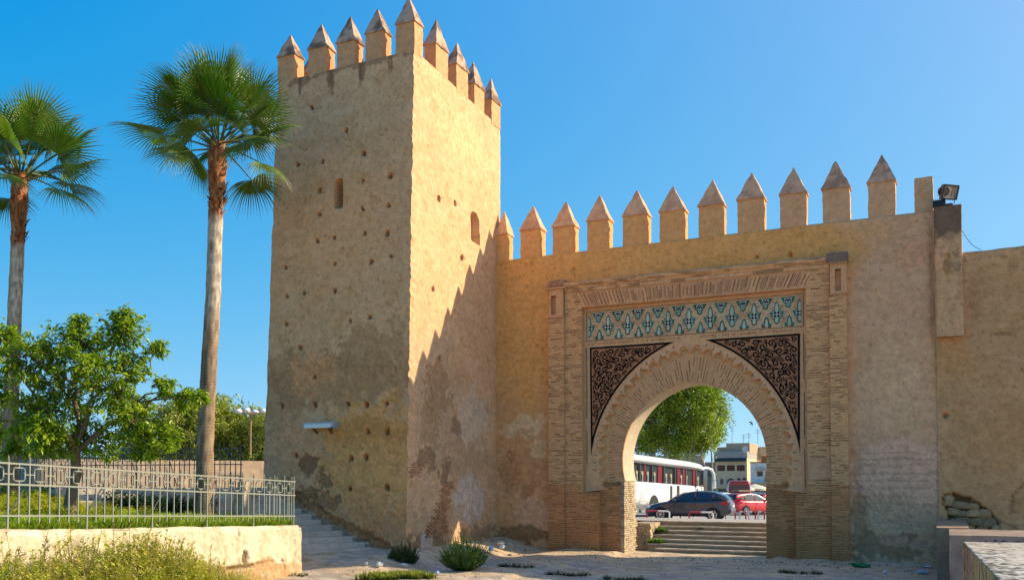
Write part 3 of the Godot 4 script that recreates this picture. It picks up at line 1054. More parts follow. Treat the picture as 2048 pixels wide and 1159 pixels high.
func make_gate_wall() -> void:
	var t := thing("gate_wall", "crenellated ochre plaster wall that holds the arched gate", "city wall")
	var w := 284
	var h := 206
	var s := Sheet.new()
	s.start(w, h)
	for j in h:
		for i in w:
			var k := j * w + i
			var x := lerpf(-14.45, -0.24, float(i) / (w - 1))
			var y := lerpf(-0.25, 10.2, float(mini(j, h - 2)) / (h - 2))
			s.at[k] = Vector2(x, y)
			var right := sstep(-3.6, -1.9, x + 1.3 * big.get_noise_2d(x, y) + 0.4 * mid.get_noise_2d(x, y) - 0.13 * (y - 8.0))
			var low := sstep(6.5, 4.0, y + 1.6 * big.get_noise_2d(x, y) + 0.5 * mid.get_noise_2d(x, y))
			var c := OCHRE.lerp(Color(0.831, 0.430, 0.181), low)
			c = c.lerp(Color(0.774, 0.452, 0.245), right)
			s.col[k] = plaster_tone(c, x, y, 0.75)
			s.off[k] = plaster_relief(x, y) * 0.8
			if x > -12.15 and x < -2.75 and y < 9.12: s.gone[k] = 1
			if j == h - 1: s.off[k] = -0.1
	# left of the gate: old repairs, damp, fallen plaster
	patch(s, Vector2(-13.3, 4.3), Vector2(0.9, 0.45), 0.0, Color(0.880, 0.630, 0.342), 0.7, 0.3, 0.8)
	patch(s, Vector2(-13.2, 2.9), Vector2(1.2, 1.2), 0.0, Color(0.711, 0.348, 0.155), 0.7, 0.3, 0.7)
	patch(s, Vector2(-12.75, 3.5), Vector2(0.36, 0.34), -0.006, Color(0.880, 0.564, 0.277), 0.8, 0.12, 0.35)
	patch(s, Vector2(-13.9, 2.6), Vector2(0.4, 0.6), 0.03, Color(0.569, 0.263, 0.112), 0.62, 0.1, 0.9, 0.02)
	patch(s, Vector2(-13.2, 2.0), Vector2(0.35, 0.3), 0.03, Color(0.552, 0.249, 0.112), 0.62, 0.1, 0.9, 0.02)
	patch(s, Vector2(-12.9, 1.25), Vector2(0.9, 0.55), -0.008, Color(0.836, 0.459, 0.256), 0.75, 0.12, 0.6)
	patch(s, Vector2(-13.4, 0.55), Vector2(1.3, 0.35), 0.04, Color(0.239, 0.106, 0.045), 0.66, 0.2, 0.8, 0.03)
	# right of the gate: lift lines of rammed earth, coarse scar below, dirty foot
	patch(s, Vector2(-1.2, 2.6), Vector2(1.5, 1.1), 0.0, Color(0.836, 0.506, 0.321), 0.85, 0.2, 0.4)
	for q in [[3.22, 0.5], [3.05, 0.9], [2.86, 0.8], [2.62, 1.0], [2.42, 0.95], [2.2, 0.9], [1.96, 1.0], [1.75, 0.6]]:
		var line := []
		for k in 12:
			var x: float = -2.55 + k * 0.2
			if k < 2 or rng.randf() < q[1]: line.append(Vector2(x, q[0] + 0.012 * sin(k * 0.9 + q[0] * 9.0) + rf(-0.006, 0.006)))
		crack(s, line, 0.035, 0.006, 0.22)
	patch(s, Vector2(-1.4, 1.45), Vector2(1.4, 0.55), 0.03, Color(0.66, 0.40, 0.23), 0.62, 0.2, 0.6, 0.05)
	patch(s, Vector2(-1.5, 0.5), Vector2(1.5, 0.42), 0.05, Color(0.34, 0.19, 0.10), 0.66, 0.2, 0.7, 0.03)
	patch(s, Vector2(-1.45, 0.72), Vector2(0.4, 0.26), -0.02, Color(0.748, 0.406, 0.243), 0.8, 0.15, 0.5)
	patch(s, Vector2(-0.7, 0.55), Vector2(0.35, 0.2), -0.02, Color(0.818, 0.500, 0.321), 0.6, 0.2, 0.8)
	patch(s, Vector2(-2.4, 1.3), Vector2(0.2, 1.6), 0.01, Color(0.409, 0.215, 0.109), 0.6, 0.3, 0.9)
	patch(s, Vector2(-0.85, 9.0), Vector2(0.6, 0.45), 0.0, Color(0.784, 0.406, 0.211), 0.7, 0.2, 0.8)
	patch(s, Vector2(-0.36, 8.2), Vector2(0.12, 2.4), 0.0, Color(0.409, 0.226, 0.100), 0.6, 0.4, 0.9, 0.0, 0.9)
	patch(s, Vector2(-0.33, 5.6), Vector2(0.16, 1.4), 0.0, Color(0.711, 0.381, 0.144), 0.6, 0.5, 0.8, 0.0, 0.9)
	patch(s, Vector2(-1.5, 5.2), Vector2(1.0, 1.6), 0.0, Color(0.880, 0.564, 0.288), 0.45, 0.4, 0.9)
	patch(s, Vector2(-13.6, 10.15), Vector2(0.8, 0.12), 0.0, Color(0.748, 0.354, 0.112), 0.6, 0.4, 0.9)
	for q in [[-4.27, 9.34], [-5.3, 9.38], [-11.4, 9.6]]:
		hole(s, q[0], q[1], 0.05, 0.15)
	put("front_face", s.mesh(func(p: Vector2, o: float) -> Vector3: return Vector3(p.x, p.y, WALL_Z + o)), M.plaster, t)
	# the body of the wall, pierced by the arch
	var out := PackedVector2Array([Vector2(-14.38, -0.4), Vector2(-14.38, 9.6), Vector2(-0.3, 9.6), Vector2(-0.3, -0.4), Vector2(ARCH_X + 2.33, -0.4), Vector2(ARCH_X + 2.33, 2.36)])
	var line := arch_line(2.34, 0.187, 2.4, 44)
	line.reverse()
	for p in line: out.append(p)
	out.append(Vector2(ARCH_X - 2.33, 2.36))
	out.append(Vector2(ARCH_X - 2.33, -0.4))
	var mb := MB.new()
	mb.prism(out, -30.1, -28.98, Transform3D(), Color(0.70, 0.48, 0.29), Color(0.60, 0.48, 0.33), true)
	put("arch_passage", mb.mesh(), M.smooth_plaster, t)
	mb = MB.new()
	rough_box(mb, Vector3(-14.38, 9.5, -29.24), Vector3(-0.27, 10.19, WALL_Z - 0.05), 0.3, 0.004, OCHRE, Vector3.ZERO)
	put("parapet", mb.mesh(), M.plaster, t)
	var k := 0
	var caps := [[-14.39, -13.96], [-13.45, -12.69], [-12.2, -11.44], [-10.94, -10.18], [-9.67, -8.87], [-8.4, -7.6], [-7.13, -6.34], [-5.87, -5.07], [-4.59, -3.82], [-3.33, -2.56], [-2.04, -1.27]]
	for q in caps:
		var f := sstep(5.0, 9.0, float(k))
		var c := Color(0.880, 0.452, 0.173).lerp(Color(0.788, 0.452, 0.236), f)
		merlon(t, Vector3(q[0], 10.17, WALL_Z - 0.52), Vector3(q[1], 11.17 + 0.05 * k / 10.0, WALL_Z), rf(0.86, 0.94), c, Color(0.880, 0.495, 0.272).lerp(Color(0.729, 0.430, 0.272), f), Color(0.298, 0.158, 0.089), 0.45 + 0.25 * f, M.plaster)
		k += 1
	merlon(t, Vector3(-0.77, 10.17, WALL_Z - 0.52), Vector3(-0.27, 11.24, WALL_Z), 0.0, Color(0.729, 0.430, 0.227), OCHRE, OCHRE, 0.0, M.plaster)


func boulder(r: Vector3, col: Color, seed_: float) -> ArrayMesh:
	var mb := MB.new()
	var p := []
	for j in 9:
		for i in 14:
			var a := TAU * i / 14
			var b := -PI / 2 + PI * j / 8.0
			var d := Vector3(cos(a) * cos(b), sin(b), sin(a) * cos(b))
			var q := Vector3(signf(d.x) * pow(absf(d.x), 0.6), signf(d.y) * pow(absf(d.y), 0.6), signf(d.z) * pow(absf(d.z), 0.6))
			p.append(q * r * (1.0 + 0.35 * mid.get_noise_3d(d.x * 0.9 + seed_, d.y * 0.9, d.z * 0.9) + 0.08 * fine.get_noise_3d(d.x * 0.4 + seed_, d.y * 0.4, d.z * 0.4)))
	for j in 8:
		for i in 14:
			var i2 := (i + 1) % 14
			mb.quad(p[j * 14 + i2], p[j * 14 + i], p[(j + 1) * 14 + i], p[(j + 1) * 14 + i2], col * (1.0 + 0.25 * mid.get_noise_2d(i * 0.5 + seed_, j * 0.7)))
	return mb.mesh()


func make_right_wall() -> void:
	var t := thing("outer_wall", "lower olive-tan plaster wall at the right edge with stones laid bare at its foot", "city wall")
	var w := 110
	var h := 152
	var s := Sheet.new()
	s.start(w, h)
	for j in h:
		for i in w:
			var k := j * w + i
			var x := lerpf(-0.26, 7.0, float(i) / (w - 1))
			var top := 8.9 + 0.03 * mid.get_noise_2d(x, 4.0)
			var y := lerpf(-0.2, top, float(mini(j, h - 2)) / (h - 2))
			s.at[k] = Vector2(x, y)
			s.col[k] = plaster_tone(Color(0.671, 0.382, 0.173), x + 20.0, y, 1.0)
			s.off[k] = plaster_relief(x + 20.0, y)
			if j == h - 1: s.off[k] = -0.1
	patch(s, Vector2(0.1, 6.0), Vector2(0.6, 1.0), 0.0, Color(0.643, 0.323, 0.109), 0.6, 0.5, 0.8, 0.0, 0.6)
	patch(s, Vector2(0.75, 7.6), Vector2(0.22, 1.2), 0.0, Color(0.438, 0.237, 0.100), 0.6, 0.5, 0.9, 0.0, 0.8)
	patch(s, Vector2(1.7, 3.6), Vector2(1.6, 1.0), 0.0, Color(0.555, 0.302, 0.118), 0.5, 0.4, 0.9)
	patch(s, Vector2(2.2, 7.9), Vector2(1.8, 0.5), 0.0, Color(0.583, 0.312, 0.136), 0.5, 0.4, 0.9)
	hole(s, -0.06, 4.28, 0.06, 0.15)
	# the broken place: plaster gone down to the rubble
	var gap := PackedVector2Array([Vector2(-0.14, 2.02), Vector2(0.12, 2.03), Vector2(0.55, 1.92), Vector2(0.72, 1.78), Vector2(1.0, 1.55), Vector2(1.25, 1.22), Vector2(1.3, 0.9), Vector2(0.05, 0.9), Vector2(0.0, 1.4), Vector2(-0.1, 1.7)])
	for k in s.at.size():
		var p := s.at[k] + Vector2(fine.get_noise_2d(s.at[k].x * 2.0, s.at[k].y * 2.0), fine.get_noise_2d(s.at[k].x * 2.0 + 9.0, s.at[k].y * 2.0)) * 0.05
		if Geometry2D.is_point_in_polygon(p, gap):
			s.off[k] -= 0.16
			s.col[k] = Color(0.204, 0.110, 0.052) * rf(0.8, 1.2)
	crack(s, [Vector2(-0.14, 2.02), Vector2(0.12, 2.04), Vector2(0.55, 1.93), Vector2(0.72, 1.79), Vector2(1.0, 1.56), Vector2(1.3, 1.28), Vector2(1.7, 1.1)], 0.04, 0.04)
	crack(s, [Vector2(1.55, 1.5), Vector2(1.62, 2.0), Vector2(1.9, 2.35)], 0.05, 0.02)
	crack(s, [Vector2(1.15, 6.5), Vector2(1.4, 6.53), Vector2(1.6, 6.48)], 0.05, 0.03)
	put("front_face", s.mesh(func(p: Vector2, o: float) -> Vector3: return Vector3(p.x, p.y, WALL_Z + 0.03 + o)), M.plaster, t)
	var mb := MB.new()
	mb.box(Transform3D(Basis(), Vector3(3.4, 4.3, -29.5)), Vector3(7.2, 9.1, 1.1), Color(0.613, 0.344, 0.173))
	mb.box(Transform3D(Basis(), Vector3(3.4, 8.83, -28.85)), Vector3(7.2, 0.1, 0.26), Color(0.613, 0.344, 0.173))
	put("wall_core", mb.mesh(), M.plaster, t)
	var st := [[0.0, 1.86, 0.13, 0.15], [0.33, 1.72, 0.24, 0.1], [0.63, 1.7, 0.13, 0.1], [0.12, 1.55, 0.16, 0.1], [0.3, 1.5, 0.15, 0.09], [0.62, 1.5, 0.19, 0.1], [0.92, 1.5, 0.17, 0.12], [0.35, 1.3, 0.2, 0.1], [0.68, 1.27, 0.16, 0.11], [0.98, 1.24, 0.22, 0.13], [1.2, 1.08, 0.12, 0.12], [0.1, 1.2, 0.14, 0.13], [0.45, 1.08, 0.2, 0.1], [0.82, 1.04, 0.17, 0.1]]
	for q in st:
		var b := boulder(Vector3(q[2] * 1.12, q[3] * 1.12, 0.15), Color(0.50, 0.325, 0.165) * rf(0.6, 1.05), q[0] * 9.0 + q[1] * 5.0)
		var o := put("rubble_stone", b, M.cement, t)
		o.position = Vector3(q[0], q[1], -28.84)
		o.rotation.z = rf(-0.2, 0.2)


func make_pier() -> void:
	var p := thing("plaster_pier", "stained hanging plaster pier between the two walls, blackened at its top", "pier", Vector3(0.09, 6.5, WALL_Z))
	var s := Sheet.new()
	s.start(20, 80)
	for j in 80:
		for i in 20:
			var k := j * 20 + i
			var a := lerpf(-0.5, 0.5, float(i) / 19)
			var y := lerpf(0.0, 3.73, float(j) / 79)
			s.at[k] = Vector2(a, y)
			s.col[k] = plaster_tone(Color(0.729, 0.430, 0.214), a + 33.0, y, 1.2)
			s.off[k] = plaster_relief(a + 33.0, y) * 0.7
	patch(s, Vector2(0.0, 3.35), Vector2(0.7, 0.95), 0.0, Color(0.155, 0.102, 0.071), 0.85, 0.5, 0.7)
	patch(s, Vector2(-0.2, 2.3), Vector2(0.2, 0.55), -0.004, Color(0.816, 0.441, 0.227), 0.8, 0.1, 0.5)
	patch(s, Vector2(-0.02, 1.95), Vector2(0.16, 0.55), 0.0, Color(0.322, 0.167, 0.045), 0.65, 0.4, 0.8, 0.0, 0.7)
	put("shaft", s.mesh(func(q: Vector2, o: float) -> Vector3:
		var e := clampf(absf(q.x) - 0.36, 0.0, 1.0)
		return Vector3(clampf(q.x, -0.36, 0.36) + (o if absf(q.x) > 0.36 else 0.0) * signf(q.x), q.y, 0.24 - e * 2.0 + (o if absf(q.x) <= 0.36 else 0.0))), M.plaster, p)
	var mb := MB.new()
	mb.box(Transform3D(Basis(), Vector3(0, 1.865, -0.2)), Vector3(0.70, 3.72, 0.86), Color(0.438, 0.269, 0.154), 0.02)
	put("shaft_core", mb.mesh(), M.plaster, p)
	# the floodlight on its top
	var f := thing("floodlight", "square black floodlight on a bracket on top of the plaster pier", "floodlight", Vector3(0.02, 10.24, -28.6))
	mb = MB.new()
	mb.bar(Vector3(-0.3, 0.1, -0.05), Vector3(0.02, 0.1, -0.02), 0.18, 0.2, Color(0.03, 0.03, 0.03))
	for k in 6:
		mb.box(Transform3D(Basis(), Vector3(-0.29 + k * 0.05, 0.1, -0.04)), Vector3(0.012, 0.24, 0.26), Color(0.035, 0.035, 0.035))
	put("ballast_box", mb.mesh(), M.iron, f)
	mb = MB.new()
	mb.box(Transform3D(Basis(), Vector3(0.08, 0.03, 0.02)), Vector3(0.26, 0.05, 0.18), Color(0.06, 0.06, 0.06), 0.01)
	for sx in [-0.06, 0.24]:
		mb.bar(Vector3(sx + 0.0, 0.04, 0.02), Vector3(sx + 0.02, 0.34, 0.06), 0.02, 0.05, Color(0.06, 0.06, 0.06))
	put("yoke", mb.mesh(), M.iron, f)
	var tilt := Transform3D(Basis(UP, 0.35) * Basis(Vector3.RIGHT, 0.25) * Basis(Vector3.BACK, -0.12), Vector3(0.12, 0.38, 0.06))
	mb = MB.new()
	for q in [[Vector3(-0.2, 0, 0), Vector3(0.025, 0.4, 0.24)], [Vector3(0.2, 0, 0), Vector3(0.025, 0.4, 0.24)], [Vector3(0, 0.19, 0), Vector3(0.4, 0.025, 0.24)], [Vector3(0, -0.19, 0), Vector3(0.4, 0.025, 0.24)], [Vector3(0, 0, -0.11), Vector3(0.4, 0.4, 0.03)]]:
		mb.box(tilt * Transform3D(Basis(), q[0]), q[1], Color(0.03, 0.03, 0.032), 0.006)
	mb.ball(tilt * Vector3(-0.1, 0.02, -0.16), Vector3(0.17, 0.17, 0.14), Color(0.03, 0.03, 0.03))
	put("lamp_body", mb.mesh(), M.iron, f)
	mb = MB.new()
	for q in [[-0.18, 0.0, 0.9], [0.18, 0.0, -0.9]]:
		mb.box(tilt * Transform3D(Basis(UP, q[2]), Vector3(q[0] * 0.72, 0, -0.02)), Vector3(0.16, 0.34, 0.008), Color(0.75, 0.76, 0.78))
	mb.box(tilt * Transform3D(Basis(), Vector3(0, 0, -0.085)), Vector3(0.2, 0.34, 0.008), Color(0.75, 0.76, 0.78))
	put("reflector", mb.mesh(), M.metal, f)
	mb = MB.new()
	mb.box(tilt * Transform3D(Basis(), Vector3(0, 0, 0.1)), Vector3(0.37, 0.37, 0.006), Color(1, 1, 1))
	var gm := plain_mat("lamp_glass", 0.05)
	gm.vertex_color_use_as_albedo = false
	gm.transparency = BaseMaterial3D.TRANSPARENCY_ALPHA
	gm.albedo_color = Color(0.25, 0.3, 0.32, 0.12)
	M.pane = gm
	put("front_glass", mb.mesh(), gm, f)
	var wire := MB.new()
	var pts := PackedVector3Array()
	var rr := PackedFloat32Array()
	for k in 9:
		var q := k / 8.0
		pts.append(Vector3(0.44 + q * 0.5, 9.55 - 0.62 * q - 0.12 * sin(q * PI), -28.75))
		rr.append(0.008)
	wire.tube(pts, rr, 5, Color(0.03, 0.03, 0.03))
	var wn := put("power_cable", wire.mesh(), M.rubber)
	tag(wn, "thin black cable sagging from the pier to the top of the lower wall", "cable")


func make_low_walls() -> void:
	var a := thing("cement_parapet", "grey cement parapet with a joint, in the shade before the broken wall foot", "low wall")
	var mb := MB.new()
	rough_box(mb, Vector3(0.0, -0.2, -23.6), Vector3(4.5, 1.30, -21.0), 0.2, 0.012, Color(0.421, 0.306, 0.232), Vector3.ZERO, Color(0.161, 0.112, 0.084), 0.5)
	put("front_block", mb.mesh(), M.cement, a)
	mb = MB.new()
	rough_box(mb, Vector3(-0.27, -0.2, -28.6), Vector3(0.42, 1.32, -23.63), 0.2, 0.012, Color(0.435, 0.284, 0.185), Vector3(3, 0, 0), Color(0.149, 0.093, 0.061), 0.5)
	put("rear_block", mb.mesh(), M.cement, a)
	var sc := MB.new()
	# a scrawl of violet paint on the coping
	var ink := Color(0.081, 0.047, 0.167)
	var stroke := [[0.35, 1.22], [0.5, 1.1], [0.55, 1.24], [0.66, 1.12], [0.7, 1.23], [0.85, 1.16], [1.0, 1.22], [1.2, 1.14], [1.35, 1.15]]
	for k in stroke.size() - 1:
		sc.bar(Vector3(stroke[k][0] * 0.9 + 0.35, stroke[k][1] - 0.02, -20.985), Vector3(stroke[k + 1][0] * 0.9 + 0.35, stroke[k + 1][1] - 0.02, -20.985), 0.022, 0.012, ink, Vector3.RIGHT)
	put("paint_scrawl", sc.mesh(), M.plastic, a)
	var b := thing("sunlit_low_wall", "low ochre wall with a sunlit, black-flecked top at the bottom right corner", "low wall")
	var s := Sheet.new()
	s.start(120, 210)
	for j in 210:
		for i in 120:
			var k := j * 120 + i
			var z := lerpf(-8.6, -15.5, float(j) / 209)
			var d := lerpf(0.0, 3.7, float(i) / 119)
			s.at[k] = Vector2(d, z)
			s.off[k] = 0.010 * mid.get_noise_2d(d * 1.2, z * 1.2) + (0.002 if d > 1.5 else 0.008) * fine.get_noise_2d(d * 1.6, z * 1.6)
			var c := plaster_tone(Color(0.56, 0.48, 0.37), d * 2.0, z * 2.0, 1.0)
			var n := 0.55 * mid.get_noise_2d(d * 2.0 + 4.0, z * 2.0) + 0.8 * fine.get_noise_2d(d * 1.3, z * 1.3) + 0.35 * fine.get_noise_2d(d * 3.1 + 7.0, z * 3.1)
			if d > 1.5:
				var near_edge := sstep(2.0, 1.55, d) * sstep(-14.2, -13.0, z)
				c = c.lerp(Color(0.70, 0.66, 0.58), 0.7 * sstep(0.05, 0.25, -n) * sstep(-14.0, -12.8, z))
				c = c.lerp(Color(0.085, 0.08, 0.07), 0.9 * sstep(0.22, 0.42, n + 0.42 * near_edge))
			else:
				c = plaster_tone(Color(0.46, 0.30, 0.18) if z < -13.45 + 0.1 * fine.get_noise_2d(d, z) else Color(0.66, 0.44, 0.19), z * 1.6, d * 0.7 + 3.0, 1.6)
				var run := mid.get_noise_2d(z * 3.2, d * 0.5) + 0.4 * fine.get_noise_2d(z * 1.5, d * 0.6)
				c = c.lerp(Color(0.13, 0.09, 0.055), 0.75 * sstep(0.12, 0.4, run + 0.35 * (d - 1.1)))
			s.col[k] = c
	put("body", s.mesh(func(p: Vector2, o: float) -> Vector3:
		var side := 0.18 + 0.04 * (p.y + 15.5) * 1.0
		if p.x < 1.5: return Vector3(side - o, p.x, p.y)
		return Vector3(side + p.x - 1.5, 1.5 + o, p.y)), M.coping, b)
	mb = MB.new()
	mb.box(Transform3D(Basis(), Vector3(2.2, 0.6, -15.42)), Vector3(3.9, 1.78, 0.14), Color(0.505, 0.322, 0.166), 0.02)
	mb.box(Transform3D(Basis(), Vector3(4.35, 0.72, -10.2)), Vector3(3.7, 1.54, 10.4), Color(0.505, 0.322, 0.166))
	put("body_core", mb.mesh(), M.plaster, b)


# ---------------------------------------------------------------- the brick gate surround
const TAN := Color(0.85, 0.475, 0.215)
const DASH := Color(0.27, 0.125, 0.06)

func brick_ground(y: float, x: float) -> Color:   # the pale render and worn brick that most of the surface shows
	var c := TAN
	if y < 2.3: c = TAN.lerp(Color(0.66, 0.30, 0.115), 0.9)
	if y < 0.9 + 0.5 * big.get_noise_2d(x * 2.0, 1.0): c = Color(0.52, 0.23, 0.09)
	return c * (1.0 + 0.16 * mid.get_noise_2d(x * 1.4, y * 1.4))


# courses of thin bricks in the plane z: most nearly flush with their wide joints, some bare, dark and thin
func courses(mb: MB, x0: float, x1: float, y0: float, y1: float, z: float, step := 0.072) -> void:
	var y := y0
	var row := 0
	while y < y1 - 0.02:
		var x := x0 - (0.12 if row % 2 else 0.0)
		while x < x1:
			var a := maxf(x, x0) + 0.004
			var n := mid.get_noise_2d(x * 0.9, y * 2.6) + 0.5 * big.get_noise_2d(x + 5.0, y * 2.0)
			var dark := rng.randf() < 0.16 + 0.6 * sstep(-0.1, 0.28, n) + (0.14 if y < 2.3 else 0.0)
			var l := rf(0.10, 0.30) if dark else rf(0.18, 0.27)
			var b := minf(x + l, x1)
			x += l
			if b - a < 0.03: continue
			var c := brick_ground(y, a) * rf(0.90, 1.06)
			var h := rf(0.044, 0.056)
			var d := rf(-0.016, -0.008)
			if dark:
				c = c.lerp(DASH, rf(0.55, 1.0))
				h = rf(0.022, 0.036)
				d = rf(-0.020, -0.012)
			var at := Vector3((a + b) * 0.5, y + 0.03 + rf(-0.007, 0.007), z - 0.05 + d)
			mb.box(Transform3D(Basis(Vector3.BACK, rf(-0.02, 0.02)), at), Vector3(b - a - rf(0.006, 0.02), h, 0.10), c, 0.005)
		y += step * rf(0.94, 1.06)
		row += 1


func strip_rect(mb: MB, x0: float, y0: float, x1: float, y1: float, w: float, z: float, d: float, c: Color) -> void:
	var t := Transform3D(Basis(), Vector3.ZERO)
	t.origin = Vector3((x0 + x1) * 0.5, y1, z); mb.box(t, Vector3(x1 - x0 + w, w, d), c)
	t.origin = Vector3((x0 + x1) * 0.5, y0, z); mb.box(t, Vector3(x1 - x0 + w, w, d), c)
	t.origin = Vector3(x0, (y0 + y1) * 0.5, z); mb.box(t, Vector3(w, y1 - y0 - w, d), c)
	t.origin = Vector3(x1, (y0 + y1) * 0.5, z); mb.box(t, Vector3(w, y1 - y0 - w, d), c)


func mirrored(half: Array) -> PackedVector2Array:   # outline from its right half, top to bottom
	var p := PackedVector2Array()
	for k in half.size(): p.append(half[k])
	for k in range(half.size() - 1, -1, -1):
		if absf(half[k].x) > 0.001: p.append(Vector2(-half[k].x, half[k].y))
	return p


func diamond(c: Vector2, r: float) -> PackedVector2Array:
	return PackedVector2Array([c + Vector2(0, r), c + Vector2(r, 0), c - Vector2(0, r), c - Vector2(r, 0)])


func clip_prism(mb: MB, poly: PackedVector2Array, at: Vector2, clip: PackedVector2Array, z0: float, z1: float, c: Color) -> void:
	var p := PackedVector2Array()
	for q in poly: p.append(q + at)
	for r in Geometry2D.intersect_polygons(p, clip):
		if r.size() > 2: mb.prism(r, z0, z1, Transform3D(), c)


func make_gate() -> void:
	var t := thing("gate_surround", "brick gate surround with scalloped arch, green tile frieze and black scrollwork corners", "gate")
	var fz := -28.55      # brick frame
	var pz := -28.435     # outer pilasters
	var rz := -28.80      # the sunk panel
	# outer pilasters
	for s in [[-12.265, -11.69], [-3.14, -2.64]]:
		var left: bool = s[0] < -8.0
		var mb := MB.new()
		rough_box(mb, Vector3(s[0] + 0.012, 2.3, -28.9), Vector3(s[1] - 0.012, 7.97, pz - 0.021), 0.14, 0.006, TAN * 0.94, Vector3.ZERO, Color(0.448, 0.216, 0.097), 0.3)
		rough_box(mb, Vector3(s[0] + 0.012, -0.3, -28.9), Vector3(s[1] - 0.012, 2.3, pz - 0.021), 0.14, 0.006, Color(0.62, 0.295, 0.12), Vector3.ZERO, Color(0.448, 0.216, 0.097), 0.3)
		var p := put("outer_pilaster", mb.mesh(), M.brick, t)
		mb = MB.new()
		courses(mb, s[0], s[1], -0.05, 7.94, pz)
		put("brickwork", mb.mesh(), M.brick, p, "stuff")
		# the plain head with its blind slot
		mb = MB.new()
		var x0: float = s[0] + 0.035
		var x1: float = s[1] - (0.03 if left else 0.0)
		var n0: float = x0 + (0.065 if left else 0.14)
		var n1: float = n0 + (0.20 if left else 0.175)
		var hc := Color(0.823, 0.450, 0.218)
		for q in [[x0, n0, 7.97, 8.94], [n1, x1, 7.97, 8.94], [n0, n1, 7.97, 8.06], [n0, n1, 8.71, 8.94]]:
			rough_box(mb, Vector3(q[0], q[2], -28.9), Vector3(q[1], q[3], pz - 0.01), 0.1, 0.004, hc, Vector3.ZERO, Color(0.538, 0.262, 0.116), 0.35)
		rough_box(mb, Vector3(n0, 8.06, -28.9), Vector3(n1, 8.71, pz - 0.16), 0.1, 0.004, hc, Vector3.ZERO, Color(0.448, 0.228, 0.107), 0.3)
		put("pilaster_head", mb.mesh(), M.brick, t)
		mb = MB.new()
		mb.box(Transform3D(Basis(), Vector3((s[0] + s[1]) * 0.5 + 0.0, 7.965, -28.64)), Vector3(s[1] - s[0] + 0.02, 0.05, 0.44), Color(0.628, 0.319, 0.155), 0.012)
		put("ledge", mb.mesh(), M.brick, t)
		mb = MB.new()
		if left:
			mb.box(Transform3D(Basis(), Vector3(-11.97, 8.965, -28.62)), Vector3(0.70, 0.06, 0.5), Color(0.823, 0.456, 0.233), 0.012)
			for k in 5:
				for i in 6:
					mb.box(Transform3D(Basis(Vector3.RIGHT, -0.5), Vector3(-12.235 + i * 0.105 + 0.01 * (k % 2), 9.02 + k * 0.05, -28.42 - k * 0.055)), Vector3(0.098, 0.045, 0.16), Color(0.598, 0.308, 0.165) * rf(0.7, 1.15), 0.006)
		else:
			rough_box(mb, Vector3(-3.19, 8.93, -28.9), Vector3(-2.60, 9.19, -28.37), 0.1, 0.012, Color(0.287, 0.196, 0.155), Vector3.ZERO, Color(0.144, 0.100, 0.085), 0.5, true)
			rough_box(mb, Vector3(-3.15, 8.86, -28.9), Vector3(-2.62, 8.93, -28.40), 0.1, 0.006, Color(0.598, 0.330, 0.175), Vector3.ZERO, Color(0.239, 0.137, 0.078), 0.4, true)
		put("pilaster_cap", mb.mesh(), M.brick, t)
	# brick frame between pilasters and panel
	for s in [[-11.70, -11.09, -10.54], [-3.82, -3.13, -4.17]]:
		var left: bool = s[0] < -8.0
		var mb := MB.new()
		rough_box(mb, Vector3(s[0], 2.03, -28.93), Vector3(s[1], 8.84, fz - 0.021), 0.16, 0.006, TAN * 0.94, Vector3.ZERO, Color(0.448, 0.216, 0.097), 0.3)
		rough_box(mb, Vector3(s[0], -0.3, -28.93), Vector3(s[1], 2.03, fz - 0.021), 0.16, 0.006, Color(0.62, 0.295, 0.12), Vector3.ZERO, Color(0.448, 0.216, 0.097), 0.3)
		var lo: float = s[1] if left else s[2]
		var hi: float = s[2] if left else s[0]
		rough_box(mb, Vector3(lo, -0.3, -28.93), Vector3(hi, 2.03, fz - 0.021), 0.16, 0.006, Color(0.62, 0.295, 0.12), Vector3.ZERO, Color(0.448, 0.216, 0.097), 0.3)
		var p := put("frame_column", mb.mesh(), M.brick, t)
		mb = MB.new()
		courses(mb, s[0] + 0.004, s[1], 2.03, 8.78, fz)
		courses(mb, minf(s[0], lo) + 0.004, maxf(s[1], hi), -0.05, 2.0, fz)
		put("brickwork", mb.mesh(), M.brick, p, "stuff")
	# patch of plaster washed over the right column
	var wash := MB.new()
	rough_quad(wash, Vector3(-3.80, 2.42, fz + 0.004), Vector3(-3.15, 2.5, fz + 0.004), Vector3(-3.15, 3.1, fz + 0.004), Vector3(-3.80, 3.14, fz + 0.004), 8, 8, 0.01, Color(0.748, 0.422, 0.223), Vector3.ZERO, Color(0.598, 0.319, 0.155), 0.4)
	put("plaster_patch", wash.mesh(), M.plaster, t)
	# the lintel of upright bricks, leaning outwards at both ends
	var mb := MB.new()
	rough_box(mb, Vector3(-11.09, 8.25, -28.93), Vector3(-3.82, 8.84, fz - 0.02), 0.2, 0.005, Color(0.807, 0.438, 0.218), Vector3.ZERO, Color(0.538, 0.262, 0.116), 0.25, true)
	var lintel := put("lintel", mb.mesh(), M.brick, t)
	var variants := []
	for k in 9:
		var vb := MB.new()
		var c := Color(0.837, 0.445, 0.218) * rf(0.85, 1.1)
		if k > 5: c = c.lerp(Color(0.34, 0.15, 0.07), rf(0.5, 0.95))
		vb.box(Transform3D(), Vector3(1, 1, 1), c, 0.0)
		vb.v = vb.v
		variants.append(vb.mesh())
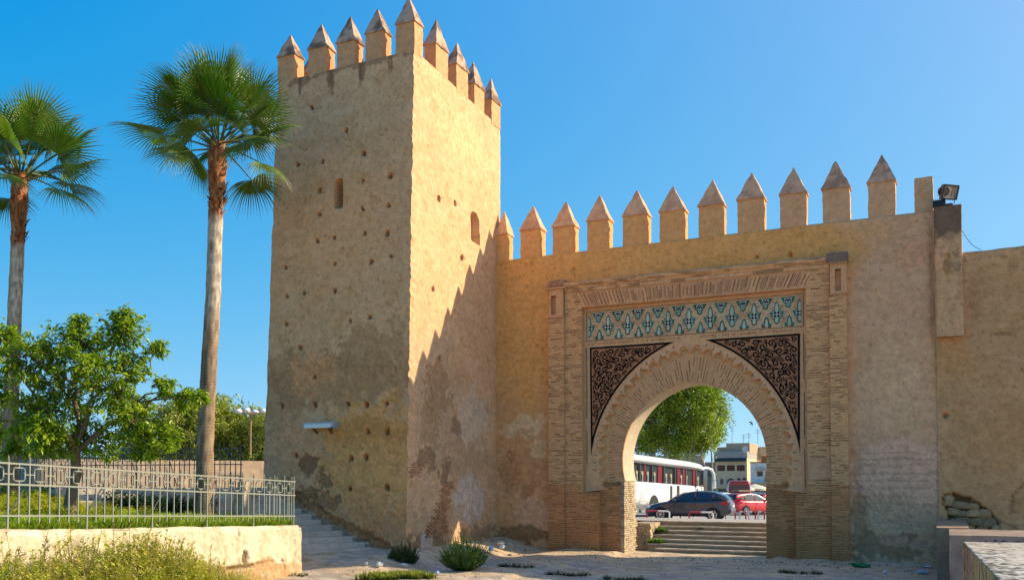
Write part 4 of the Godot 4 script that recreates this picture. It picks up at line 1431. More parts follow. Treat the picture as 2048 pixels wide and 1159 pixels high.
	for k in 120:
		var f := (k + 0.5) / 120.0
		var b := Vector3(lerpf(-11.0, -3.86, f), 8.272, fz - 0.03 + rf(-0.008, 0.006))
		var e := Vector3(lerpf(-11.24, -3.60, f), 8.76, b.z)
		var y := (e - b).normalized()
		var kind := rng.randi() % 9
		if k % 2: kind = 6 + rng.randi() % 3
		var thin := kind > 5
		var o := put("brick", variants[kind], M.brick, lintel)
		var long := b.distance_to(e) * (rf(0.45, 0.95) if thin else rf(0.94, 1.0))
		o.transform = Transform3D(Basis(Vector3(y.y, -y.x, 0) * (rf(0.016, 0.03) if thin else rf(0.05, 0.07)), y * long, Vector3.BACK * 0.06), (b + e) * 0.5 + y * rf(-0.5, 0.5) * (b.distance_to(e) * 0.96 - long) + Vector3(0, 0, -0.006 if thin else -0.011))
	# frieze and cornice
	mb = MB.new()
	var prof := PackedVector2Array([Vector2(-0.2, 0.0), Vector2(0.03, 0.0), Vector2(0.03, 0.10), Vector2(0.06, 0.12), Vector2(0.075, 0.17), Vector2(0.12, 0.19), Vector2(0.15, 0.24), Vector2(0.15, 0.275), Vector2(0.11, 0.295), Vector2(0.11, 0.325), Vector2(-0.2, 0.36)])
	var xs := 90
	for i in xs:
		var xa := lerpf(-11.69, -3.13, float(i) / xs)
		var xb := lerpf(-11.69, -3.13, float(i + 1) / xs)
		for k in prof.size() - 1:
			var ja := 0.008 * mid.get_noise_2d(xa * 2.0, k * 3.0)
			var jb := 0.008 * mid.get_noise_2d(xb * 2.0, k * 3.0)
			var ja2 := 0.008 * mid.get_noise_2d(xa * 2.0, k * 3.0 + 3.0)
			var jb2 := 0.008 * mid.get_noise_2d(xb * 2.0, k * 3.0 + 3.0)
			var c := Color(0.837, 0.478, 0.238) * (1.0 + 0.2 * fine.get_noise_2d(xa * 0.8, k * 2.0))
			c = c.lerp(Color(0.322, 0.168, 0.078), 0.7 * sstep(0.05, 0.3, mid.get_noise_2d(xa * 0.8 + k, k * 0.4)))
			if k > 7: c = c.lerp(Color(0.448, 0.297, 0.194), 0.6)
			var p0 := Vector3(xa, 8.80 + prof[k].y, fz + prof[k].x + ja)
			var p1 := Vector3(xb, 8.80 + prof[k].y, fz + prof[k].x + jb)
			var p2 := Vector3(xb, 8.80 + prof[k + 1].y, fz + prof[k + 1].x + jb2)
			var p3 := Vector3(xa, 8.80 + prof[k + 1].y, fz + prof[k + 1].x + ja2)
			mb.quad(p0, p1, p2, p3, c)
	mb.quad(Vector3(-11.69, 8.8, -28.75), Vector3(-11.69, 8.8, fz + 0.03), Vector3(-11.69, 9.1, fz + 0.11), Vector3(-11.69, 9.15, -28.75), TAN)
	put("cornice", mb.mesh(), M.plaster, t)

	# the sunk plaster panel with its scalloped opening
	var lobes := arch_line(2.95, 0.563, 2.12, 16)
	var edge := PackedVector2Array()
	var n := lobes.size() - 1
	for k in n:
		var a := lobes[k]
		var b := lobes[k + 1]
		var c := (a + b) * 0.5
		var out := Vector2(-(b - a).y, (b - a).x).normalized()
		var r := a.distance_to(b) * 0.5
		var crown := k == n / 2 or k == n / 2 - 1
		for q in 9:
			var an := PI * (1.0 - q / 8.0)
			var f := 0.94
			edge.append(c + (b - a).normalized() * cos(an) * r * f + out * sin(an) * r * (1.45 if crown else 1.12))
	mb = MB.new()
	var outline := PackedVector2Array([Vector2(-11.085, 2.03), Vector2(-11.085, 8.25), Vector2(-3.825, 8.25), Vector2(-3.825, 2.03)])
	var rev := edge.duplicate()
	rev.reverse()
	for p in rev: outline.append(p)
	mb.prism(outline, -29.0, rz, Transform3D(), Color(0.837, 0.478, 0.238), Color(0.807, 0.467, 0.213))
	put("sunk_panel", mb.mesh(), M.plaster, t)
	# inner rim of the scallops, set back
	mb = MB.new()
	for k in n:
		var a := lobes[k]
		var b := lobes[k + 1]
		var c := (a + b) * 0.5
		var out := Vector2(-(b - a).y, (b - a).x).normalized()
		var r := a.distance_to(b) * 0.5
		var ring := PackedVector2Array()
		for q in 9:
			var an := PI * (1.0 - q / 8.0)
			ring.append(c + (b - a).normalized() * cos(an) * r * 0.99 + out * sin(an) * r * 1.5)
		for q in range(8, -1, -1):
			var an := PI * (1.0 - q / 8.0)
			ring.append(c + (b - a).normalized() * cos(an) * r * 0.74 + out * (sin(an) * r * 0.86))
		mb.prism(ring, -29.0, rz - 0.06, Transform3D(), Color(0.792, 0.456, 0.209))
	put("scallop_rim", mb.mesh(), M.plaster, t)
	# rows of small tile chips on the band
	mb = MB.new()
	for sgn in [-1.0, 1.0]:
		for k in 21:
			var an := lerpf(0.02, 1.18, k / 20.0)
			var rr := 4.37 + 0.03 * sin(k * 1.3)
			var c := Vector2(-7.45 + sgn * (rr * cos(an) - 1.12), 2.67 + rr * sin(an))
			var u := Vector2(-sgn * sin(an), cos(an))
			var v := Vector2(u.y, -u.x)
			for q in [-1.0, 1.0]:
				var a: Vector2 = c + v * q * 0.055 + u * 0.04
				mb.bar(Vector3(a.x, a.y, rz + 0.002), Vector3(c.x, c.y, rz + 0.002), 0.02, 0.012, Color(0.035, 0.05, 0.035), Vector3.BACK)
	put("tile_chips", mb.mesh(), M.tile, t, "stuff")
	# dark glazed lines that frame the panel
	mb = MB.new()
	var green := Color(0.05, 0.075, 0.05)
	strip_rect(mb, -10.985, 7.13, -3.925, 8.13, 0.014, rz + 0.003, 0.014, green)
	for q in [[-10.985, 3.0, 4.1], [-10.985, 4.5, 6.9], [-3.925, 2.2, 3.4], [-3.925, 3.7, 5.1], [-3.925, 5.5, 6.9]]:
		mb.box(Transform3D(Basis(), Vector3(q[0], (q[1] + q[2]) * 0.5, rz + 0.003)), Vector3(0.02, q[2] - q[1], 0.014), green)
	put("glazed_line", mb.mesh(), M.tile, t)
	# small headers between frieze and scrollwork
	mb = MB.new()
	for k in 150:
		var x := -10.9 + k * 0.0465
		if rng.randf() < 0.25 or absf(x - ARCH_X) < 0.3: continue
		mb.box(Transform3D(Basis(), Vector3(x, 7.03 + rf(-0.01, 0.01), rz + 0.002)), Vector3(0.022, 0.075, 0.014), DASH.lerp(TAN, rf(0.1, 0.8)))
	for sx in [-11.035, -3.875]:
		for k in 80:
			if rng.randf() < 0.3: continue
			mb.box(Transform3D(Basis(), Vector3(sx + rf(-0.01, 0.01), 2.15 + k * 0.06, rz + 0.002)), Vector3(0.05, 0.02, 0.014), DASH.lerp(TAN, rf(0.2, 0.9)))
	put("header_bricks", mb.mesh(), M.brick, t, "stuff")

	make_frieze(t, rz)
	make_scrollwork(t, rz)
	make_voussoirs(t)


func make_frieze(t: Node3D, rz: float) -> void:
	var clip := PackedVector2Array([Vector2(-10.92, 7.16), Vector2(-10.92, 8.085), Vector2(-3.99, 8.085), Vector2(-3.99, 7.16)])
	var mb := MB.new()
	rough_quad(mb, Vector3(-10.92, 7.16, rz + 0.008), Vector3(-3.99, 7.16, rz + 0.008), Vector3(-3.99, 8.085, rz + 0.008), Vector3(-10.92, 8.085, rz + 0.008), 120, 16, 0.004, Color(0.725, 0.519, 0.294), Vector3.ZERO, Color(0.500, 0.275, 0.138), 0.7)
	var panel := put("tile_frieze", mb.mesh(), M.tile_matt, t)
	var pitch := 0.688
	var green := Color(0.02, 0.11, 0.065)
	var green2 := Color(0.03, 0.17, 0.125)
	var pale := Color(0.40, 0.46, 0.33)
	var white := Color(0.64, 0.62, 0.52)
	var black := Color(0.008, 0.009, 0.014)
	var centres := []
	var z0 := rz - 0.01
	var z1 := rz + 0.018
	var zd := 0.0045
	var big_out := mirrored([Vector2(0, 0.43), Vector2(0.045, 0.365), Vector2(0.078, 0.25), Vector2(0.082, 0.14), Vector2(0.135, 0.135), Vector2(0.14, 0.085), Vector2(0.215, 0.10), Vector2(0.185, 0.0), Vector2(0.165, -0.075), Vector2(0.135, -0.08), Vector2(0.13, -0.13), Vector2(0.085, -0.135), Vector2(0.08, -0.255), Vector2(0, -0.30)])
	var big_side := mirrored([Vector2(0.0, 0.10), Vector2(0.115, 0.115), Vector2(0.155, 0.06), Vector2(0.15, -0.06), Vector2(0.115, -0.115), Vector2(0, -0.10)])
	var big_in := mirrored([Vector2(0, 0.375), Vector2(0.035, 0.31), Vector2(0.05, 0.23), Vector2(0.052, 0.10), Vector2(0.102, 0.102), Vector2(0.102, -0.102), Vector2(0.05, -0.10), Vector2(0.048, -0.235), Vector2(0, -0.25)])
	for k in range(-1, 10):
		var c := Vector2(-10.56 + pitch * (k + 0.5), 7.545)
		centres.append(c)
		var m := MB.new()
		clip_prism(m, big_out, c, clip, z0, z1, green if k % 2 else green2)
		clip_prism(m, big_side, c, clip, z0, z1 + zd, green2.lerp(pale, 0.3))
		clip_prism(m, big_in, c, clip, z0, z1 + 2 * zd, pale.lerp(white, 0.5 * rng.randf()))
		for q in [Vector2(-0.051, 0.051), Vector2(0.051, 0.051), Vector2(-0.051, -0.051), Vector2(0.051, -0.051)]:
			clip_prism(m, diamond(q, 0.049), c, clip, z0, z1 + 3 * zd, black)
		put("palmette_tile", m.mesh(), M.tile, panel)
	var top_out := mirrored([Vector2(0, 0.0), Vector2(0.22, 0.0), Vector2(0.195, -0.05), Vector2(0.165, -0.09), Vector2(0.155, -0.15), Vector2(0.12, -0.155), Vector2(0.115, -0.195), Vector2(0.08, -0.2), Vector2(0.078, -0.3), Vector2(0, -0.345)])
	var top_in := mirrored([Vector2(0, -0.006), Vector2(0.105, -0.006), Vector2(0.105, -0.155), Vector2(0.055, -0.16), Vector2(0.05, -0.28), Vector2(0, -0.3)])
	var low_out := mirrored([Vector2(0, 0.345), Vector2(0.045, 0.285), Vector2(0.078, 0.18), Vector2(0.082, 0.11), Vector2(0.155, 0.105), Vector2(0.14, 0.04), Vector2(0.135, 0.0), Vector2(0, 0.0)])
	var low_in := mirrored([Vector2(0, 0.285), Vector2(0.035, 0.21), Vector2(0.048, 0.12), Vector2(0.05, 0.05), Vector2(0.09, 0.06), Vector2(0.1, 0.005), Vector2(0, 0.005)])
	for k in 10:
		var c := Vector2(-10.56 + pitch * k, 8.062)
		centres.append(c + Vector2(0, -0.13))
		var m := MB.new()
		clip_prism(m, top_out, c, clip, z0, z1, green if k % 3 else green2)
		clip_prism(m, top_in, c, clip, z0, z1 + zd, white.lerp(pale, 0.6 * rng.randf()))
		clip_prism(m, PackedVector2Array([Vector2(-0.052, -0.152), Vector2(0.052, -0.152), Vector2(0.048, -0.28), Vector2(0, -0.3), Vector2(-0.048, -0.28)]), c, clip, z0, z1 + 2 * zd, green2.lerp(pale, 0.55))
		for q in [Vector2(-0.07, -0.112), Vector2(0.0, -0.112), Vector2(0.07, -0.112), Vector2(-0.035, -0.072), Vector2(0.035, -0.072)]: clip_prism(m, diamond(q, 0.034), c, clip, z0, z1 + 2 * zd, black.lerp(Color(0.01, 0.02, 0.06), 0.6))
		for q in [-0.07, 0.0, 0.07]: clip_prism(m, PackedVector2Array([Vector2(q - 0.034, -0.004), Vector2(q + 0.034, -0.004), Vector2(q, -0.038)]), c, clip, z0, z1 + 2 * zd, black)
		put("half_palmette_tile", m.mesh(), M.tile, panel)
		c = Vector2(-10.53 + pitch * k, 7.165)
		centres.append(c + Vector2(0, 0.12))
		m = MB.new()
		clip_prism(m, low_out, c, clip, z0, z1, green2 if k % 2 else green)
		clip_prism(m, low_in, c, clip, z0, z1 + zd, pale.lerp(white, 0.7 * rng.randf()))
		for q in [-0.07, 0.07]: clip_prism(m, PackedVector2Array([Vector2(q - 0.05, 0.004), Vector2(q, 0.05), Vector2(q + 0.05, 0.004)]), c, clip, z0, z1 + 2 * zd, black)
		put("bud_tile", m.mesh(), M.tile, panel)
	mb = MB.new()
	for k in 1500:
		var p := Vector2(rf(-10.88, -4.03), rf(7.2, 8.05))
		var near: Vector2 = centres[0]
		for c in centres:
			if p.distance_squared_to(c) < p.distance_squared_to(near): near = c
		var d := p - near
		if absf(d.x) < 0.12 and absf(d.y) < 0.3 or d.length() < 0.2: continue
		var a := roundf((d.angle()) / (PI / 4)) * PI / 4
		mb.box(Transform3D(Basis(Vector3.BACK, a), Vector3(p.x, p.y, rz + 0.010)), Vector3(0.06, 0.015, 0.012), [Color(0.625, 0.250, 0.125), Color(0.562, 0.338, 0.188), Color(0.775, 0.587, 0.388)][k % 3])
	put("mosaic_chips", mb.mesh(), M.tile_matt, panel, "stuff")


func ribbon(mb: MB, pts: PackedVector2Array, w: PackedFloat32Array, z0: float, z1: float, c: Color) -> void:
	for i in pts.size() - 1:
		var ta := (pts[mini(i + 1, pts.size() - 1)] - pts[maxi(i - 1, 0)]).normalized()
		var tb := (pts[mini(i + 2, pts.size() - 1)] - pts[i]).normalized()
		var na := Vector2(-ta.y, ta.x) * w[i]
		var nb := Vector2(-tb.y, tb.x) * w[i + 1]
		var a0 := pts[i] - na
		var a1 := pts[i] + na
		var b0 := pts[i + 1] - nb
		var b1 := pts[i + 1] + nb
		mb.quad(Vector3(a0.x, a0.y, z1), Vector3(b0.x, b0.y, z1), Vector3(b1.x, b1.y, z1), Vector3(a1.x, a1.y, z1), c)
		mb.quad(Vector3(a0.x, a0.y, z0), Vector3(b0.x, b0.y, z0), Vector3(b0.x, b0.y, z1), Vector3(a0.x, a0.y, z1), c)
		mb.quad(Vector3(b1.x, b1.y, z0), Vector3(a1.x, a1.y, z0), Vector3(a1.x, a1.y, z1), Vector3(b1.x, b1.y, z1), c)


func make_scrollwork(t: Node3D, rz: float) -> void:
	for sgn in [1.0, -1.0]:
		var poly := PackedVector2Array([Vector2(-10.875, 6.915)])
		for k in 31:
			var an := lerpf(0.132, 1.190, k / 30.0)
			poly.append(Vector2(-6.33 - 4.55 * cos(an), 2.67 + 4.55 * sin(an)))
		poly.append(Vector2(-7.95, 6.915))
		if sgn < 0.0:
			for k in poly.size(): poly[k] = Vector2(-14.905 - poly[k].x, poly[k].y)
		var mb := MB.new()
		var black := Color(0.012, 0.008, 0.008)
		mb.prism(poly, rz - 0.02, rz + 0.014, Transform3D(), black)
		var panel := put("scrollwork_spandrel", mb.mesh(), M.scroll, t)
		var area := 0.0
		for k in poly.size(): area += poly[k].cross(poly[(k + 1) % poly.size()])
		var cw := poly.duplicate()
		if area < 0.0: cw.reverse()
		var inner: PackedVector2Array = Geometry2D.offset_polygon(cw, -0.065)[0]
		mb = MB.new()
		mb.prism(inner, rz - 0.02, rz + 0.018, Transform3D(), Color(0.46, 0.21, 0.10))
		put("terracotta_ground", mb.mesh(), M.tile_matt, panel)
		# scrolls: curls of growing and shrinking size, then leaves in the gaps
		mb = MB.new()
		var taken_pts := PackedVector2Array()
		var curls := []
		var tries := 0
		while tries < 9000:
			tries += 1
			var r := lerpf(0.125, 0.05, minf(1.0, tries / 4000.0))
			var p := Vector2(rf(-10.9, -7.9) if sgn > 0 else rf(-7.0, -4.0), rf(3.2, 6.9))
			if not Geometry2D.is_point_in_polygon(p, inner): continue
			var ok := true
			for q in inner.size():
				if p.distance_to(Geometry2D.get_closest_point_to_segment(p, inner[q], inner[(q + 1) % inner.size()])) < r * 0.9:
					ok = false
					break
			if not ok: continue
			for c in curls:
				if p.distance_to(c[0]) < (r + c[1]) * 0.93:
					ok = false
					break
			if ok: curls.append([p, r])
		for c in curls:
			var p: Vector2 = c[0]
			var r: float = c[1]
			var dir := 1.0 if rng.randf() < 0.5 else -1.0
			var a0 := rf(0, TAU)
			var pts := PackedVector2Array()
			var ww := PackedFloat32Array()
			for k in 19:
				var f := k / 18.0
				var rr := r * lerpf(1.02, 0.30, pow(f, 0.8))
				var an := a0 + dir * f * TAU * 1.15
				pts.append(p + Vector2(cos(an), sin(an)) * rr)
				ww.append(r * lerpf(0.11, 0.18, sin(f * PI)))
			ribbon(mb, pts, ww, rz, rz + 0.026 + rf(0.0, 0.002), black)
			var end := pts[18]
			var ring := PackedVector2Array()
			for k in 8: ring.append(end + Vector2(cos(TAU * k / 8), sin(TAU * k / 8)) * r * 0.24)
			mb.prism(ring, rz, rz + 0.029, Transform3D(), black)
			# a leaf that leaves the curl outwards
			for s in 2:
				var st := pts[0] if s == 0 else pts[7]
				var out := (st - p).normalized()
				var tg := Vector2(-out.y, out.x) * -dir
				var lp := PackedVector2Array()
				var lw := PackedFloat32Array()
				var fine_ := true
				for k in 8:
					var f := k / 7.0
					var q := st + tg * f * r * 1.1 + out * r * 0.5 * f * f
					if not Geometry2D.is_point_in_polygon(q, inner): fine_ = false
					lp.append(q)
					lw.append(maxf(0.002, r * 0.26 * sin(PI * minf(1.0, f * 0.95 + 0.05))))
				if fine_: ribbon(mb, lp, lw, rz, rz + 0.024 + 0.0012 * s, black)
		# a few glazed bits
		for k in 26:
			var c: Array = curls[rng.randi() % curls.size()]
			var p: Vector2 = c[0] + Vector2(rf(-0.02, 0.02), rf(-0.02, 0.02))
			mb.prism(diamond(p, c[1] * 0.18), rz, rz + 0.027, Transform3D(), Color(0.20, 0.06, 0.04) if k % 2 else Color(0.375, 0.213, 0.112))
		put("scroll", mb.mesh(), M.scroll, panel, "stuff")


func make_voussoirs(t: Node3D) -> void:
	var mb := MB.new()
	rough_box(mb, Vector3(ARCH_X - 3.12, -0.3, -28.95), Vector3(ARCH_X - 2.325, 2.2, -28.88), 0.2, 0.004, Color(0.62, 0.295, 0.12), Vector3.ZERO, Color(0.239, 0.118, 0.054), 0.4)
	rough_box(mb, Vector3(ARCH_X + 2.325, -0.3, -28.95), Vector3(ARCH_X + 3.27, 2.2, -28.88), 0.2, 0.004, Color(0.62, 0.295, 0.12), Vector3.ZERO, Color(0.239, 0.118, 0.054), 0.4)
	var outer := arch_line(3.22, 0.563, 2.12, 24)
	var inner := arch_line(2.345, 0.187, 2.4, 30)
	inner.reverse()
	var face := PackedVector2Array()
	for p in outer: face.append(p)
	for p in inner: face.append(p)
	mb.prism(face, -29.0, -28.93, Transform3D(), TAN * 0.95)
	var ring := put("arch_ring", mb.mesh(), M.brick, t)
	var variants := []
	for k in 10:
		var vb := MB.new()
		var c := Color(0.807, 0.438, 0.228) * rf(0.82, 1.08)
		if k > 5: c = c.lerp(Color(0.34, 0.15, 0.07), rf(0.45, 0.9))
		vb.box(Transform3D(), Vector3.ONE, c, 0.0)
		variants.append(vb.mesh())
	var r0 := 2.527
	var e0 := 0.187
	for sgn in [-1.0, 1.0]:
		var count := 59
		for k in count:
			var an := lerpf(-0.27, PI * 0.5 + 0.06, (k + 0.5) / count)
			var d := Vector2(cos(an), sin(an))
			var c := Vector2(-e0, ARCH_Y)      # centre of this side's arc, with the arch axis at x = 0
			# how far out to the scallop curve
			var c1 := Vector2(-0.563, ARCH_Y)
			var m := (c - c1)
			var bq := m.dot(d)
			var far := -bq + sqrt(maxf(0.0, bq * bq - m.length_squared() + 3.42 * 3.42))
			var near := r0 + rf(-0.005, 0.012)
			var cut: float = near + (far - near) * ([0.36, 0.62][k % 2] + rf(-0.05, 0.05))
			for q in [[near, cut - 0.012], [cut + 0.012, far]]:
				var a: float = q[0]
				var b: float = q[1]
				var kind := rng.randi() % 10
				if rng.randf() < 0.25: kind = 6 + rng.randi() % 4
				var thin := kind > 5
				if thin:
					var cutoff := (b - a) * rf(0.0, 0.35)
					if rng.randf() < 0.5: a += cutoff
					else: b -= cutoff
				var cp := c + d * (a + b) * 0.5
				if (c + d * a).x < -0.01: continue
				var y := Vector3(d.x * sgn, d.y, 0)
				var x := Vector3(y.y, -y.x, 0)
				var w := 0.054 * (a + b) * 0.5 / r0 * (rf(0.40, 0.62) if thin else rf(0.90, 1.10))
				var o := put("brick", variants[kind], M.brick, ring)
				o.transform = Transform3D(Basis(x * w, y * (b - a), Vector3.BACK * 0.09), Vector3(ARCH_X + cp.x * sgn, cp.y, -28.966 + rf(-0.004, 0.002)))
	mb = MB.new()
	courses(mb, ARCH_X - 3.11, ARCH_X - 2.32, -0.05, 2.36, -28.86)
	courses(mb, ARCH_X + 2.32, ARCH_X + 3.27, -0.05, 2.36, -28.86)
	put("jamb_brickwork", mb.mesh(), M.brick, ring, "stuff")
	# the sunlit inner side of the left jamb, ragged at its back edge
	mb = MB.new()
	var y := 0.0
	var row := 0
	while y < 2.34:
		var z := 28.85 + (0.11 if row % 2 else 0.0)
		var stop := 30.15 + rf(-0.14, 0.14) + 0.12 * mid.get_noise_2d(y * 2.0, 8.0)
		z -= 0.11 if row % 2 else 0.0
		while z < stop:
			var l := rf(0.17, 0.25)
			var b := minf(z + l, stop)
			if b - z > 0.05:
				var loose := 0.03 * sstep(29.6, 30.1, z)
				var c := Color(0.56, 0.44, 0.28) * rf(0.78, 1.12)
				if rng.randf() < 0.12: c = c.lerp(DASH, 0.5)
				mb.box(Transform3D(Basis(UP, rf(-0.03, 0.03)), Vector3(ARCH_X - 2.33 + 0.0 + rf(-0.008, 0.008) - rf(0.0, loose), y + 0.03, -(z + b) * 0.5)), Vector3(0.13, rf(0.054, 0.064), b - z - 0.010), c, 0.008)
			z += l
		y += 0.07
		row += 1
	put("inner_jamb_brickwork", mb.mesh(), M.brick, ring, "stuff")


# ---------------------------------------------------------------- stairs, terrace wall, railings
func make_stairs() -> void:
	var t := thing("stone_stairs", "worn grey stone stairs rising between the terrace wall and the tower", "stairs")
	var up := Vector3(-0.902, 0, -0.431).normalized()
	var along := Vector3(0.431, 0, -0.902).normalized()
	for k in range(-2, 13):
		var top := 0.27 + 0.16 * k
		var foot := Vector3(-14.97 - 0.39 * k, 0, -22.9)
		var mb := MB.new()
		rough_box(mb, Vector3(-6.2, -0.75, 0.0), Vector3(0.5, 0.0, 0.85), 0.13, 0.022, Color(0.64, 0.53, 0.43) * rf(0.88, 1.06), Vector3(k * 3.0, 0, k * 7.0), Color(0.36, 0.29, 0.23), 0.5)
		var o := put("step", mb.mesh(), M.cement, t)
		o.transform = Transform3D(Basis(along, UP, up), foot + UP * top)
	var mb := MB.new()
	rough_box(mb, Vector3(-34.0, 1.2, -27.0), Vector3(-19.55, 2.06, -22.0), 0.5, 0.02, Color(0.42, 0.36, 0.28), Vector3.ZERO)
	put("landing", mb.mesh(), M.cement, t)
	# a ragged border of mortar where the stairs meet the tower
	mb = MB.new()
	for k in 24:
		var x := -14.7 - k * 0.165
		rough_box(mb, Vector3(x - 0.14, 0.1 + (-14.99 - x) * 0.41 - 0.2, -22.96), Vector3(x + 0.06, 0.28 + (-14.99 - x) * 0.41 + rf(-0.07, 0.06), -22.80 + rf(0.0, 0.08)), 0.09, 0.03, Color(0.44, 0.33, 0.22) * rf(0.7, 1.05), Vector3(k, 0, 0))
	put("mortar_edge", mb.mesh(), M.plaster, t)


func terrace_line(s: float) -> Vector3:   # along the top of the terrace wall, from its far corner (s = 0) towards the viewer
	var x := -15.22 + 0.1121 * s
	return Vector3(x, 1.26 + 0.0375 * s, -19.02 + s)


func make_terrace_wall() -> void:
	var t := thing("terrace_wall", "sunlit cream retaining wall under the railing, cracked and orange at its foot", "retaining wall")
	var w := 230
	var h := 42
	var s := Sheet.new()
	s.start(w, h)
	for j in h:
		for i in w:
			var k := j * w + i
			var d := lerpf(14.0, -0.06, float(i) / (w - 1))
			var top := 1.26 + 0.0375 * d + 0.02 * mid.get_noise_2d(d, 2.0)
			var y := lerpf(-0.2, top + 0.33, float(j) / (h - 1))     # the last stretch turns over the top
			s.at[k] = Vector2(d, y)
			var c := plaster_tone(Color(0.74, 0.61, 0.41), d * 1.4, y * 1.4, 1.3)
			var line := 0.36 + 0.05 * d + 0.10 * mid.get_noise_2d(d * 0.8, 6.0)
			c = c.lerp(plaster_tone(Color(0.56, 0.35, 0.17), d, y, 1.2), sstep(line + 0.05, line - 0.12, y))
			c = c.lerp(Color(0.50, 0.40, 0.26), 0.8 * sstep(0.1, 0.4, mid.get_noise_2d(d * 2.2, y * 1.2 + 9.0)))
			if d < 0.5: c = c.lerp(Color(0.58, 0.45, 0.28), 0.5)
			s.col[k] = c
			s.off[k] = 1.6 * plaster_relief(d * 1.3, y * 1.3 + 40.0) + (0.02 if y < line else 0.0)
	patch(s, Vector2(2.2, 0.42), Vector2(1.3, 0.05), 0.07, Color(0.12, 0.07, 0.035), 0.9, 0.2, 0.7)
	patch(s, Vector2(3.6, 0.45), Vector2(0.5, 0.03), 0.05, Color(0.14, 0.09, 0.04), 0.8, 0.2, 0.7)
	patch(s, Vector2(2.35, 0.62), Vector2(0.13, 0.17), 0.09, Color(0.16, 0.10, 0.05), 0.9, 0.15, 0.4)
	crack(s, [Vector2(2.6, 1.3), Vector2(2.55, 1.18), Vector2(2.65, 1.05)], 0.05, 0.04)
	crack(s, [Vector2(0.9, 0.5), Vector2(0.75, 0.25), Vector2(0.7, 0.0)], 0.03, 0.03)
	crack(s, [Vector2(0.25, 0.9), Vector2(0.2, 0.6), Vector2(0.35, 0.3)], 0.03, 0.03)
	patch(s, Vector2(1.5, 0.35), Vector2(0.6, 0.18), 0.02, Color(0.50, 0.30, 0.14), 0.8, 0.2, 0.8)
	put("front_face", s.mesh(func(p: Vector2, o: float) -> Vector3:
		var top := 1.26 + 0.0375 * p.x + 0.02 * mid.get_noise_2d(p.x, 2.0)
		var q := terrace_line(p.x)
		var rise := p.y - top
		if rise > 0.0: return Vector3(q.x - minf(rise, 0.4) - 0.02, top - 0.04 * sstep(0.06, 0.0, rise) + 0.5 * o, q.z)
		return Vector3(q.x + o - 0.05 * sstep(-0.07, 0.0, rise), p.y - 0.03 * sstep(-0.05, 0.0, rise), q.z)), M.plaster, t)
	var mb := MB.new()
	var a := terrace_line(0.0)
	var dir := Vector3(-0.902, 0, -0.431)
	var b := a + dir * 6.9
	for k in 14:
		var p0 := a.lerp(b, k / 14.0)
		var p1 := a.lerp(b, (k + 1) / 14.0)
		rough_quad(mb, Vector3(p1.x, -0.2, p1.z), Vector3(p0.x, -0.2, p0.z), Vector3(p0.x, garden_height(p0.x, p0.z) + 0.02, p0.z), Vector3(p1.x, garden_height(p1.x, p1.z) + 0.02, p1.z), 4, 10, 0.02, Color(0.55, 0.46, 0.33), Vector3.ZERO, Color(0.35, 0.28, 0.19), 0.5)
	put("stair_side_face", mb.mesh(), M.plaster, t)
	mb = MB.new()
	mb.box(Transform3D(Basis(UP, 0.1116), Vector3(-14.66, 0.45, -12.0) + Vector3(0, 0, -0.1)), Vector3(0.3, 1.5, 13.2), Color(0.5, 0.4, 0.27))
	put("wall_core", mb.mesh(), M.plaster, t)
	# the shaded wall at the back of the garden, under the second railing
	var g := thing("garden_back_wall", "shaded grey-green low wall behind the garden, carrying the dark railing", "retaining wall")
	mb = MB.new()
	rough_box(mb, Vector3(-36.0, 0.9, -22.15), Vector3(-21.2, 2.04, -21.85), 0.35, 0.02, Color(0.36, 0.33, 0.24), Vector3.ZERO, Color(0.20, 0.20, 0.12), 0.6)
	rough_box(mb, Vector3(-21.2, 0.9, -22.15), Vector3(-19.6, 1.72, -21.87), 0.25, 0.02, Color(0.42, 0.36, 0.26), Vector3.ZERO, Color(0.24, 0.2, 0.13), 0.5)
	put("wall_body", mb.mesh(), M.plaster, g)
	var f := thing("park_wall", "sunlit pinkish plaster wall behind the dark railing, with a framed panel near the tower", "garden wall")
	mb = MB.new()
	var p0 := Vector3(-30.5, 0, -22.6)
	var p1 := Vector3(-24.6, 0, -29.6)
	var along := (p1 - p0).normalized()
	var len := p0.distance_to(p1)
	rough_box(mb, Vector3(0, 1.2, -0.35), Vector3(len, 3.22, 0.0), 0.3, 0.014, Color(0.76, 0.56, 0.38), Vector3.ZERO, Color(0.60, 0.43, 0.29), 0.4)
	var o := put("wall_body", mb.mesh(), M.plaster, f)
	o.transform = Transform3D(Basis(along, UP, along.cross(UP)), p0)
	mb = MB.new()
	for q in [[0.0, 0.14, 1.0, 0.12], [0.0, 0.95, 1.0, 0.12], [-0.5, 0.55, 0.12, 0.93], [0.5, 0.55, 0.12, 0.93]]:
		rough_box(mb, Vector3(len - 2.1 + q[0] - q[2] * 0.5, 1.75 + q[1] - q[3] * 0.5, 0.0), Vector3(len - 2.1 + q[0] + q[2] * 0.5, 1.75 + q[1] + q[3] * 0.5, 0.035), 0.3, 0.006, Color(0.60, 0.47, 0.36), Vector3.ZERO)
	var o2 := put("panel_frame", mb.mesh(), M.plaster, f)
	o2.transform = o.transform
	mb = MB.new()
	rough_box(mb, Vector3(-46.0, 1.2, -23.0), Vector3(-30.6, 3.2, -22.65), 0.5, 0.014, Color(0.76, 0.56, 0.38), Vector3.ZERO, Color(0.60, 0.43, 0.29), 0.4)
	put("wall_wing", mb.mesh(), M.plaster, f)


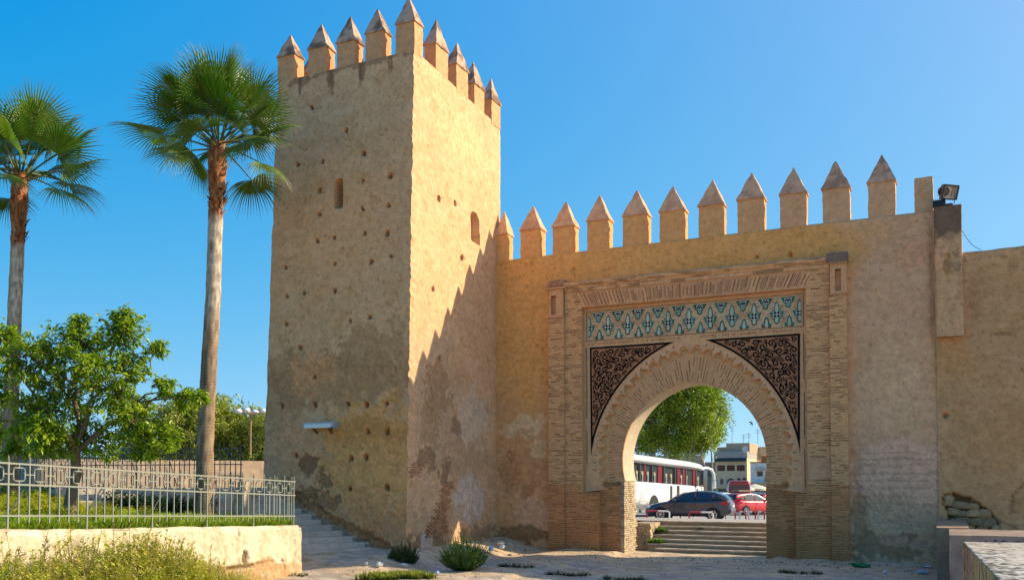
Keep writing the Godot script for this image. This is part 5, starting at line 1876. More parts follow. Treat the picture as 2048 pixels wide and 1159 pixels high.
func square_ring(mb: MB, w: float, h: float, r: float, th: float, c: Color) -> void:   # a rounded square of bent bar, in the xy plane
	var pts := PackedVector3Array()
	for k in 4:
		var cx := (w * 0.5 - r) * (1.0 if k == 0 or k == 3 else -1.0)
		var cy := (h * 0.5 - r) * (1.0 if k < 2 else -1.0)
		for q in 4:
			var an := PI * 0.5 * k + PI * 0.5 * q / 3.0
			pts.append(Vector3(cx + r * cos(an), cy + r * sin(an), 0))
	for k in pts.size():
		var a := pts[k]
		var b := pts[(k + 1) % pts.size()]
		var u := (b - a).normalized() * th * 0.35
		mb.bar(a - u, b + u, th, th, c, Vector3.BACK)


# one run of railing: upright bars, every other one crowned by a bent square; each bar and square is a part
func railing(t: Node3D, a: Vector3, dir: Vector3, slope: float, n: int, step: float, height: float, col: Color, posts := true) -> void:
	var side := dir.cross(UP).normalized()
	var basis := Basis(dir, UP, -side)
	if basis.determinant() < 0.0: basis = Basis(dir, UP, side)
	var th := 0.022
	var full := MB.new()
	full.bar(Vector3(0, 0.02, 0), Vector3(0, height + 0.03, 0), th, th, col, Vector3.BACK)
	full.lathe(Transform3D(Basis(), Vector3(0, height + 0.02, 0)), PackedVector2Array([Vector2(0.006, 0), Vector2(0.026, 0.03), Vector2(0.012, 0.05), Vector2(0.018, 0.062), Vector2(0.001, 0.13)]), 6, col * 0.75)
	full.bar(Vector3(-0.032, height + 0.05, 0), Vector3(0.032, height + 0.05, 0), 0.012, 0.012, col * 0.7, Vector3.BACK)
	var fm := full.mesh()
	var long := MB.new()
	long.bar(Vector3(0, -0.14, 0), Vector3(0, height + 0.03, 0), th * 1.25, th * 1.25, col, Vector3.BACK)
	long.lathe(Transform3D(Basis(), Vector3(0, height + 0.02, 0)), PackedVector2Array([Vector2(0.006, 0), Vector2(0.026, 0.03), Vector2(0.012, 0.05), Vector2(0.018, 0.062), Vector2(0.001, 0.13)]), 6, col * 0.75)
	var lm := long.mesh()
	var short := MB.new()
	short.bar(Vector3(0, 0.02, 0), Vector3(0, height * 0.655, 0), th, th, col, Vector3.BACK)
	var sm := short.mesh()
	var orn := MB.new()
	square_ring(orn, 0.235, 0.225, 0.045, 0.02, col)
	orn.bar(Vector3(-step, 0, 0), Vector3(-0.1175, 0, 0), 0.018, 0.018, col, Vector3.BACK)
	orn.bar(Vector3(0.1175, 0, 0), Vector3(step, 0, 0), 0.018, 0.018, col, Vector3.BACK)
	orn.bar(Vector3(0, 0.112, 0), Vector3(0, height * 0.174, 0), 0.018, 0.018, col, Vector3.BACK)
	orn.bar(Vector3(0, -0.112, 0), Vector3(0, -height * 0.171, 0), 0.018, 0.018, col, Vector3.BACK)
	var om := orn.mesh()
	for k in n:
		var p := a + dir * step * k + UP * slope * step * k
		var main := k % 2 == 0
		var o := put("upright_bar", (lm if posts and k % 8 == 0 else fm) if main else sm, M.iron, t)
		o.transform = Transform3D(basis, p)
		if not main and k < n - 1:
			var q := put("square_ornament", om, M.iron, t)
			q.transform = Transform3D(Basis(dir, UP, basis.z) * Basis(Vector3(1, slope, 0), Vector3.UP, Vector3.BACK), p + UP * height * 0.826)
		if posts and k % 8 == 6:
			var br := MB.new()
			var back := basis.z
			br.bar(p + UP * (height * 0.74), p + UP * -0.1 + back * 0.55 + dir * 0.1, 0.018, 0.018, col * 0.8)
			put("diagonal_brace", br.mesh(), M.iron, t)
	for q in [[height, 0.032], [height * 0.655, 0.034], [0.14, 0.034]]:
		var r := MB.new()
		var e := a + (dir + UP * slope) * (step * (n - 1))
		var ext := (dir + UP * slope) * 0.06
		r.bar(a - ext + UP * q[0], e + ext + UP * q[0], q[1], 0.03, col, basis.z)
		put("rail", r.mesh(), M.iron, t)


func make_railings() -> void:
	var t := thing("garden_railing", "pale grey-green iron railing with square ornaments on top of the terrace wall", "railing")
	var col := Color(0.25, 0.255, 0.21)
	var a := terrace_line(0.12) + Vector3(-0.14, 0.10, 0)
	var dir := Vector3(0.1114, 0, 0.9938)
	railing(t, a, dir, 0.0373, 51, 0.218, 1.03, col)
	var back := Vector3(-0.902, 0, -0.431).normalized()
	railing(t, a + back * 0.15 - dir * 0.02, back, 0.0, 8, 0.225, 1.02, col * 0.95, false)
	var d := thing("dark_railing", "dark brown iron railing with square ornaments on the wall at the back of the garden", "railing")
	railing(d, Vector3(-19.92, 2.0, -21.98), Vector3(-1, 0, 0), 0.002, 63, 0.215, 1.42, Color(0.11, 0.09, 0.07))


# ---------------------------------------------------------------- palms
func palm_fan(base: Vector3, az: float, el: float, stalk: float, r: float, droop: float, tone: Color) -> ArrayMesh:
	var mb := MB.new()
	var out := Vector3(cos(az), 0, sin(az))
	var d0 := out * cos(el) + UP * sin(el)
	var p := PackedVector3Array()
	var rr := PackedFloat32Array()
	for k in 6:
		var f := k / 5.0
		p.append(base + d0 * stalk * f - UP * 0.12 * stalk * f * f * cos(el))
		rr.append(lerpf(0.035, 0.014, f))
	mb.tube(p, rr, 5, Color(0.12, 0.15, 0.04))
	var e := p[5]
	var t := (p[5] - p[4]).normalized()
	var side := t.cross(UP)
	if side.length() < 0.15: side = Vector3(-sin(az), 0, cos(az))
	side = side.normalized().rotated(t, rf(-0.8, 0.8))
	var nrm := side.cross(t).normalized()
	if nrm.y < 0.0: nrm = -nrm
	var segs := 42
	var fold_in := rf(0.15, 0.5)
	var da := deg_to_rad(205.0) / segs
	for k in segs:
		var a := (k - segs * 0.5 + 0.5) * da
		var d := t * cos(a) + side * sin(a)
		var q := -t * sin(a) + side * cos(a)
		var l := r * (0.70 + 0.30 * cos(a * 0.8)) * rf(0.90, 1.06)
		var bend := droop * rf(0.75, 1.3)
		var last := []
		var c := tone * rf(0.8, 1.2)
		if rng.randf() < 0.1: c = c.lerp(Color(0.16, 0.15, 0.03), 0.6)
		for s in 6:
			var f: float = [0.02, 0.28, 0.5, 0.7, 0.87, 1.06][s]
			var w: float = f * l * da * 0.52 if f <= 0.5 else lerpf(0.5 * l * da * 0.52, 0.001, (f - 0.5) / 0.56)
			var m := e + d * l * f + nrm * (0.10 * r * sin(f * 2.4) - fold_in * l * f * pow(absf(sin(a)), 1.4)) - UP * bend * l * pow(f, 3.0) * 0.62
			var fold := w * 0.55
			var here := [m - q * w - nrm * fold, m + nrm * fold * 0.3, m + q * w - nrm * fold]
			if s > 0:
				var cc := c if s < 5 else Color(0.30, 0.30, 0.16)
				mb.quad(last[0], last[1], here[1], here[0], cc)
				mb.quad(last[1], last[2], here[2], here[1], cc * 0.94)
			last = here
	return mb.mesh()


func make_palm(called: String, label: String, base: Vector3, lean: Array, height: float, r0: float, r1: float, seed_: int, fans: int) -> Node3D:
	rng.seed = seed_
	var t := thing(called, label, "palm tree", base, 0.0, "fan palms in the garden")
	var mb := MB.new()
	var n := 440
	var sides := 24
	var rings := []
	var cols := []
	for i in n + 1:
		var f := float(i) / n
		var y := f * height
		var seg := f * (lean.size() - 1)
		var k := mini(int(seg), lean.size() - 2)
		var off: Vector3 = lean[k].lerp(lean[k + 1], seg - k)
		var r := lerpf(r0, r1, pow(f, 0.85)) + 0.18 * exp(-y / 0.35)
		var top := sstep(height - 2.3, height - 1.9, y)
		r += 0.05 * sstep(height - 1.5, height - 0.8, y) * sstep(height, height - 0.5, y)
		var ring := []
		var rc := []
		for s in sides:
			var an := TAU * s / sides
			var x := Vector3(cos(an), 0, sin(an))
			var crackle := mid.get_noise_3d(x.x * 3.0, y * 1.2 + seed_, x.z * 3.0)
			var band := sin(y * 74.0 + 5.0 * crackle) + 0.7 * fine.get_noise_3d(x.x * 1.6, y * 0.6, x.z * 1.6)
			var rr := r + 0.006 * band * (1.0 - top) + 0.02 * crackle + top * 0.035 * fine.get_noise_3d(x.x, y * 0.9, x.z)
			ring.append(off + x * rr + UP * y)
			var c := Color(0.30, 0.21, 0.135) * (1.0 + 0.20 * band + 0.8 * crackle + 0.35 * fine.get_noise_3d(x.x * 2.2, y * 0.35, x.z * 2.2))
			c = c.lerp(Color(0.60, 0.49, 0.375) * (1.0 + 0.9 * fine.get_noise_3d(x.x * 2.6, y * 0.5, x.z * 2.6)), 0.8 * sstep(height * 0.48, height * 0.62, y + 0.8 * crackle))
			c = c.lerp(Color(0.38, 0.125, 0.05) * (1.0 + 1.1 * crackle), top)
			if top > 0.5 and fine.get_noise_3d(x.x * 0.8, y * 1.4, x.z * 0.8) > 0.1: c = c.lerp(Color(0.42, 0.28, 0.16), 0.5)
			rc.append(c)
		rings.append(ring)
		cols.append(rc)
	for i in n:
		for s in sides:
			var s2 := (s + 1) % sides
			var na := Vector3(cos(TAU * s / sides), 0, sin(TAU * s / sides))
			var nb := Vector3(cos(TAU * s2 / sides), 0, sin(TAU * s2 / sides))
			mb.tri_s(rings[i][s2], rings[i][s], rings[i + 1][s], nb, na, na, cols[i][s2], cols[i][s], cols[i + 1][s])
			mb.tri_s(rings[i][s2], rings[i + 1][s], rings[i + 1][s2], nb, na, nb, cols[i][s2], cols[i + 1][s], cols[i + 1][s2])
	var trunk := put("trunk", mb.mesh(), M.palm_bark, t)
	# torn leaf bases round the upper trunk
	mb = MB.new()
	var head: Vector3 = lean[lean.size() - 1] + UP * height
	for k in 150:
		var y := height - 2.1 * pow(rng.randf(), 0.9)
		var an := rf(0, TAU)
		var x := Vector3(cos(an), 0, sin(an))
		var s := Vector3(-sin(an), 0, cos(an))
		var b := head + UP * (y - height) + x * (r1 * 0.98)
		var tip := b + x * rf(0.04, 0.13) + UP * rf(0.05, 0.26)
		var w := rf(0.03, 0.07)
		var c := Color(0.36, 0.15, 0.07).lerp(Color(0.60, 0.40, 0.24), rng.randf() * rng.randf()) * rf(0.7, 1.2)
		mb.quad(b - s * w, b + s * w, tip + s * w * 0.4, tip - s * w * 0.4, c)
		mb.quad(tip - s * w * 0.4, tip + s * w * 0.4, b + s * w - x * 0.03, b - s * w - x * 0.03, c * 0.8)
	put("leaf_base", mb.mesh(), M.bark, trunk, "stuff")
	for k in fans:
		var f := (k + 0.5) / fans
		var el := (lerpf(1.35, 0.08, pow(f, 0.9)) if f < 0.86 else -0.22) + rf(-0.2, 0.2)
		var az := k * 2.39996 + rf(-0.25, 0.25)
		var low := sstep(0.3, -0.6, el)
		var tone := Color(0.06, 0.13, 0.018).lerp(Color(0.20, 0.29, 0.035), pow(rng.randf(), 1.3)).lerp(Color(0.22, 0.25, 0.04), 0.5 * low)
		put("fan_leaf", palm_fan(head + UP * rf(-0.25, 0.1) + Vector3(cos(az), 0, sin(az)) * 0.1, az, el, rf(1.15, 1.55) * (1.0 if el > -0.2 else 0.75), rf(1.2, 1.5) * (1.0 if el > -0.1 else 0.8), lerpf(0.06, 0.45, sstep(0.6, -0.5, el)), tone), M.palm_leaf, t)
	return t


# ---------------------------------------------------------------- leafy trees
func leaf_mesh(l: float, w: float) -> ArrayMesh:
	var mb := MB.new()
	var c := Color.WHITE
	var f := w * 0.25
	mb.quad(Vector3(0, 0, 0), Vector3(0, 0, l * 0.5), Vector3(-w * 0.5, f, l * 0.45), Vector3(-w * 0.3, f * 0.6, l * 0.18), c)
	mb.quad(Vector3(0, 0, 0), Vector3(w * 0.3, f * 0.6, l * 0.18), Vector3(w * 0.5, f, l * 0.45), Vector3(0, 0, l * 0.5), c)
	mb.tri(Vector3(0, 0, l * 0.5), Vector3(0, -l * 0.08, l), Vector3(-w * 0.5, f, l * 0.45), c)
	mb.tri(Vector3(0, 0, l * 0.5), Vector3(w * 0.5, f, l * 0.45), Vector3(0, -l * 0.08, l), c)
	return mb.mesh()


func spray_mesh(n: int, reach: float, l: float, w: float) -> ArrayMesh:   # a twig end with several leaves
	var mb := MB.new()
	for k in n:
		var d := Vector3(rf(-1, 1), rf(-0.9, 1), rf(-1, 1)).normalized()
		var b := d * reach * rf(0.15, 1.0)
		var g := (d + Vector3(rf(-0.8, 0.8), rf(-0.9, 0.3), rf(-0.8, 0.8))).normalized()
		var s := g.cross(Vector3(rf(-1, 1), rf(-0.3, 1), rf(-1, 1))).normalized()
		var c := Color.WHITE * rf(0.75, 1.2)
		mb.tri(b, b + g * l * 0.5 + s * w * 0.5, b + g * l, c)
		mb.tri(b, b + g * l, b + g * l * 0.5 - s * w * 0.5, c)
	return mb.mesh()


func limb(mb: MB, a: Vector3, b: Vector3, r0: float, r1: float, col: Color, wob := 0.08) -> void:
	var p := PackedVector3Array()
	var r := PackedFloat32Array()
	var l := a.distance_to(b)
	for k in 7:
		var f := k / 6.0
		var o := Vector3(mid.get_noise_3dv(a * 3.0 + b + Vector3(f * 2.0, 0, 0)), 0.6 * mid.get_noise_3dv(a + b * 2.0 + Vector3(0, f * 2.0, 0)), mid.get_noise_3dv(b * 3.0 + Vector3(0, 0, f * 2.0))) * wob * l * sin(f * PI) * 2.0
		p.append(a.lerp(b, f) + o + UP * 0.10 * l * sin(f * PI))
		r.append(lerpf(r0, r1, f))
	mb.tube(p, r, 7, col)


func make_citrus() -> void:
	rng.seed = 77
	var base := Vector3(-16.54, 1.42, -13.19)
	var t := thing("citrus_tree", "small bright green citrus tree with dense leaves behind the railing", "tree", base)
	var lobes := [[-16.96, 4.89, -12.52, 0.75], [-16.44, 5.15, -13.17, 0.80], [-15.49, 5.33, -13.41, 0.60], [-15.44, 5.77, -13.62, 0.32], [-16.76, 4.11, -13.19, 0.90], [-15.23, 4.25, -13.14, 0.75], [-16.71, 3.75, -12.46, 0.65], [-16.44, 3.28, -13.56, 0.65], [-15.01, 3.56, -13.59, 0.60], [-14.60, 3.26, -13.87, 0.40], [-14.48, 4.12, -14.32, 0.27]]
	lobes += [[-14.07, 4.12, -14.27, 0.16], [-14.85, 4.38, -14.09, 0.32], [-17.69, 5.24, -12.48, 0.50], [-14.93, 5.15, -13.88, 0.22], [-16.64, 3.25, -12.77, 0.50], [-18.01, 4.32, -12.50, 0.50], [-16.40, 5.74, -13.24, 0.22], [-15.12, 3.06, -13.83, 0.30], [-18.39, 3.48, -12.44, 0.50], [-17.63, 3.06, -12.70, 0.30], [-15.09, 4.79, -13.45, 0.40], [-16.2, 3.4, -12.3, 0.5], [-15.6, 4.7, -12.7, 0.5], [-15.9, 3.9, -14.1, 0.6]]
	var mb := MB.new()
	var bark := Color(0.24, 0.175, 0.125)
	var fork := Vector3(0.12, 1.6, 0.0)
	limb(mb, Vector3(-0.02, -0.25, 0), fork, 0.135, 0.095, bark, 0.03)
	var heads := [Vector3(-0.5, 2.5, 0.4), Vector3(0.45, 2.7, -0.1), Vector3(0.9, 2.3, -0.5), Vector3(0.05, 3.0, 0.0), Vector3(-0.9, 2.2, 0.5), Vector3(0.5, 1.9, 0.5)]
	for h in heads: limb(mb, fork, h, 0.065, 0.035, bark)
	var leaf := leaf_mesh(0.125, 0.055)
	var places := []
	var colors := []
	for q in lobes:
		var c := Vector3(q[0], q[1], q[2]) - base
		var r: float = q[3]
		var near: Vector3 = heads[0]
		for h in heads:
			if h.distance_to(c) < near.distance_to(c): near = h
		limb(mb, near, c, 0.03, 0.01, bark, 0.12)
		var twigs := int(10 + 85 * r * r)
		for k in twigs:
			var d := Vector3(rf(-1, 1), rf(-0.8, 1), rf(-1, 1)).normalized()
			var e := c + d * r * pow(rng.randf(), 0.4) * rf(0.8, 1.12)
			var b := c + (e - c) * 0.3
			if r > 0.25: limb(mb, b, e, 0.010, 0.004, bark * 0.9, 0.15)
			for m in rng.randi_range(18, 30):
				var f := rf(0.35, 1.1)
				var p := b.lerp(e, f) + Vector3(rf(-1, 1), rf(-1, 1), rf(-1, 1)) * 0.07
				var g := ((e - b).normalized() * 0.5 + Vector3(rf(-1, 1), rf(-0.9, 0.25), rf(-1, 1))).normalized()
				var x := g.cross(UP + Vector3(rf(-0.7, 0.7), 0, rf(-0.7, 0.7))).normalized()
				var s := rf(0.65, 1.2)
				places.append(Transform3D(Basis(x, g.cross(x).normalized() * -1.0, g).scaled(Vector3.ONE * s), p))
				var young := sstep(0.4, 1.0, f) * rng.randf()
				colors.append(Color(0.16, 0.28, 0.02).lerp(Color(0.58, 0.66, 0.04), young) * rf(0.75, 1.25))
	put("trunk", mb.mesh(), M.bark, t)
	many("crown", leaf, M.leaf, places, colors, t)


func make_tree(called: String, label: String, category: String, base: Vector3, lobes: Array, trunks: Array, bark: Color, leaf_a: Color, leaf_b: Color, density: float, reach: float, l: float, seed_: int, group := "") -> Node3D:
	rng.seed = seed_
	var t := thing(called, label, category, base, 0.0, group)
	var mb := MB.new()
	var sprays := spray_mesh(12, reach, l, l * 0.55)
	var places := []
	var colors := []
	for q in trunks:
		limb(mb, q[0], q[1], q[2], q[2] * 0.5, bark, 0.06)
	for q in lobes:
		var c := Vector3(q[0], q[1], q[2]) - base
		var r: float = q[3]
		var near: Vector3 = trunks[0][1]
		for k in trunks:
			if (k[1] as Vector3).distance_to(c) < near.distance_to(c): near = k[1]
		limb(mb, near, c, 0.09, 0.03, bark, 0.1)
		for k in int(density * r * r):
			var d := Vector3(rf(-1, 1), rf(-1, 1), rf(-1, 1)).normalized()
			var p := c + d * r * pow(rng.randf(), 0.45) * (1.0 + 0.9 * mid.get_noise_3dv((c + d * r) * 0.9))
			if big.get_noise_3dv(p * 2.6) < -0.22: continue
			places.append(Transform3D(Basis.from_euler(Vector3(rf(0, TAU), rf(0, TAU), rf(0, TAU))).scaled(Vector3.ONE * rf(0.7, 1.25)), p))
			colors.append(leaf_a.lerp(leaf_b, rng.randf()) * rf(0.75, 1.25))
		for k in 3:
			limb(mb, c, c + Vector3(rf(-1, 1), rf(-0.3, 1), rf(-1, 1)).normalized() * r * 0.9, 0.025, 0.008, bark, 0.1)
	put("trunk", mb.mesh(), M.bark, t)
	many("crown", sprays, M.tree_leaf, places, colors, t)
	return t


func make_background_left() -> void:
	# park trees beyond the wall
	var lobes := [[-46.35, 6.07, -44.66, 1.60], [-45.57, 6.42, -45.19, 1.70], [-47.30, 5.12, -45.37, 1.40], [-45.32, 5.0, -46.08, 1.60], [-46.6, 3.6, -45.0, 1.7], [-48.6, 5.2, -44.2, 1.5], [-48.2, 3.6, -44.2, 1.5]]
	make_tree("park_tree", "olive-green park tree beyond the wall, seen between the citrus tree and the palm trunk", "tree", Vector3(-46.2, 0, -45.2), lobes, [[Vector3(0, 0, 0), Vector3(0.3, 4.0, 0), 0.22], [Vector3(0, 1, 0), Vector3(-1.4, 4.2, 0.6), 0.15]], Color(0.2, 0.16, 0.1), Color(0.24, 0.27, 0.04), Color(0.50, 0.47, 0.08), 150.0, 0.32, 0.20, 101, "park trees beyond the wall")
	lobes = [[-44.45, 6.77, -46.08, 1.60], [-43.96, 6.16, -47.78, 1.50], [-43.79, 5.0, -47.74, 1.60], [-45.2, 6.1, -48.2, 1.5], [-44.2, 3.7, -46.6, 1.6]]
	make_tree("park_tree", "tallest olive-green park tree, its crown just right of the palm trunk", "tree", Vector3(-44.3, 0, -47.2), lobes, [[Vector3(0, 0, 0), Vector3(0.1, 4.4, 0), 0.24], [Vector3(0, 1, 0), Vector3(0.9, 4.0, -0.6), 0.15]], Color(0.2, 0.16, 0.1), Color(0.23, 0.28, 0.04), Color(0.50, 0.48, 0.08), 150.0, 0.32, 0.20, 102, "park trees beyond the wall")
	lobes = [[-42.56, 5.85, -48.82, 1.50], [-41.92, 5.3, -48.10, 1.5], [-41.2, 5.7, -49.4, 1.5], [-41.9, 3.8, -48.3, 1.6], [-43.0, 4.2, -48.2, 1.5], [-39.9, 5.4, -50.0, 1.5]]
	make_tree("park_tree", "yellowish park tree beyond the wall, cut off by the tower's left edge", "tree", Vector3(-42.0, 0, -48.8), lobes, [[Vector3(0, 0, 0), Vector3(0, 4.0, 0), 0.22], [Vector3(0, 1, 0), Vector3(0.8, 4.0, 0.3), 0.14]], Color(0.2, 0.16, 0.1), Color(0.28, 0.29, 0.04), Color(0.56, 0.52, 0.08), 150.0, 0.32, 0.20, 103, "park trees beyond the wall")
	lobes = [[-53.0, 6.3, -36.5, 1.9], [-54.5, 5.2, -35.6, 1.8], [-52.2, 4.6, -36.8, 1.7], [-55.0, 6.6, -35.4, 1.6], [-50.4, 4.2, -39.0, 1.4], [-51.0, 3.2, -38.0, 1.5]]
	make_tree("park_tree", "dark green park tree at the left edge, behind the left palm trunk", "tree", Vector3(-53.2, 0, -36.2), lobes, [[Vector3(0, 0, 0), Vector3(0, 4.2, 0), 0.25], [Vector3(0, 1, 0), Vector3(0.9, 3.6, -0.5), 0.14]], Color(0.2, 0.16, 0.1), Color(0.10, 0.16, 0.03), Color(0.24, 0.29, 0.05), 150.0, 0.32, 0.20, 104, "park trees beyond the wall")
	# the date palm behind the tower: only a few fronds reach past its edge
	rng.seed = 31
	var dp := thing("date_palm", "date palm behind the tower, a drooping frond showing past its left edge", "palm tree", Vector3(-38.3, 0.0, -48.8))
	var mb := MB.new()
	var pts := PackedVector3Array([Vector3(0, 0, 0), Vector3(0.05, 3.5, 0), Vector3(0, 7.4, 0)])
	mb.tube(pts, PackedFloat32Array([0.32, 0.26, 0.24]), 10, Color(0.22, 0.17, 0.11))
	put("trunk", mb.mesh(), M.bark, dp)
	for k in 26:
		var az := k * 2.39996
		var el := lerpf(1.2, -0.5, k / 25.0)
		mb = MB.new()
		var out := Vector3(cos(az), 0, sin(az))
		var sd := Vector3(-sin(az), 0, cos(az))
		var spine := PackedVector3Array()
		for s in 15:
			var f := s / 14.0
			spine.append(Vector3(0, 7.5, 0) + (out * cos(el) + UP * sin(el)) * 3.0 * f - UP * 2.0 * f * f * cos(el * 0.6))
		for s in 14:
			mb.bar(spine[s], spine[s + 1], 0.03, 0.03, Color(0.13, 0.15, 0.05))
			for q in 2:
				var p := spine[s].lerp(spine[s + 1], 0.5 * q)
				var tg := (spine[s + 1] - spine[s]).normalized()
				var ll := 0.55 * sin(PI * (0.12 + 0.85 * s / 14.0)) + 0.08
				for g in [-1.0, 1.0]:
					var tip: Vector3 = p + sd * g * ll * 0.8 + tg * ll * 0.55 - UP * 0.22 * ll
					mb.tri(p - tg * 0.03, p + tg * 0.03, tip, Color(0.045, 0.085, 0.03) * rf(0.8, 1.3))
		put("frond", mb.mesh(), M.palm_leaf, dp)
	# the park lamp with its four heads
	var lp := thing("park_lamp", "tall thin brown lamp post with four pale lamp heads beyond the wall", "street lamp", Vector3(-31.08, 0, -34.95))
	mb = MB.new()
	mb.tube(PackedVector3Array([Vector3(0, 0, 0), Vector3(0, 5.8, 0)]), PackedFloat32Array([0.06, 0.045]), 8, Color(0.30, 0.17, 0.09))
	mb.bar(Vector3(-0.55, 5.75, 0.2), Vector3(0.55, 5.75, -0.2), 0.04, 0.04, Color(0.30, 0.17, 0.09))
	mb.bar(Vector3(-0.2, 5.75, -0.5), Vector3(0.2, 5.75, 0.5), 0.04, 0.04, Color(0.30, 0.17, 0.09))
	put("post", mb.mesh(), M.iron, lp)
	for q in [Vector3(-0.6, 5.82, 0.22), Vector3(0.6, 5.82, -0.22), Vector3(-0.22, 5.82, -0.55), Vector3(0.22, 5.82, 0.55)]:
		mb = MB.new()
		mb.lathe(Transform3D(Basis(), q), PackedVector2Array([Vector2(0.02, -0.08), Vector2(0.17, -0.05), Vector2(0.2, 0.02), Vector2(0.12, 0.13), Vector2(0.001, 0.16)]), 12, Color(0.62, 0.64, 0.66))
		put("lamp_head", mb.mesh(), M.plastic, lp)
	# spiky young palm and bushes in front of the trees
	rng.seed = 32
	var ag := thing("spiky_young_palm", "grey-green spiky young palm beside the lamp post", "palm", Vector3(-29.4, 2.6, -32.7))
	for k in 26:
		mb = MB.new()
		var az := k * 2.39996
		var el := lerpf(1.3, 0.1, k / 25.0)
		var out := Vector3(cos(az), 0, sin(az))
		var sd := Vector3(-sin(az), 0, cos(az))
		var a := Vector3.ZERO
		for s in 6:
			var f := (s + 1) / 6.0
			var b := (out * cos(el) + UP * sin(el)) * 1.55 * f - UP * 0.55 * f * f
			var w0 := 0.09 * (1.0 - s / 6.0)
			var w1 := 0.09 * (1.0 - f) + 0.003
			mb.quad(a - sd * w0, a + sd * w0, b + sd * w1, b - sd * w1, Color(0.10, 0.16, 0.10) * rf(0.8, 1.2))
			a = b
		put("frond", mb.mesh(), M.palm_leaf, ag)
	make_tree("flowering_bush", "low leafy bush at the tower's edge, below the lamp post", "bush", Vector3(-28.2, 2.0, -33.0), [[-28.2, 3.3, -33.0, 0.6], [-27.5, 3.2, -33.3, 0.55], [-28.8, 3.1, -32.7, 0.5]], [[Vector3(0, 0.2, 0), Vector3(0, 0.9, 0), 0.05]], Color(0.2, 0.15, 0.1), Color(0.10, 0.19, 0.02), Color(0.30, 0.28, 0.03), 420.0, 0.16, 0.16, 105)
	make_tree("dark_hedge", "dark evergreen hedge behind the railing, right of the citrus crown", "hedge", Vector3(-32.5, 1.8, -27.6), [[-32.5, 3.0, -27.6, 0.8], [-33.6, 2.9, -27.4, 0.8], [-31.3, 2.9, -28.0, 0.8], [-34.6, 3.0, -27.2, 0.8], [-30.4, 2.9, -28.6, 0.7]], [[Vector3(0, 0.0, 0), Vector3(0, 0.8, 0), 0.05]], Color(0.2, 0.15, 0.1), Color(0.03, 0.07, 0.02), Color(0.07, 0.12, 0.03), 300.0, 0.18, 0.13, 106)
	# a leaning bare stem and a stone post at the head of the stairs
	mb = MB.new()
	rough_box(mb, Vector3(-0.13, -0.2, -0.13), Vector3(0.13, 1.12, 0.13), 0.12, 0.02, Color(0.50, 0.40, 0.28), Vector3(4, 4, 4))
	var post := put("stone_post", mb.mesh(), M.plaster)
	post.position = Vector3(-18.0, 1.27, -20.0)
	tag(post, "pale square stone post behind the railing near the stairs", "post")
	mb = MB.new()
	limb(mb, Vector3(0, -0.1, 0), Vector3(0.12, 0.75, 0.0), 0.05, 0.04, Color(0.42, 0.33, 0.23), 0.05)
	limb(mb, Vector3(0.12, 0.75, 0), Vector3(-0.02, 1.25, 0.05), 0.04, 0.02, Color(0.42, 0.33, 0.23), 0.08)
	var stem := put("bare_stem", mb.mesh(), M.bark)
	stem.position = Vector3(-18.25, 1.28, -19.8)
	tag(stem, "bent bare tree stem beside the pale stone post", "tree stem")


# ---------------------------------------------------------------- broom bushes, litter
func make_bushes() -> void:
	for q in [[Vector3(-11.4, 0.05, -20.95), 1.02, 0.72, "larger dark green broom bush on the path before the tower corner", Color(0.035, 0.085, 0.012), Color(0.085, 0.17, 0.02), 41], [Vector3(-13.5, 0.08, -21.3), 0.66, 0.46, "smaller dull green broom bush where the stairs meet the tower", Color(0.04, 0.065, 0.018), Color(0.09, 0.12, 0.03), 42]]:
		rng.seed = q[6]
		var t := thing("broom_bush", q[3], "bush", q[0], 0.0, "broom bushes at the foot of the tower")
		var mb := MB.new()
		for k in 260:
			var an := rf(0, TAU)
			var r := pow(rng.randf(), 0.5)
			var out := Vector3(cos(an), 0, sin(an))
			var top: Vector3 = out * q[2] * r + UP * q[1] * (1.0 - 0.5 * r * r) * rf(0.45, 1.05) + Vector3(rf(-0.1, 0.1), 0, rf(-0.1, 0.1))
			var mid_: Vector3 = out * q[2] * r * 0.72 + UP * top.y * 0.42
			mb.bar(out * 0.1 * r, mid_, 0.009, 0.009, q[4])
			mb.bar(mid_, top, 0.006, 0.006, q[4])
			for m in 34:
				var f := rf(0.1, 1.0)
				var p: Vector3 = (out * 0.1 * r).lerp(mid_, f * 2.0) if f < 0.5 else mid_.lerp(top, f * 2.0 - 1.0)
				var g := (UP * rf(0.4, 1.2) + Vector3(rf(-0.8, 0.8), 0, rf(-0.8, 0.8))).normalized()
				var s := g.cross(Vector3(rf(-1, 1), 0, rf(-1, 1))).normalized()
				var l := rf(0.04, 0.10)
				mb.tri(p - s * 0.008, p + s * 0.008, p + g * l, (q[4] as Color).lerp(q[5], rf(0.1, 1.0)))
		put("twigs", mb.mesh(), M.weed, t)


func crumple(r: Vector3, col: Color, seed_: int) -> ArrayMesh:   # a crumpled bag or scrap
	rng.seed = seed_
	var mb := MB.new()
	var pts := []
	for j in 6:
		for i in 9:
			var a := TAU * i / 9
			var b := -PI / 2 + PI * j / 5.0
			pts.append(Vector3(cos(a) * cos(b) * r.x, (sin(b) + 1.0) * r.y, sin(a) * cos(b) * r.z) * rf(0.6, 1.25))
	for j in 5:
		for i in 9:
			var i2 := (i + 1) % 9
			mb.quad(pts[j * 9 + i2], pts[j * 9 + i], pts[(j + 1) * 9 + i], pts[(j + 1) * 9 + i2], col * rf(0.85, 1.1))
	return mb.mesh()


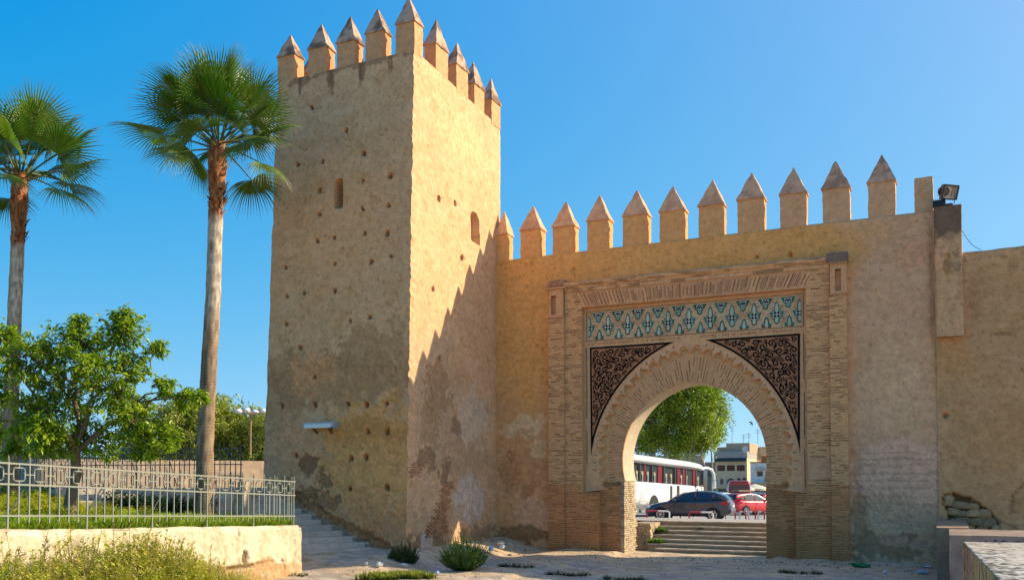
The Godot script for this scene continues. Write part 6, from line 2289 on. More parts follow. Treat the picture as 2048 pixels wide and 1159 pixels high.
func make_litter() -> void:
	var list := [
		["plastic_bag", Vector3(-2.25, 0.0, -27.35), Vector3(0.30, 0.06, 0.12), Color(0.01, 0.16, 0.06), "flattened green plastic bag at the foot of the right gate pilaster", "plastic bag"],
		["plastic_bag", Vector3(-0.62, 0.0, -25.9), Vector3(0.18, 0.06, 0.12), Color(0.48, 0.50, 0.56), "pale plastic bag on the ground close before the cement parapet", "plastic bag"],
		["paper_scrap", Vector3(-1.5, 0.0, -25.4), Vector3(0.06, 0.05, 0.05), Color(0.70, 0.70, 0.70), "round white paper ball between the green bag and the parapet", "litter"],
		["paper_scrap", Vector3(-0.9, 0.0, -27.0), Vector3(0.14, 0.02, 0.06), Color(0.50, 0.45, 0.38), "flat beige scrap before the dirty wall foot right of the gate", "litter"],
		["paper_scrap", Vector3(-0.55, 0.0, -27.9), Vector3(0.12, 0.03, 0.08), Color(0.55, 0.56, 0.60), "white scrap tucked into the corner by the cement parapet", "litter"],
		["paper_scrap", Vector3(-13.0, 0.12, -26.4), Vector3(0.1, 0.06, 0.08), Color(0.62, 0.64, 0.66), "white crumpled scrap at the foot of the wall left of the gate", "litter"],
		["paper_scrap", Vector3(-13.3, 0.14, -26.9), Vector3(0.13, 0.05, 0.08), Color(0.50, 0.53, 0.56), "grey scrap farthest back in the wall corner left of the gate", "litter"],
		["plastic_bag", Vector3(-13.05, 0.08, -25.7), Vector3(0.09, 0.07, 0.08), Color(0.50, 0.66, 0.68), "small bluish plastic bag in the litter beside the broom bush", "plastic bag"],
		["paper_scrap", Vector3(-12.5, 0.05, -25.9), Vector3(0.08, 0.03, 0.06), Color(0.60, 0.48, 0.34), "brownish paper scrap in the litter left of the gate", "litter"],
		["paper_scrap", Vector3(-11.52, 0.0, -19.75), Vector3(0.07, 0.05, 0.06), Color(0.60, 0.62, 0.72), "bluish-white scrap on the path below the larger broom bush", "litter"],
		["paper_scrap", Vector3(-13.55, 0.02, -20.2), Vector3(0.13, 0.06, 0.08), Color(0.72, 0.74, 0.74), "white crumpled bag on the ground at the end of the lowest step", "litter"],
		["paper_scrap", Vector3(-13.1, 0.02, -20.7), Vector3(0.1, 0.04, 0.06), Color(0.55, 0.58, 0.60), "small pale scrap under the smaller broom bush", "litter"],
		["paper_scrap", Vector3(-12.0, 0.0, -20.6), Vector3(0.12, 0.02, 0.06), Color(0.38, 0.38, 0.58), "violet-grey scrap on the path between the two broom bushes", "litter"],
		["plastic_bag", Vector3(-13.9, 0.02, -20.1), Vector3(0.06, 0.04, 0.05), Color(0.60, 0.62, 0.64), "tiny white scrap on the stone at the foot of the stairs", "litter"],
	]
	for k in list.size():
		var q: Array = list[k]
		var o := put(q[0], crumple(q[2], q[3], 200 + k), M.cloth)
		o.position = q[1] + UP * (ground_height(q[1].x, q[1].z) + 0.005)
		tag(o, q[4], q[5], "litter on the ground")
	# loose stones
	rng.seed = 400
	var pl := []
	var cl := []
	for k in 500:
		var x := rf(-14.2, 0.0)
		var z := rf(-28.2, -19.0)
		if rng.randf() < 0.5: z = -28.3 + absf(rng.randfn(0.0, 0.6))
		if x > -9.8 and x < -5.0 and z < -28: continue
		pl.append(Transform3D(Basis.from_euler(Vector3(rf(0, 6), rf(0, 6), rf(0, 6))).scaled(Vector3.ONE * rf(0.012, 0.045)), Vector3(x, ground_height(x, z) + 0.008, z)))
		cl.append(Color(0.34, 0.27, 0.19) * rf(0.6, 1.3))
	var mb := MB.new()
	mb.box(Transform3D(), Vector3(1.4, 0.9, 1.0), Color.WHITE, 0.25)
	tag(many("gravel", mb.mesh(), M.cement, pl, cl), "loose gravel strewn over the dusty path", "gravel", "", "stuff")


# ---------------------------------------------------------------- behind the gate: stair, barriers, vehicles, houses
func make_gate_stairs() -> void:
	var t := thing("gate_stairs", "broad low stone steps rising to the car park behind the arch", "stairs")
	rng.seed = 501
	for k in 7:
		var h := 0.135 * (k + 1) + (0.03 if k == 6 else 0.0)
		var mb := MB.new()
		var x := -9.35 + (0.0 if k > 1 else 0.35 - 0.3 * k) - 0.05 * (k % 2)
		while x < -3.6:
			var l := rf(1.1, 2.2)
			rough_box(mb, Vector3(x, -0.2, -32.4), Vector3(x + l - 0.012, h - 0.045, -30.03 - 0.34 * k), 0.22, 0.012, Color(0.45, 0.34, 0.21) * rf(0.88, 1.06), Vector3(0, k * 3.0, 0), Color(0.30, 0.22, 0.13), 0.4)
			rough_box(mb, Vector3(x - 0.004, h - 0.05, -32.4), Vector3(x + l - 0.004, h, -30.0 - 0.34 * k), 0.16, 0.014, Color(0.54, 0.45, 0.33) * rf(0.9, 1.05), Vector3(0, k * 5.0, 0), Color(0.42, 0.33, 0.22), 0.4)
			x += l
		put("step", mb.mesh(), M.cement, t)
	var w := thing("stone_cheek_wall", "rough little stone wall beside the steps behind the left jamb", "low wall")
	var mb := MB.new()
	rough_box(mb, Vector3(-10.1, -0.2, -32.35), Vector3(-9.42, 0.93, -30.75), 0.2, 0.01, Color(0.40, 0.31, 0.2), Vector3.ZERO)
	put("mortar_core", mb.mesh(), M.cement, w)
	for j in 9:
		var z := -30.72
		while z > -32.3:
			var l := rf(0.14, 0.3)
			mb = MB.new()
			rough_box(mb, Vector3(-0.09, 0.0, -l + 0.015), Vector3(0.04, 0.092, 0.0), 0.07, 0.022, Color(0.56, 0.42, 0.27) * rf(0.75, 1.1), Vector3(z * 3.0, j * 2.0, 0), Color(0.36, 0.25, 0.15), 0.4, true)
			var o := put("stone", mb.mesh(), M.cement, w)
			o.position = Vector3(-9.42 + rf(-0.02, 0.02), 0.03 + j * 0.1, z)
			z -= l
		var xx := -9.42
		while xx > -10.0:
			var l := rf(0.14, 0.26)
			mb = MB.new()
			rough_box(mb, Vector3(-l + 0.015, 0.0, -0.09), Vector3(0.0, 0.092, 0.04), 0.07, 0.022, Color(0.56, 0.42, 0.27) * rf(0.75, 1.1), Vector3(xx * 3.0, j * 2.0, 5), Color(0.36, 0.25, 0.15), 0.4, true)
			var o := put("stone", mb.mesh(), M.cement, w)
			o.position = Vector3(xx, 0.03 + j * 0.1, -30.75 + rf(-0.02, 0.02))
			xx -= l
	for q in [[Vector3(-9.2, 0.62, -31.3), "green weed tuft growing from the upper left end of the gate steps"], [Vector3(-9.15, 0.28, -30.55), "green weed tuft growing from the lower left end of the gate steps"], [Vector3(-7.9, 0.72, -31.75), "tiny weed growing in the joint near the middle of the upper gate step"]]:
		var p := []
		var c := []
		var tiny: bool = (q[1] as String).begins_with("tiny")
		for k in (10 if tiny else 34):
			p.append(spot(q[0] + Vector3(rf(-0.22, 0.22), 0, rf(-0.08, 0.1)) * (0.5 if tiny else 1.0), rf(0.5, 1.0) * (0.6 if tiny else 1.0), 0.6))
			c.append(Color(1, 1, 1) * rf(0.8, 1.2))
		var wt := thing("step_weed", q[1], "weed", Vector3.ZERO, 0.0, "weeds on the gate steps")
		many("blades", leaf_blade(9, 0.22, 0.2, 0.016, Color(0.06, 0.13, 0.012), Color(0.14, 0.26, 0.02)), M.weed, p, c, wt)


func make_barriers() -> void:
	var list := [
		[Vector3(-12.87, 0, -41.6), Vector3(-11.91, 0, -42.05), 0.46, "red and white tube barrier before the front wheel of the dark hatchback"],
		[Vector3(-11.06, 0, -42.45), Vector3(-10.06, 0, -42.95), 0.46, "red and white tube barrier before the rear wheel of the dark hatchback"],
		[Vector3(-12.96, 0, -47.9), Vector3(-12.3, 0, -48.1), 0.36, "small pale barrier seen under the middle of the dark hatchback"],
		[Vector3(-10.62, 0, -48.23), Vector3(-10.16, 0, -48.44), 0.42, "white and red barrier just behind the dark hatchback's tail"],
		[Vector3(-9.95, 0, -48.56), Vector3(-9.66, 0, -48.68), 0.42, "white and red barrier before the rear wheel of the red hatchback"],
		[Vector3(-9.52, 0, -48.77), Vector3(-9.2, 0, -48.9), 0.42, "white and red barrier before the nose of the red hatchback"],
		[Vector3(-9.07, 0, -48.98), Vector3(-8.78, 0, -49.12), 0.42, "white and red barrier beside the bull-nosed red car near the right jamb"],
		[Vector3(-8.66, 0, -49.2), Vector3(-8.36, 0, -49.3), 0.42, "last white and red barrier, half hidden by the right jamb"]]
	var red := Color(0.42, 0.02, 0.03)
	var white := Color(0.66, 0.65, 0.62)
	for k in list.size():
		var q: Array = list[k]
		var a: Vector3 = q[0]
		var b: Vector3 = q[1]
		a.y = lot_height(a.z) - 0.02
		b.y = lot_height(b.z) - 0.02
		var t := thing("tube_barrier", q[3], "barrier", a, 0.0, "red and white tube barriers")
		b -= a
		var h := UP * float(q[2])
		var swap := k > 2
		var c0 := white if swap else red
		var c1 := red if swap else white
		if k == 2: c1 = white
		var r := 0.038
		var mb := MB.new()
		mb.tube(PackedVector3Array([Vector3.ZERO, h * 0.9, h + b * 0.06, h + b * 0.5]), PackedFloat32Array([r, r, r, r]), 8, c0)
		put("first_half", mb.mesh(), M.iron, t)
		mb = MB.new()
		mb.tube(PackedVector3Array([h + b * 0.5, h + b * 0.94, b + h * 0.9, b]), PackedFloat32Array([r, r, r, r]), 8, c1)
		put("second_half", mb.mesh(), M.iron, t)


func loft(rings: Array, col: Color, ends := true) -> MB:   # skins a row of equal rings with smooth normals
	var mb := MB.new()
	var m: int = rings[0].size()
	var n := rings.size()
	var nn := []
	for i in n:
		var row := []
		for s in m:
			var du: Vector3 = rings[mini(i + 1, n - 1)][s] - rings[maxi(i - 1, 0)][s]
			var dv: Vector3 = rings[i][(s + 1) % m] - rings[i][(s + m - 1) % m]
			row.append(du.cross(dv).normalized())
		nn.append(row)
	var c := Vector3.ZERO
	for s in m: c += rings[n / 2][s] / m
	var sgn := 1.0
	var mid_out: Vector3 = rings[n / 2][0] - c
	if (nn[n / 2][0] as Vector3).dot(mid_out) < 0.0: sgn = -1.0
	for i in n - 1:
		for s in m:
			var s2 := (s + 1) % m
			if sgn > 0.0:
				mb.tri_s(rings[i][s], rings[i + 1][s], rings[i + 1][s2], nn[i][s], nn[i + 1][s], nn[i + 1][s2], col, col, col)
				mb.tri_s(rings[i][s], rings[i + 1][s2], rings[i][s2], nn[i][s], nn[i + 1][s2], nn[i][s2], col, col, col)
			else:
				mb.tri_s(rings[i][s], rings[i + 1][s2], rings[i + 1][s], -nn[i][s], -nn[i + 1][s2], -nn[i + 1][s], col, col, col)
				mb.tri_s(rings[i][s], rings[i][s2], rings[i + 1][s2], -nn[i][s], -nn[i][s2], -nn[i + 1][s2], col, col, col)
	if ends:
		for e in [0, n - 1]:
			var o := Vector3.ZERO
			for s in m: o += rings[e][s] / m
			for s in m:
				var a: Vector3 = rings[e][s]
				var b: Vector3 = rings[e][(s + 1) % m]
				if ((a - o).cross(b - o)).dot(o - c) > 0.0: mb.tri(o, a, b, col)
				else: mb.tri(o, b, a, col)
	return mb


func wheel(parent: Node3D, at: Vector3, r: float, w: float, side: float, rim_col: Color) -> void:
	var x := Transform3D(Basis(Vector3.RIGHT, PI / 2 * side), at)
	var mb := MB.new()
	mb.lathe(x, PackedVector2Array([Vector2(r * 0.62, -w * 0.5), Vector2(r * 0.95, -w * 0.5), Vector2(r, -w * 0.36), Vector2(r, w * 0.36), Vector2(r * 0.95, w * 0.5), Vector2(r * 0.66, w * 0.5), Vector2(r * 0.62, w * 0.3)]), 24, Color(0.022, 0.022, 0.023))
	mb.lathe(x, PackedVector2Array([Vector2(r * 0.62, w * 0.18), Vector2(0.001, w * 0.18)]), 16, Color(0.03, 0.03, 0.03))
	var tyre := put("wheel", mb.mesh(), M.rubber, parent)
	mb = MB.new()
	mb.lathe(x, PackedVector2Array([Vector2(r * 0.66, w * 0.30), Vector2(r * 0.66, w * 0.46), Vector2(r * 0.56, w * 0.46), Vector2(r * 0.54, w * 0.25)]), 24, rim_col)
	for k in 7:
		var an := TAU * k / 7
		var d := Vector3(cos(an), 0, sin(an))
		mb.bar(x * (d * r * 0.08 + UP * w * 0.36), x * (d * r * 0.58 + UP * w * 0.38), r * 0.11, 0.025, rim_col, (x.basis * UP))
	mb.lathe(x, PackedVector2Array([Vector2(r * 0.16, w * 0.3), Vector2(r * 0.15, w * 0.42), Vector2(0.001, w * 0.43)]), 12, rim_col)
	put("rim", mb.mesh(), M.metal, tyre)


func side_panel(mb: MB, poly: Array, zf: Callable, side: float, lift: float, col: Color) -> void:   # an outline (x, y) laid onto a flank whose z follows from height
	var p := PackedVector2Array(poly)
	var ix := Geometry2D.triangulate_polygon(p)
	for k in range(0, ix.size(), 3):
		var t := []
		for q in 3:
			var v := p[ix[k + q]]
			t.append(Vector3(v.x, v.y, ((zf.call(v.x, v.y) as float) + lift) * side))
		if (t[1] - t[0]).cross(t[2] - t[0]).z * side > 0.0: mb.tri(t[0], t[1], t[2], col)
		else: mb.tri(t[0], t[2], t[1], col)
	for k in p.size():
		var a := p[k]
		var b := p[(k + 1) % p.size()]
		var za: float = zf.call(a.x, a.y)
		var zb: float = zf.call(b.x, b.y)
		mb.quad(Vector3(a.x, a.y, (za - 0.02) * side), Vector3(b.x, b.y, (zb - 0.02) * side), Vector3(b.x, b.y, (zb + lift) * side), Vector3(a.x, a.y, (za + lift) * side), col)


# a hatchback, nose towards -x
func make_car(called: String, label: String, at: Vector3, turn: float, paint: Color, boxy: float, rack := false, group := "") -> Node3D:
	var t := thing(called, label, "car", at, turn, group)
	var st := [[-2.15, 0.50, 0.34, 0.60, 0.56], [-2.10, 0.66, 0.27, 0.66, 0.62], [-1.95, 0.78, 0.23, 0.74, 0.70], [-1.65, 0.855, 0.22, 0.84, 0.74], [-1.25, 0.885, 0.22, 0.92, 0.76], [-0.85, 0.89, 0.22, 0.965, 0.80], [-0.3, 0.895, 0.21, 0.965, 0.82], [0.5, 0.895, 0.21, 0.985, 0.82], [1.2, 0.89, 0.22, 1.01, 0.80], [1.7, 0.865, 0.26, 1.03, 0.78], [1.98, 0.80, 0.30, 1.0, 0.72], [2.12, 0.70, 0.36, 0.90, 0.64], [2.16, 0.60, 0.42, 0.80, 0.56]]
	var rings := []
	for q in st:
		var w: float = q[1]
		var b: float = q[2]
		var y: float = q[3]
		var wt: float = minf(q[4], w)
		var half := [Vector2(w * 0.55, b), Vector2(w * 0.90, b + 0.01), Vector2(w * 0.985, b + 0.12), Vector2(w, b + (y - b) * 0.45), Vector2(w * 0.99, y - 0.14), Vector2(lerpf(w, wt, 0.55), y - 0.03), Vector2(wt * 0.94, y), Vector2(wt * 0.5, y + 0.02)]
		var r := []
		for h in half: r.append(Vector3(q[0], h.y, h.x))
		for k in range(half.size() - 1, -1, -1): r.append(Vector3(q[0], half[k].y, -half[k].x))
		rings.append(r)
	put("body", loft(rings, paint).mesh(), M.paint, t)
	# cabin: flat flanks that lean in, roof on top
	var flank := func(_x: float, y: float) -> float: return 0.80 - (y - 0.96) * 0.42
	var cab := [[-0.98, 0.99], [-0.62, 1.17], [-0.25, 1.34], [0.1, 1.44], [0.5, 1.48], [0.95, 1.475], [1.35, 1.43 + 0.03 * boxy], [1.68, 1.33 + 0.10 * boxy], [1.90, 1.16 + 0.22 * boxy], [2.02, 1.02]]
	rings = []
	for q in cab:
		var y: float = q[1]
		var e: float = flank.call(0.0, maxf(y - 0.05, 0.97))
		var r := [Vector3(q[0], 0.95, 0.795), Vector3(q[0], maxf(y - 0.05, 0.97), e), Vector3(q[0], y - 0.012, e - 0.07), Vector3(q[0], y + 0.012, e * 0.45)]
		var m := []
		for v in r: m.append(v)
		for k in range(r.size() - 1, -1, -1): m.append(Vector3(r[k].x, r[k].y, -r[k].z))
		rings.append(m)
	put("roof", loft(rings, paint).mesh(), M.paint, t)
	var tint := Color(0.02, 0.035, 0.045)
	for side in [1.0, -1.0]:
		for poly in [[Vector2(-0.62, 1.0), Vector2(0.36, 1.01), Vector2(0.36, 1.40), Vector2(0.08, 1.37), Vector2(-0.3, 1.22)], [Vector2(0.44, 1.015), Vector2(1.22, 1.04), Vector2(1.26, 1.34), Vector2(0.95, 1.40), Vector2(0.44, 1.41)], [Vector2(1.32, 1.06), Vector2(1.66, 1.10), Vector2(1.40, 1.31)]]:
			var mb := MB.new()
			side_panel(mb, poly, flank, side, 0.006, tint)
			put("side_window", mb.mesh(), M.dark_glass, t)
		var dm := MB.new()
		for x in [-0.62, 0.40, 1.30]:
			dm.box(Transform3D(Basis(), Vector3(x, 0.64, 0.893 * side)), Vector3(0.012, 0.6, 0.012), Color(0.01, 0.01, 0.01))
		dm.box(Transform3D(Basis(), Vector3(0.35, 0.31, 0.885 * side)), Vector3(1.9, 0.07, 0.03), Color(0.02, 0.02, 0.02), 0.01)
		put("door_seam", dm.mesh(), M.rubber, t)
		dm = MB.new()
		for x in [0.18, 1.08]: dm.box(Transform3D(Basis(), Vector3(x, 0.86, 0.885 * side)), Vector3(0.2, 0.03, 0.04), paint * 1.3, 0.008)
		put("door_handle", dm.mesh(), M.paint, t)
		dm = MB.new()
		dm.ball(Vector3(-0.60, 1.02, 0.93 * side), Vector3(0.09, 0.07, 0.09), paint)
		put("wing_mirror", dm.mesh(), M.paint, t)
		for x in [-1.32, 1.30]:
			dm = MB.new()
			var arch := PackedVector2Array()
			for k in 17: arch.append(Vector2(cos(PI * k / 16.0), sin(PI * k / 16.0)) * 0.375)
			arch.append(Vector2(-0.375, -0.12))
			arch.append(Vector2(0.375, -0.12))
			var tr := Transform3D(Basis() if side > 0 else Basis(UP, PI), Vector3(x, 0.32, 0.80 * side))
			dm.prism(arch, 0.0, 0.094, tr, Color(0.012, 0.012, 0.012))
			put("wheel_arch", dm.mesh(), M.rubber, t)
			wheel(t, Vector3(x, 0.315, 0.825 * side), 0.315, 0.2, side, Color(0.62, 0.63, 0.65))
		dm = MB.new()
		side_panel(dm, [Vector2(1.55, 0.86), Vector2(1.99, 0.80), Vector2(2.06, 0.95), Vector2(1.86, 1.0)], func(x: float, _y: float) -> float: return 0.875 - 0.22 * maxf(0.0, x - 1.7), side, 0.015, Color(0.42, 0.015, 0.025))
		dm.box(Transform3D(Basis(), Vector3(2.07, 0.88, 0.58 * side)), Vector3(0.12, 0.13, 0.26), Color(0.42, 0.015, 0.025), 0.03)
		put("tail_lamp", dm.mesh(), M.lens, t)
		dm = MB.new()
		dm.box(Transform3D(Basis(UP, 0.55 * side) * Basis(Vector3.BACK, 0.35), Vector3(-1.86, 0.71, 0.67 * side)), Vector3(0.42, 0.12, 0.16), Color(0.62, 0.66, 0.70), 0.03)
		put("headlamp", dm.mesh(), M.lens, t)
	var mb := MB.new()
	mb.quad(Vector3(-0.93, 1.03, 0.68), Vector3(-0.16, 1.40, 0.56), Vector3(-0.16, 1.40, -0.56), Vector3(-0.93, 1.03, -0.68), tint)
	for k in mb.v.size(): mb.v[k] += Vector3(-0.02, 0.022, 0)
	put("windscreen", mb.mesh(), M.dark_glass, t)
	mb = MB.new()
	var ry := 1.30 + 0.12 * boxy
	mb.quad(Vector3(1.99, 1.06, 0.66), Vector3(1.99, 1.06, -0.66), Vector3(1.74 + 0.12 * boxy, ry, -0.55), Vector3(1.74 + 0.12 * boxy, ry, 0.55), tint)
	for k in mb.v.size(): mb.v[k] += Vector3(0.03, 0.02, 0)
	put("rear_window", mb.mesh(), M.dark_glass, t)
	mb = MB.new()
	mb.box(Transform3D(Basis(), Vector3(2.13, 0.50, 0)), Vector3(0.10, 0.24, 1.45), paint * 1.15, 0.04)
	put("rear_bumper", mb.mesh(), M.paint, t)
	mb = MB.new()
	mb.box(Transform3D(Basis(), Vector3(2.175, 0.74, 0)), Vector3(0.03, 0.11, 0.50), Color(0.70, 0.68, 0.62), 0.008)
	put("number_plate", mb.mesh(), M.plastic, t)
	if rack:
		mb = MB.new()
		for x in [0.2, 1.0]: mb.bar(Vector3(x, 1.55, -0.6), Vector3(x, 1.55, 0.6), 0.04, 0.03, Color(0.05, 0.05, 0.05))
		for z in [-0.5, -0.25, 0.0, 0.25, 0.5]: mb.bar(Vector3(0.0, 1.58, z), Vector3(1.25, 1.58, z), 0.03, 0.03, Color(0.06, 0.06, 0.06))
		mb.box(Transform3D(Basis(), Vector3(0.7, 1.63, 0.1)), Vector3(1.1, 0.06, 0.6), Color(0.42, 0.30, 0.17), 0.01)
		put("roof_rack", mb.mesh(), M.iron, t)
	return t


func make_coach() -> void:
	# nose towards -z, its right flank towards the viewer
	var t := thing("white_coach", "white touring coach with red curtains parked behind the dark hatchback", "coach", Vector3(-16.02, 0.38, -52.6))
	var d := Vector3(1.4, 0, -9.7).normalized()
	t.basis = Basis(d.cross(UP).normalized(), UP, -d) * Basis(Vector3.RIGHT, -0.036)
	var white := Color(0.80, 0.80, 0.79)
	var dark := Color(0.025, 0.028, 0.03)
	var section := func(y0: float, y1: float, w: float, z: float, topw: float, drop := 0.0) -> Array:
		return [Vector3(w, y0, z), Vector3(w, lerpf(y0, y1 - drop, 0.5), z), Vector3(w, y1 - 0.12 - drop, z), Vector3(lerpf(w, topw, 0.6), y1 - 0.03 - drop, z), Vector3(topw * 0.7, y1 - drop, z), Vector3(-topw * 0.7, y1 - drop, z), Vector3(-lerpf(w, topw, 0.6), y1 - 0.03 - drop, z), Vector3(-w, y1 - 0.12 - drop, z), Vector3(-w, lerpf(y0, y1 - drop, 0.5), z), Vector3(-w, y0, z)]
	var rings := []
	for q in [[6.0, 1.22], [5.7, 1.26], [2.0, 1.27], [-2.0, 1.27], [-5.0, 1.27], [-5.6, 1.22], [-5.9, 1.05]]: rings.append(section.call(0.30, 1.86, q[1], q[0], q[1]))
	put("lower_body", loft(rings, white).mesh(), M.paint, t)
	rings = []
	for q in [[6.0, 1.20, 0.1], [5.7, 1.26, 0.0], [2.0, 1.27, 0.0], [-3.0, 1.27, 0.0], [-4.6, 1.26, 0.06], [-5.3, 1.20, 0.22], [-5.6, 1.10, 0.4]]: rings.append(section.call(2.86 - q[2] * 0.5, 3.36, q[1], q[0], 1.0, q[2]))
	put("roof", loft(rings, white).mesh(), M.paint, t)
	var tinted: StandardMaterial3D = M.pane.duplicate()
	tinted.metallic_specular = 0.16
	tinted.albedo_color = Color(0.05, 0.06, 0.07, 0.14)
	var mb := MB.new()
	mb.box(Transform3D(Basis(), Vector3(0, 2.36, 0.2)), Vector3(2.2, 1.06, 11.2), dark)
	for z in [5.6, 4.05, 2.45, 0.85, -0.75, -2.35, -3.95, -5.05]:
		mb.box(Transform3D(Basis(), Vector3(0, 2.36, z)), Vector3(2.46, 1.06, 0.13), dark)
	put("window_pillars", mb.mesh(), M.rubber, t)
	for k in 7:
		var z0: float = [5.53, 3.98, 2.38, 0.78, -0.82, -2.42, -4.02][k]
		var z1: float = [4.12, 2.52, 0.92, -0.68, -2.28, -3.88, -4.98][k]
		mb = MB.new()
		mb.box(Transform3D(Basis(), Vector3(1.235, 2.36, (z0 + z1) * 0.5)), Vector3(0.012, 1.0, z0 - z1), Color.WHITE)
		put("window_pane", mb.mesh(), tinted, t)
	for q in [[3.35, 0.12], [1.35, 0.40], [-1.3, 0.26], [-2.1, 0.22], [-3.75, 0.32]]:
		mb = MB.new()
		for s in 5:
			var z: float = q[0] + q[1] * (s - 2) * 0.2
			mb.box(Transform3D(Basis(UP, 0.5 * (1 if s % 2 else -1)), Vector3(1.17, 2.36, z)), Vector3(0.03, 0.98, q[1] * 0.24), Color(0.52, 0.03, 0.05))
		put("curtain", mb.mesh(), M.cloth, t)
	for z in [5.0, 4.3, 3.6, 2.9, 2.0, 0.4, -0.3, -1.8, -2.6, -4.4]:
		mb = MB.new()
		mb.box(Transform3D(Basis(), Vector3(1.14, 2.08, z)), Vector3(0.06, 0.46, 0.16), Color(0.42, 0.40, 0.37), 0.02)
		mb.box(Transform3D(Basis(), Vector3(1.15, 2.33, z + 0.05)), Vector3(0.05, 0.2, 0.26), Color(0.62, 0.50, 0.30), 0.02)
		put("seat", mb.mesh(), M.cloth, t)
	mb = MB.new()
	mb.box(Transform3D(Basis(), Vector3(1.272, 1.05, -0.05)), Vector3(0.014, 1.35, 0.34), dark)
	mb.box(Transform3D(Basis(), Vector3(1.272, 1.05, -1.05)), Vector3(0.014, 1.45, 0.42), dark)
	put("middle_door", mb.mesh(), M.dark_glass, t)
	mb = MB.new()
	for k in 9: mb.box(Transform3D(Basis(Vector3.BACK, 0.4), Vector3(1.27, 0.62 + k * 0.085, 3.75)), Vector3(0.03, 0.05, 0.78), Color(0.42, 0.44, 0.45))
	put("engine_grille", mb.mesh(), M.plastic, t)
	mb = MB.new()
	for q in [[1.36, 4.4, -1.6], [1.36, 3.0, 0.4]]:
		mb.box(Transform3D(Basis(), Vector3(1.268, q[0], 2.0)), Vector3(0.012, 0.012, 4.0), Color(0.3, 0.3, 0.3))
	for z in [2.8, 1.1, -2.0, -3.2, -4.4]: mb.box(Transform3D(Basis(), Vector3(1.268, 0.85, z)), Vector3(0.012, 1.0, 0.012), Color(0.3, 0.3, 0.3))
	put("panel_seam", mb.mesh(), M.rubber, t)
	mb = MB.new()
	mb.box(Transform3D(Basis(), Vector3(1.21, 1.9, -5.35)), Vector3(0.12, 2.0, 0.7), dark, 0.03)
	mb.box(Transform3D(Basis(Vector3.RIGHT, -0.16), Vector3(0, 2.05, -5.78)), Vector3(2.15, 1.9, 0.14), dark, 0.05)
	put("windscreen", mb.mesh(), M.dark_glass, t)
	mb = MB.new()
	mb.box(Transform3D(Basis(), Vector3(1.262, 1.2, -4.75)), Vector3(0.02, 1.5, 0.16), Color(0.12, 0.13, 0.13))
	put("front_door", mb.mesh(), M.dark_glass, t)
	mb = MB.new()
	mb.tube(PackedVector3Array([Vector3(0.95, 3.02, -5.5), Vector3(1.1, 3.06, -6.0), Vector3(1.2, 2.98, -6.5), Vector3(1.25, 2.7, -6.8), Vector3(1.26, 2.3, -6.85)]), PackedFloat32Array([0.09, 0.10, 0.10, 0.10, 0.09]), 8, white)
	mb.box(Transform3D(Basis(), Vector3(1.26, 2.0, -6.83)), Vector3(0.24, 0.52, 0.16), white, 0.05)
	put("mirror_arm", mb.mesh(), M.paint, t)
	mb = MB.new()
	for q in [[-3.75, 1.02, 0.42], [-4.05, 0.9, 0.3]]:
		var f := Vector3(1.274, q[1] + 0.35, q[0])
		mb.bar(f, f + Vector3(0, q[2], 0.03), 0.035, 0.01, Color(0.02, 0.02, 0.02))
		for k in 7:
			var an := PI * (k / 6.0) * 1.3 - 0.5
			mb.bar(f + Vector3(0, q[2], 0.03), f + Vector3(0, q[2] + sin(an) * 0.14, 0.03 + cos(an) * 0.2), 0.04, 0.01, Color(0.02, 0.02, 0.02))
	put("palm_emblem", mb.mesh(), M.plastic, t)
	for z in [2.3, -3.6]:
		mb = MB.new()
		var arch := PackedVector2Array()
		for k in 17: arch.append(Vector2(cos(PI * k / 16.0), sin(PI * k / 16.0)) * 0.62)
		arch.append(Vector2(-0.62, -0.2))
		arch.append(Vector2(0.62, -0.2))
		mb.prism(arch, 0.0, 0.02, Transform3D(Basis(UP, PI / 2), Vector3(1.262, 0.52, z)), Color(0.015, 0.015, 0.015))
		put("wheel_arch", mb.mesh(), M.rubber, t)
		var hub := Node3D.new()
		hub.name = "axle"
		t.add_child(hub, true)
		hub.transform = Transform3D(Basis(UP, PI / 2), Vector3(1.14, 0.42, z))
		wheel(hub, Vector3.ZERO, 0.5, 0.3, 1.0, Color(0.5, 0.5, 0.52))


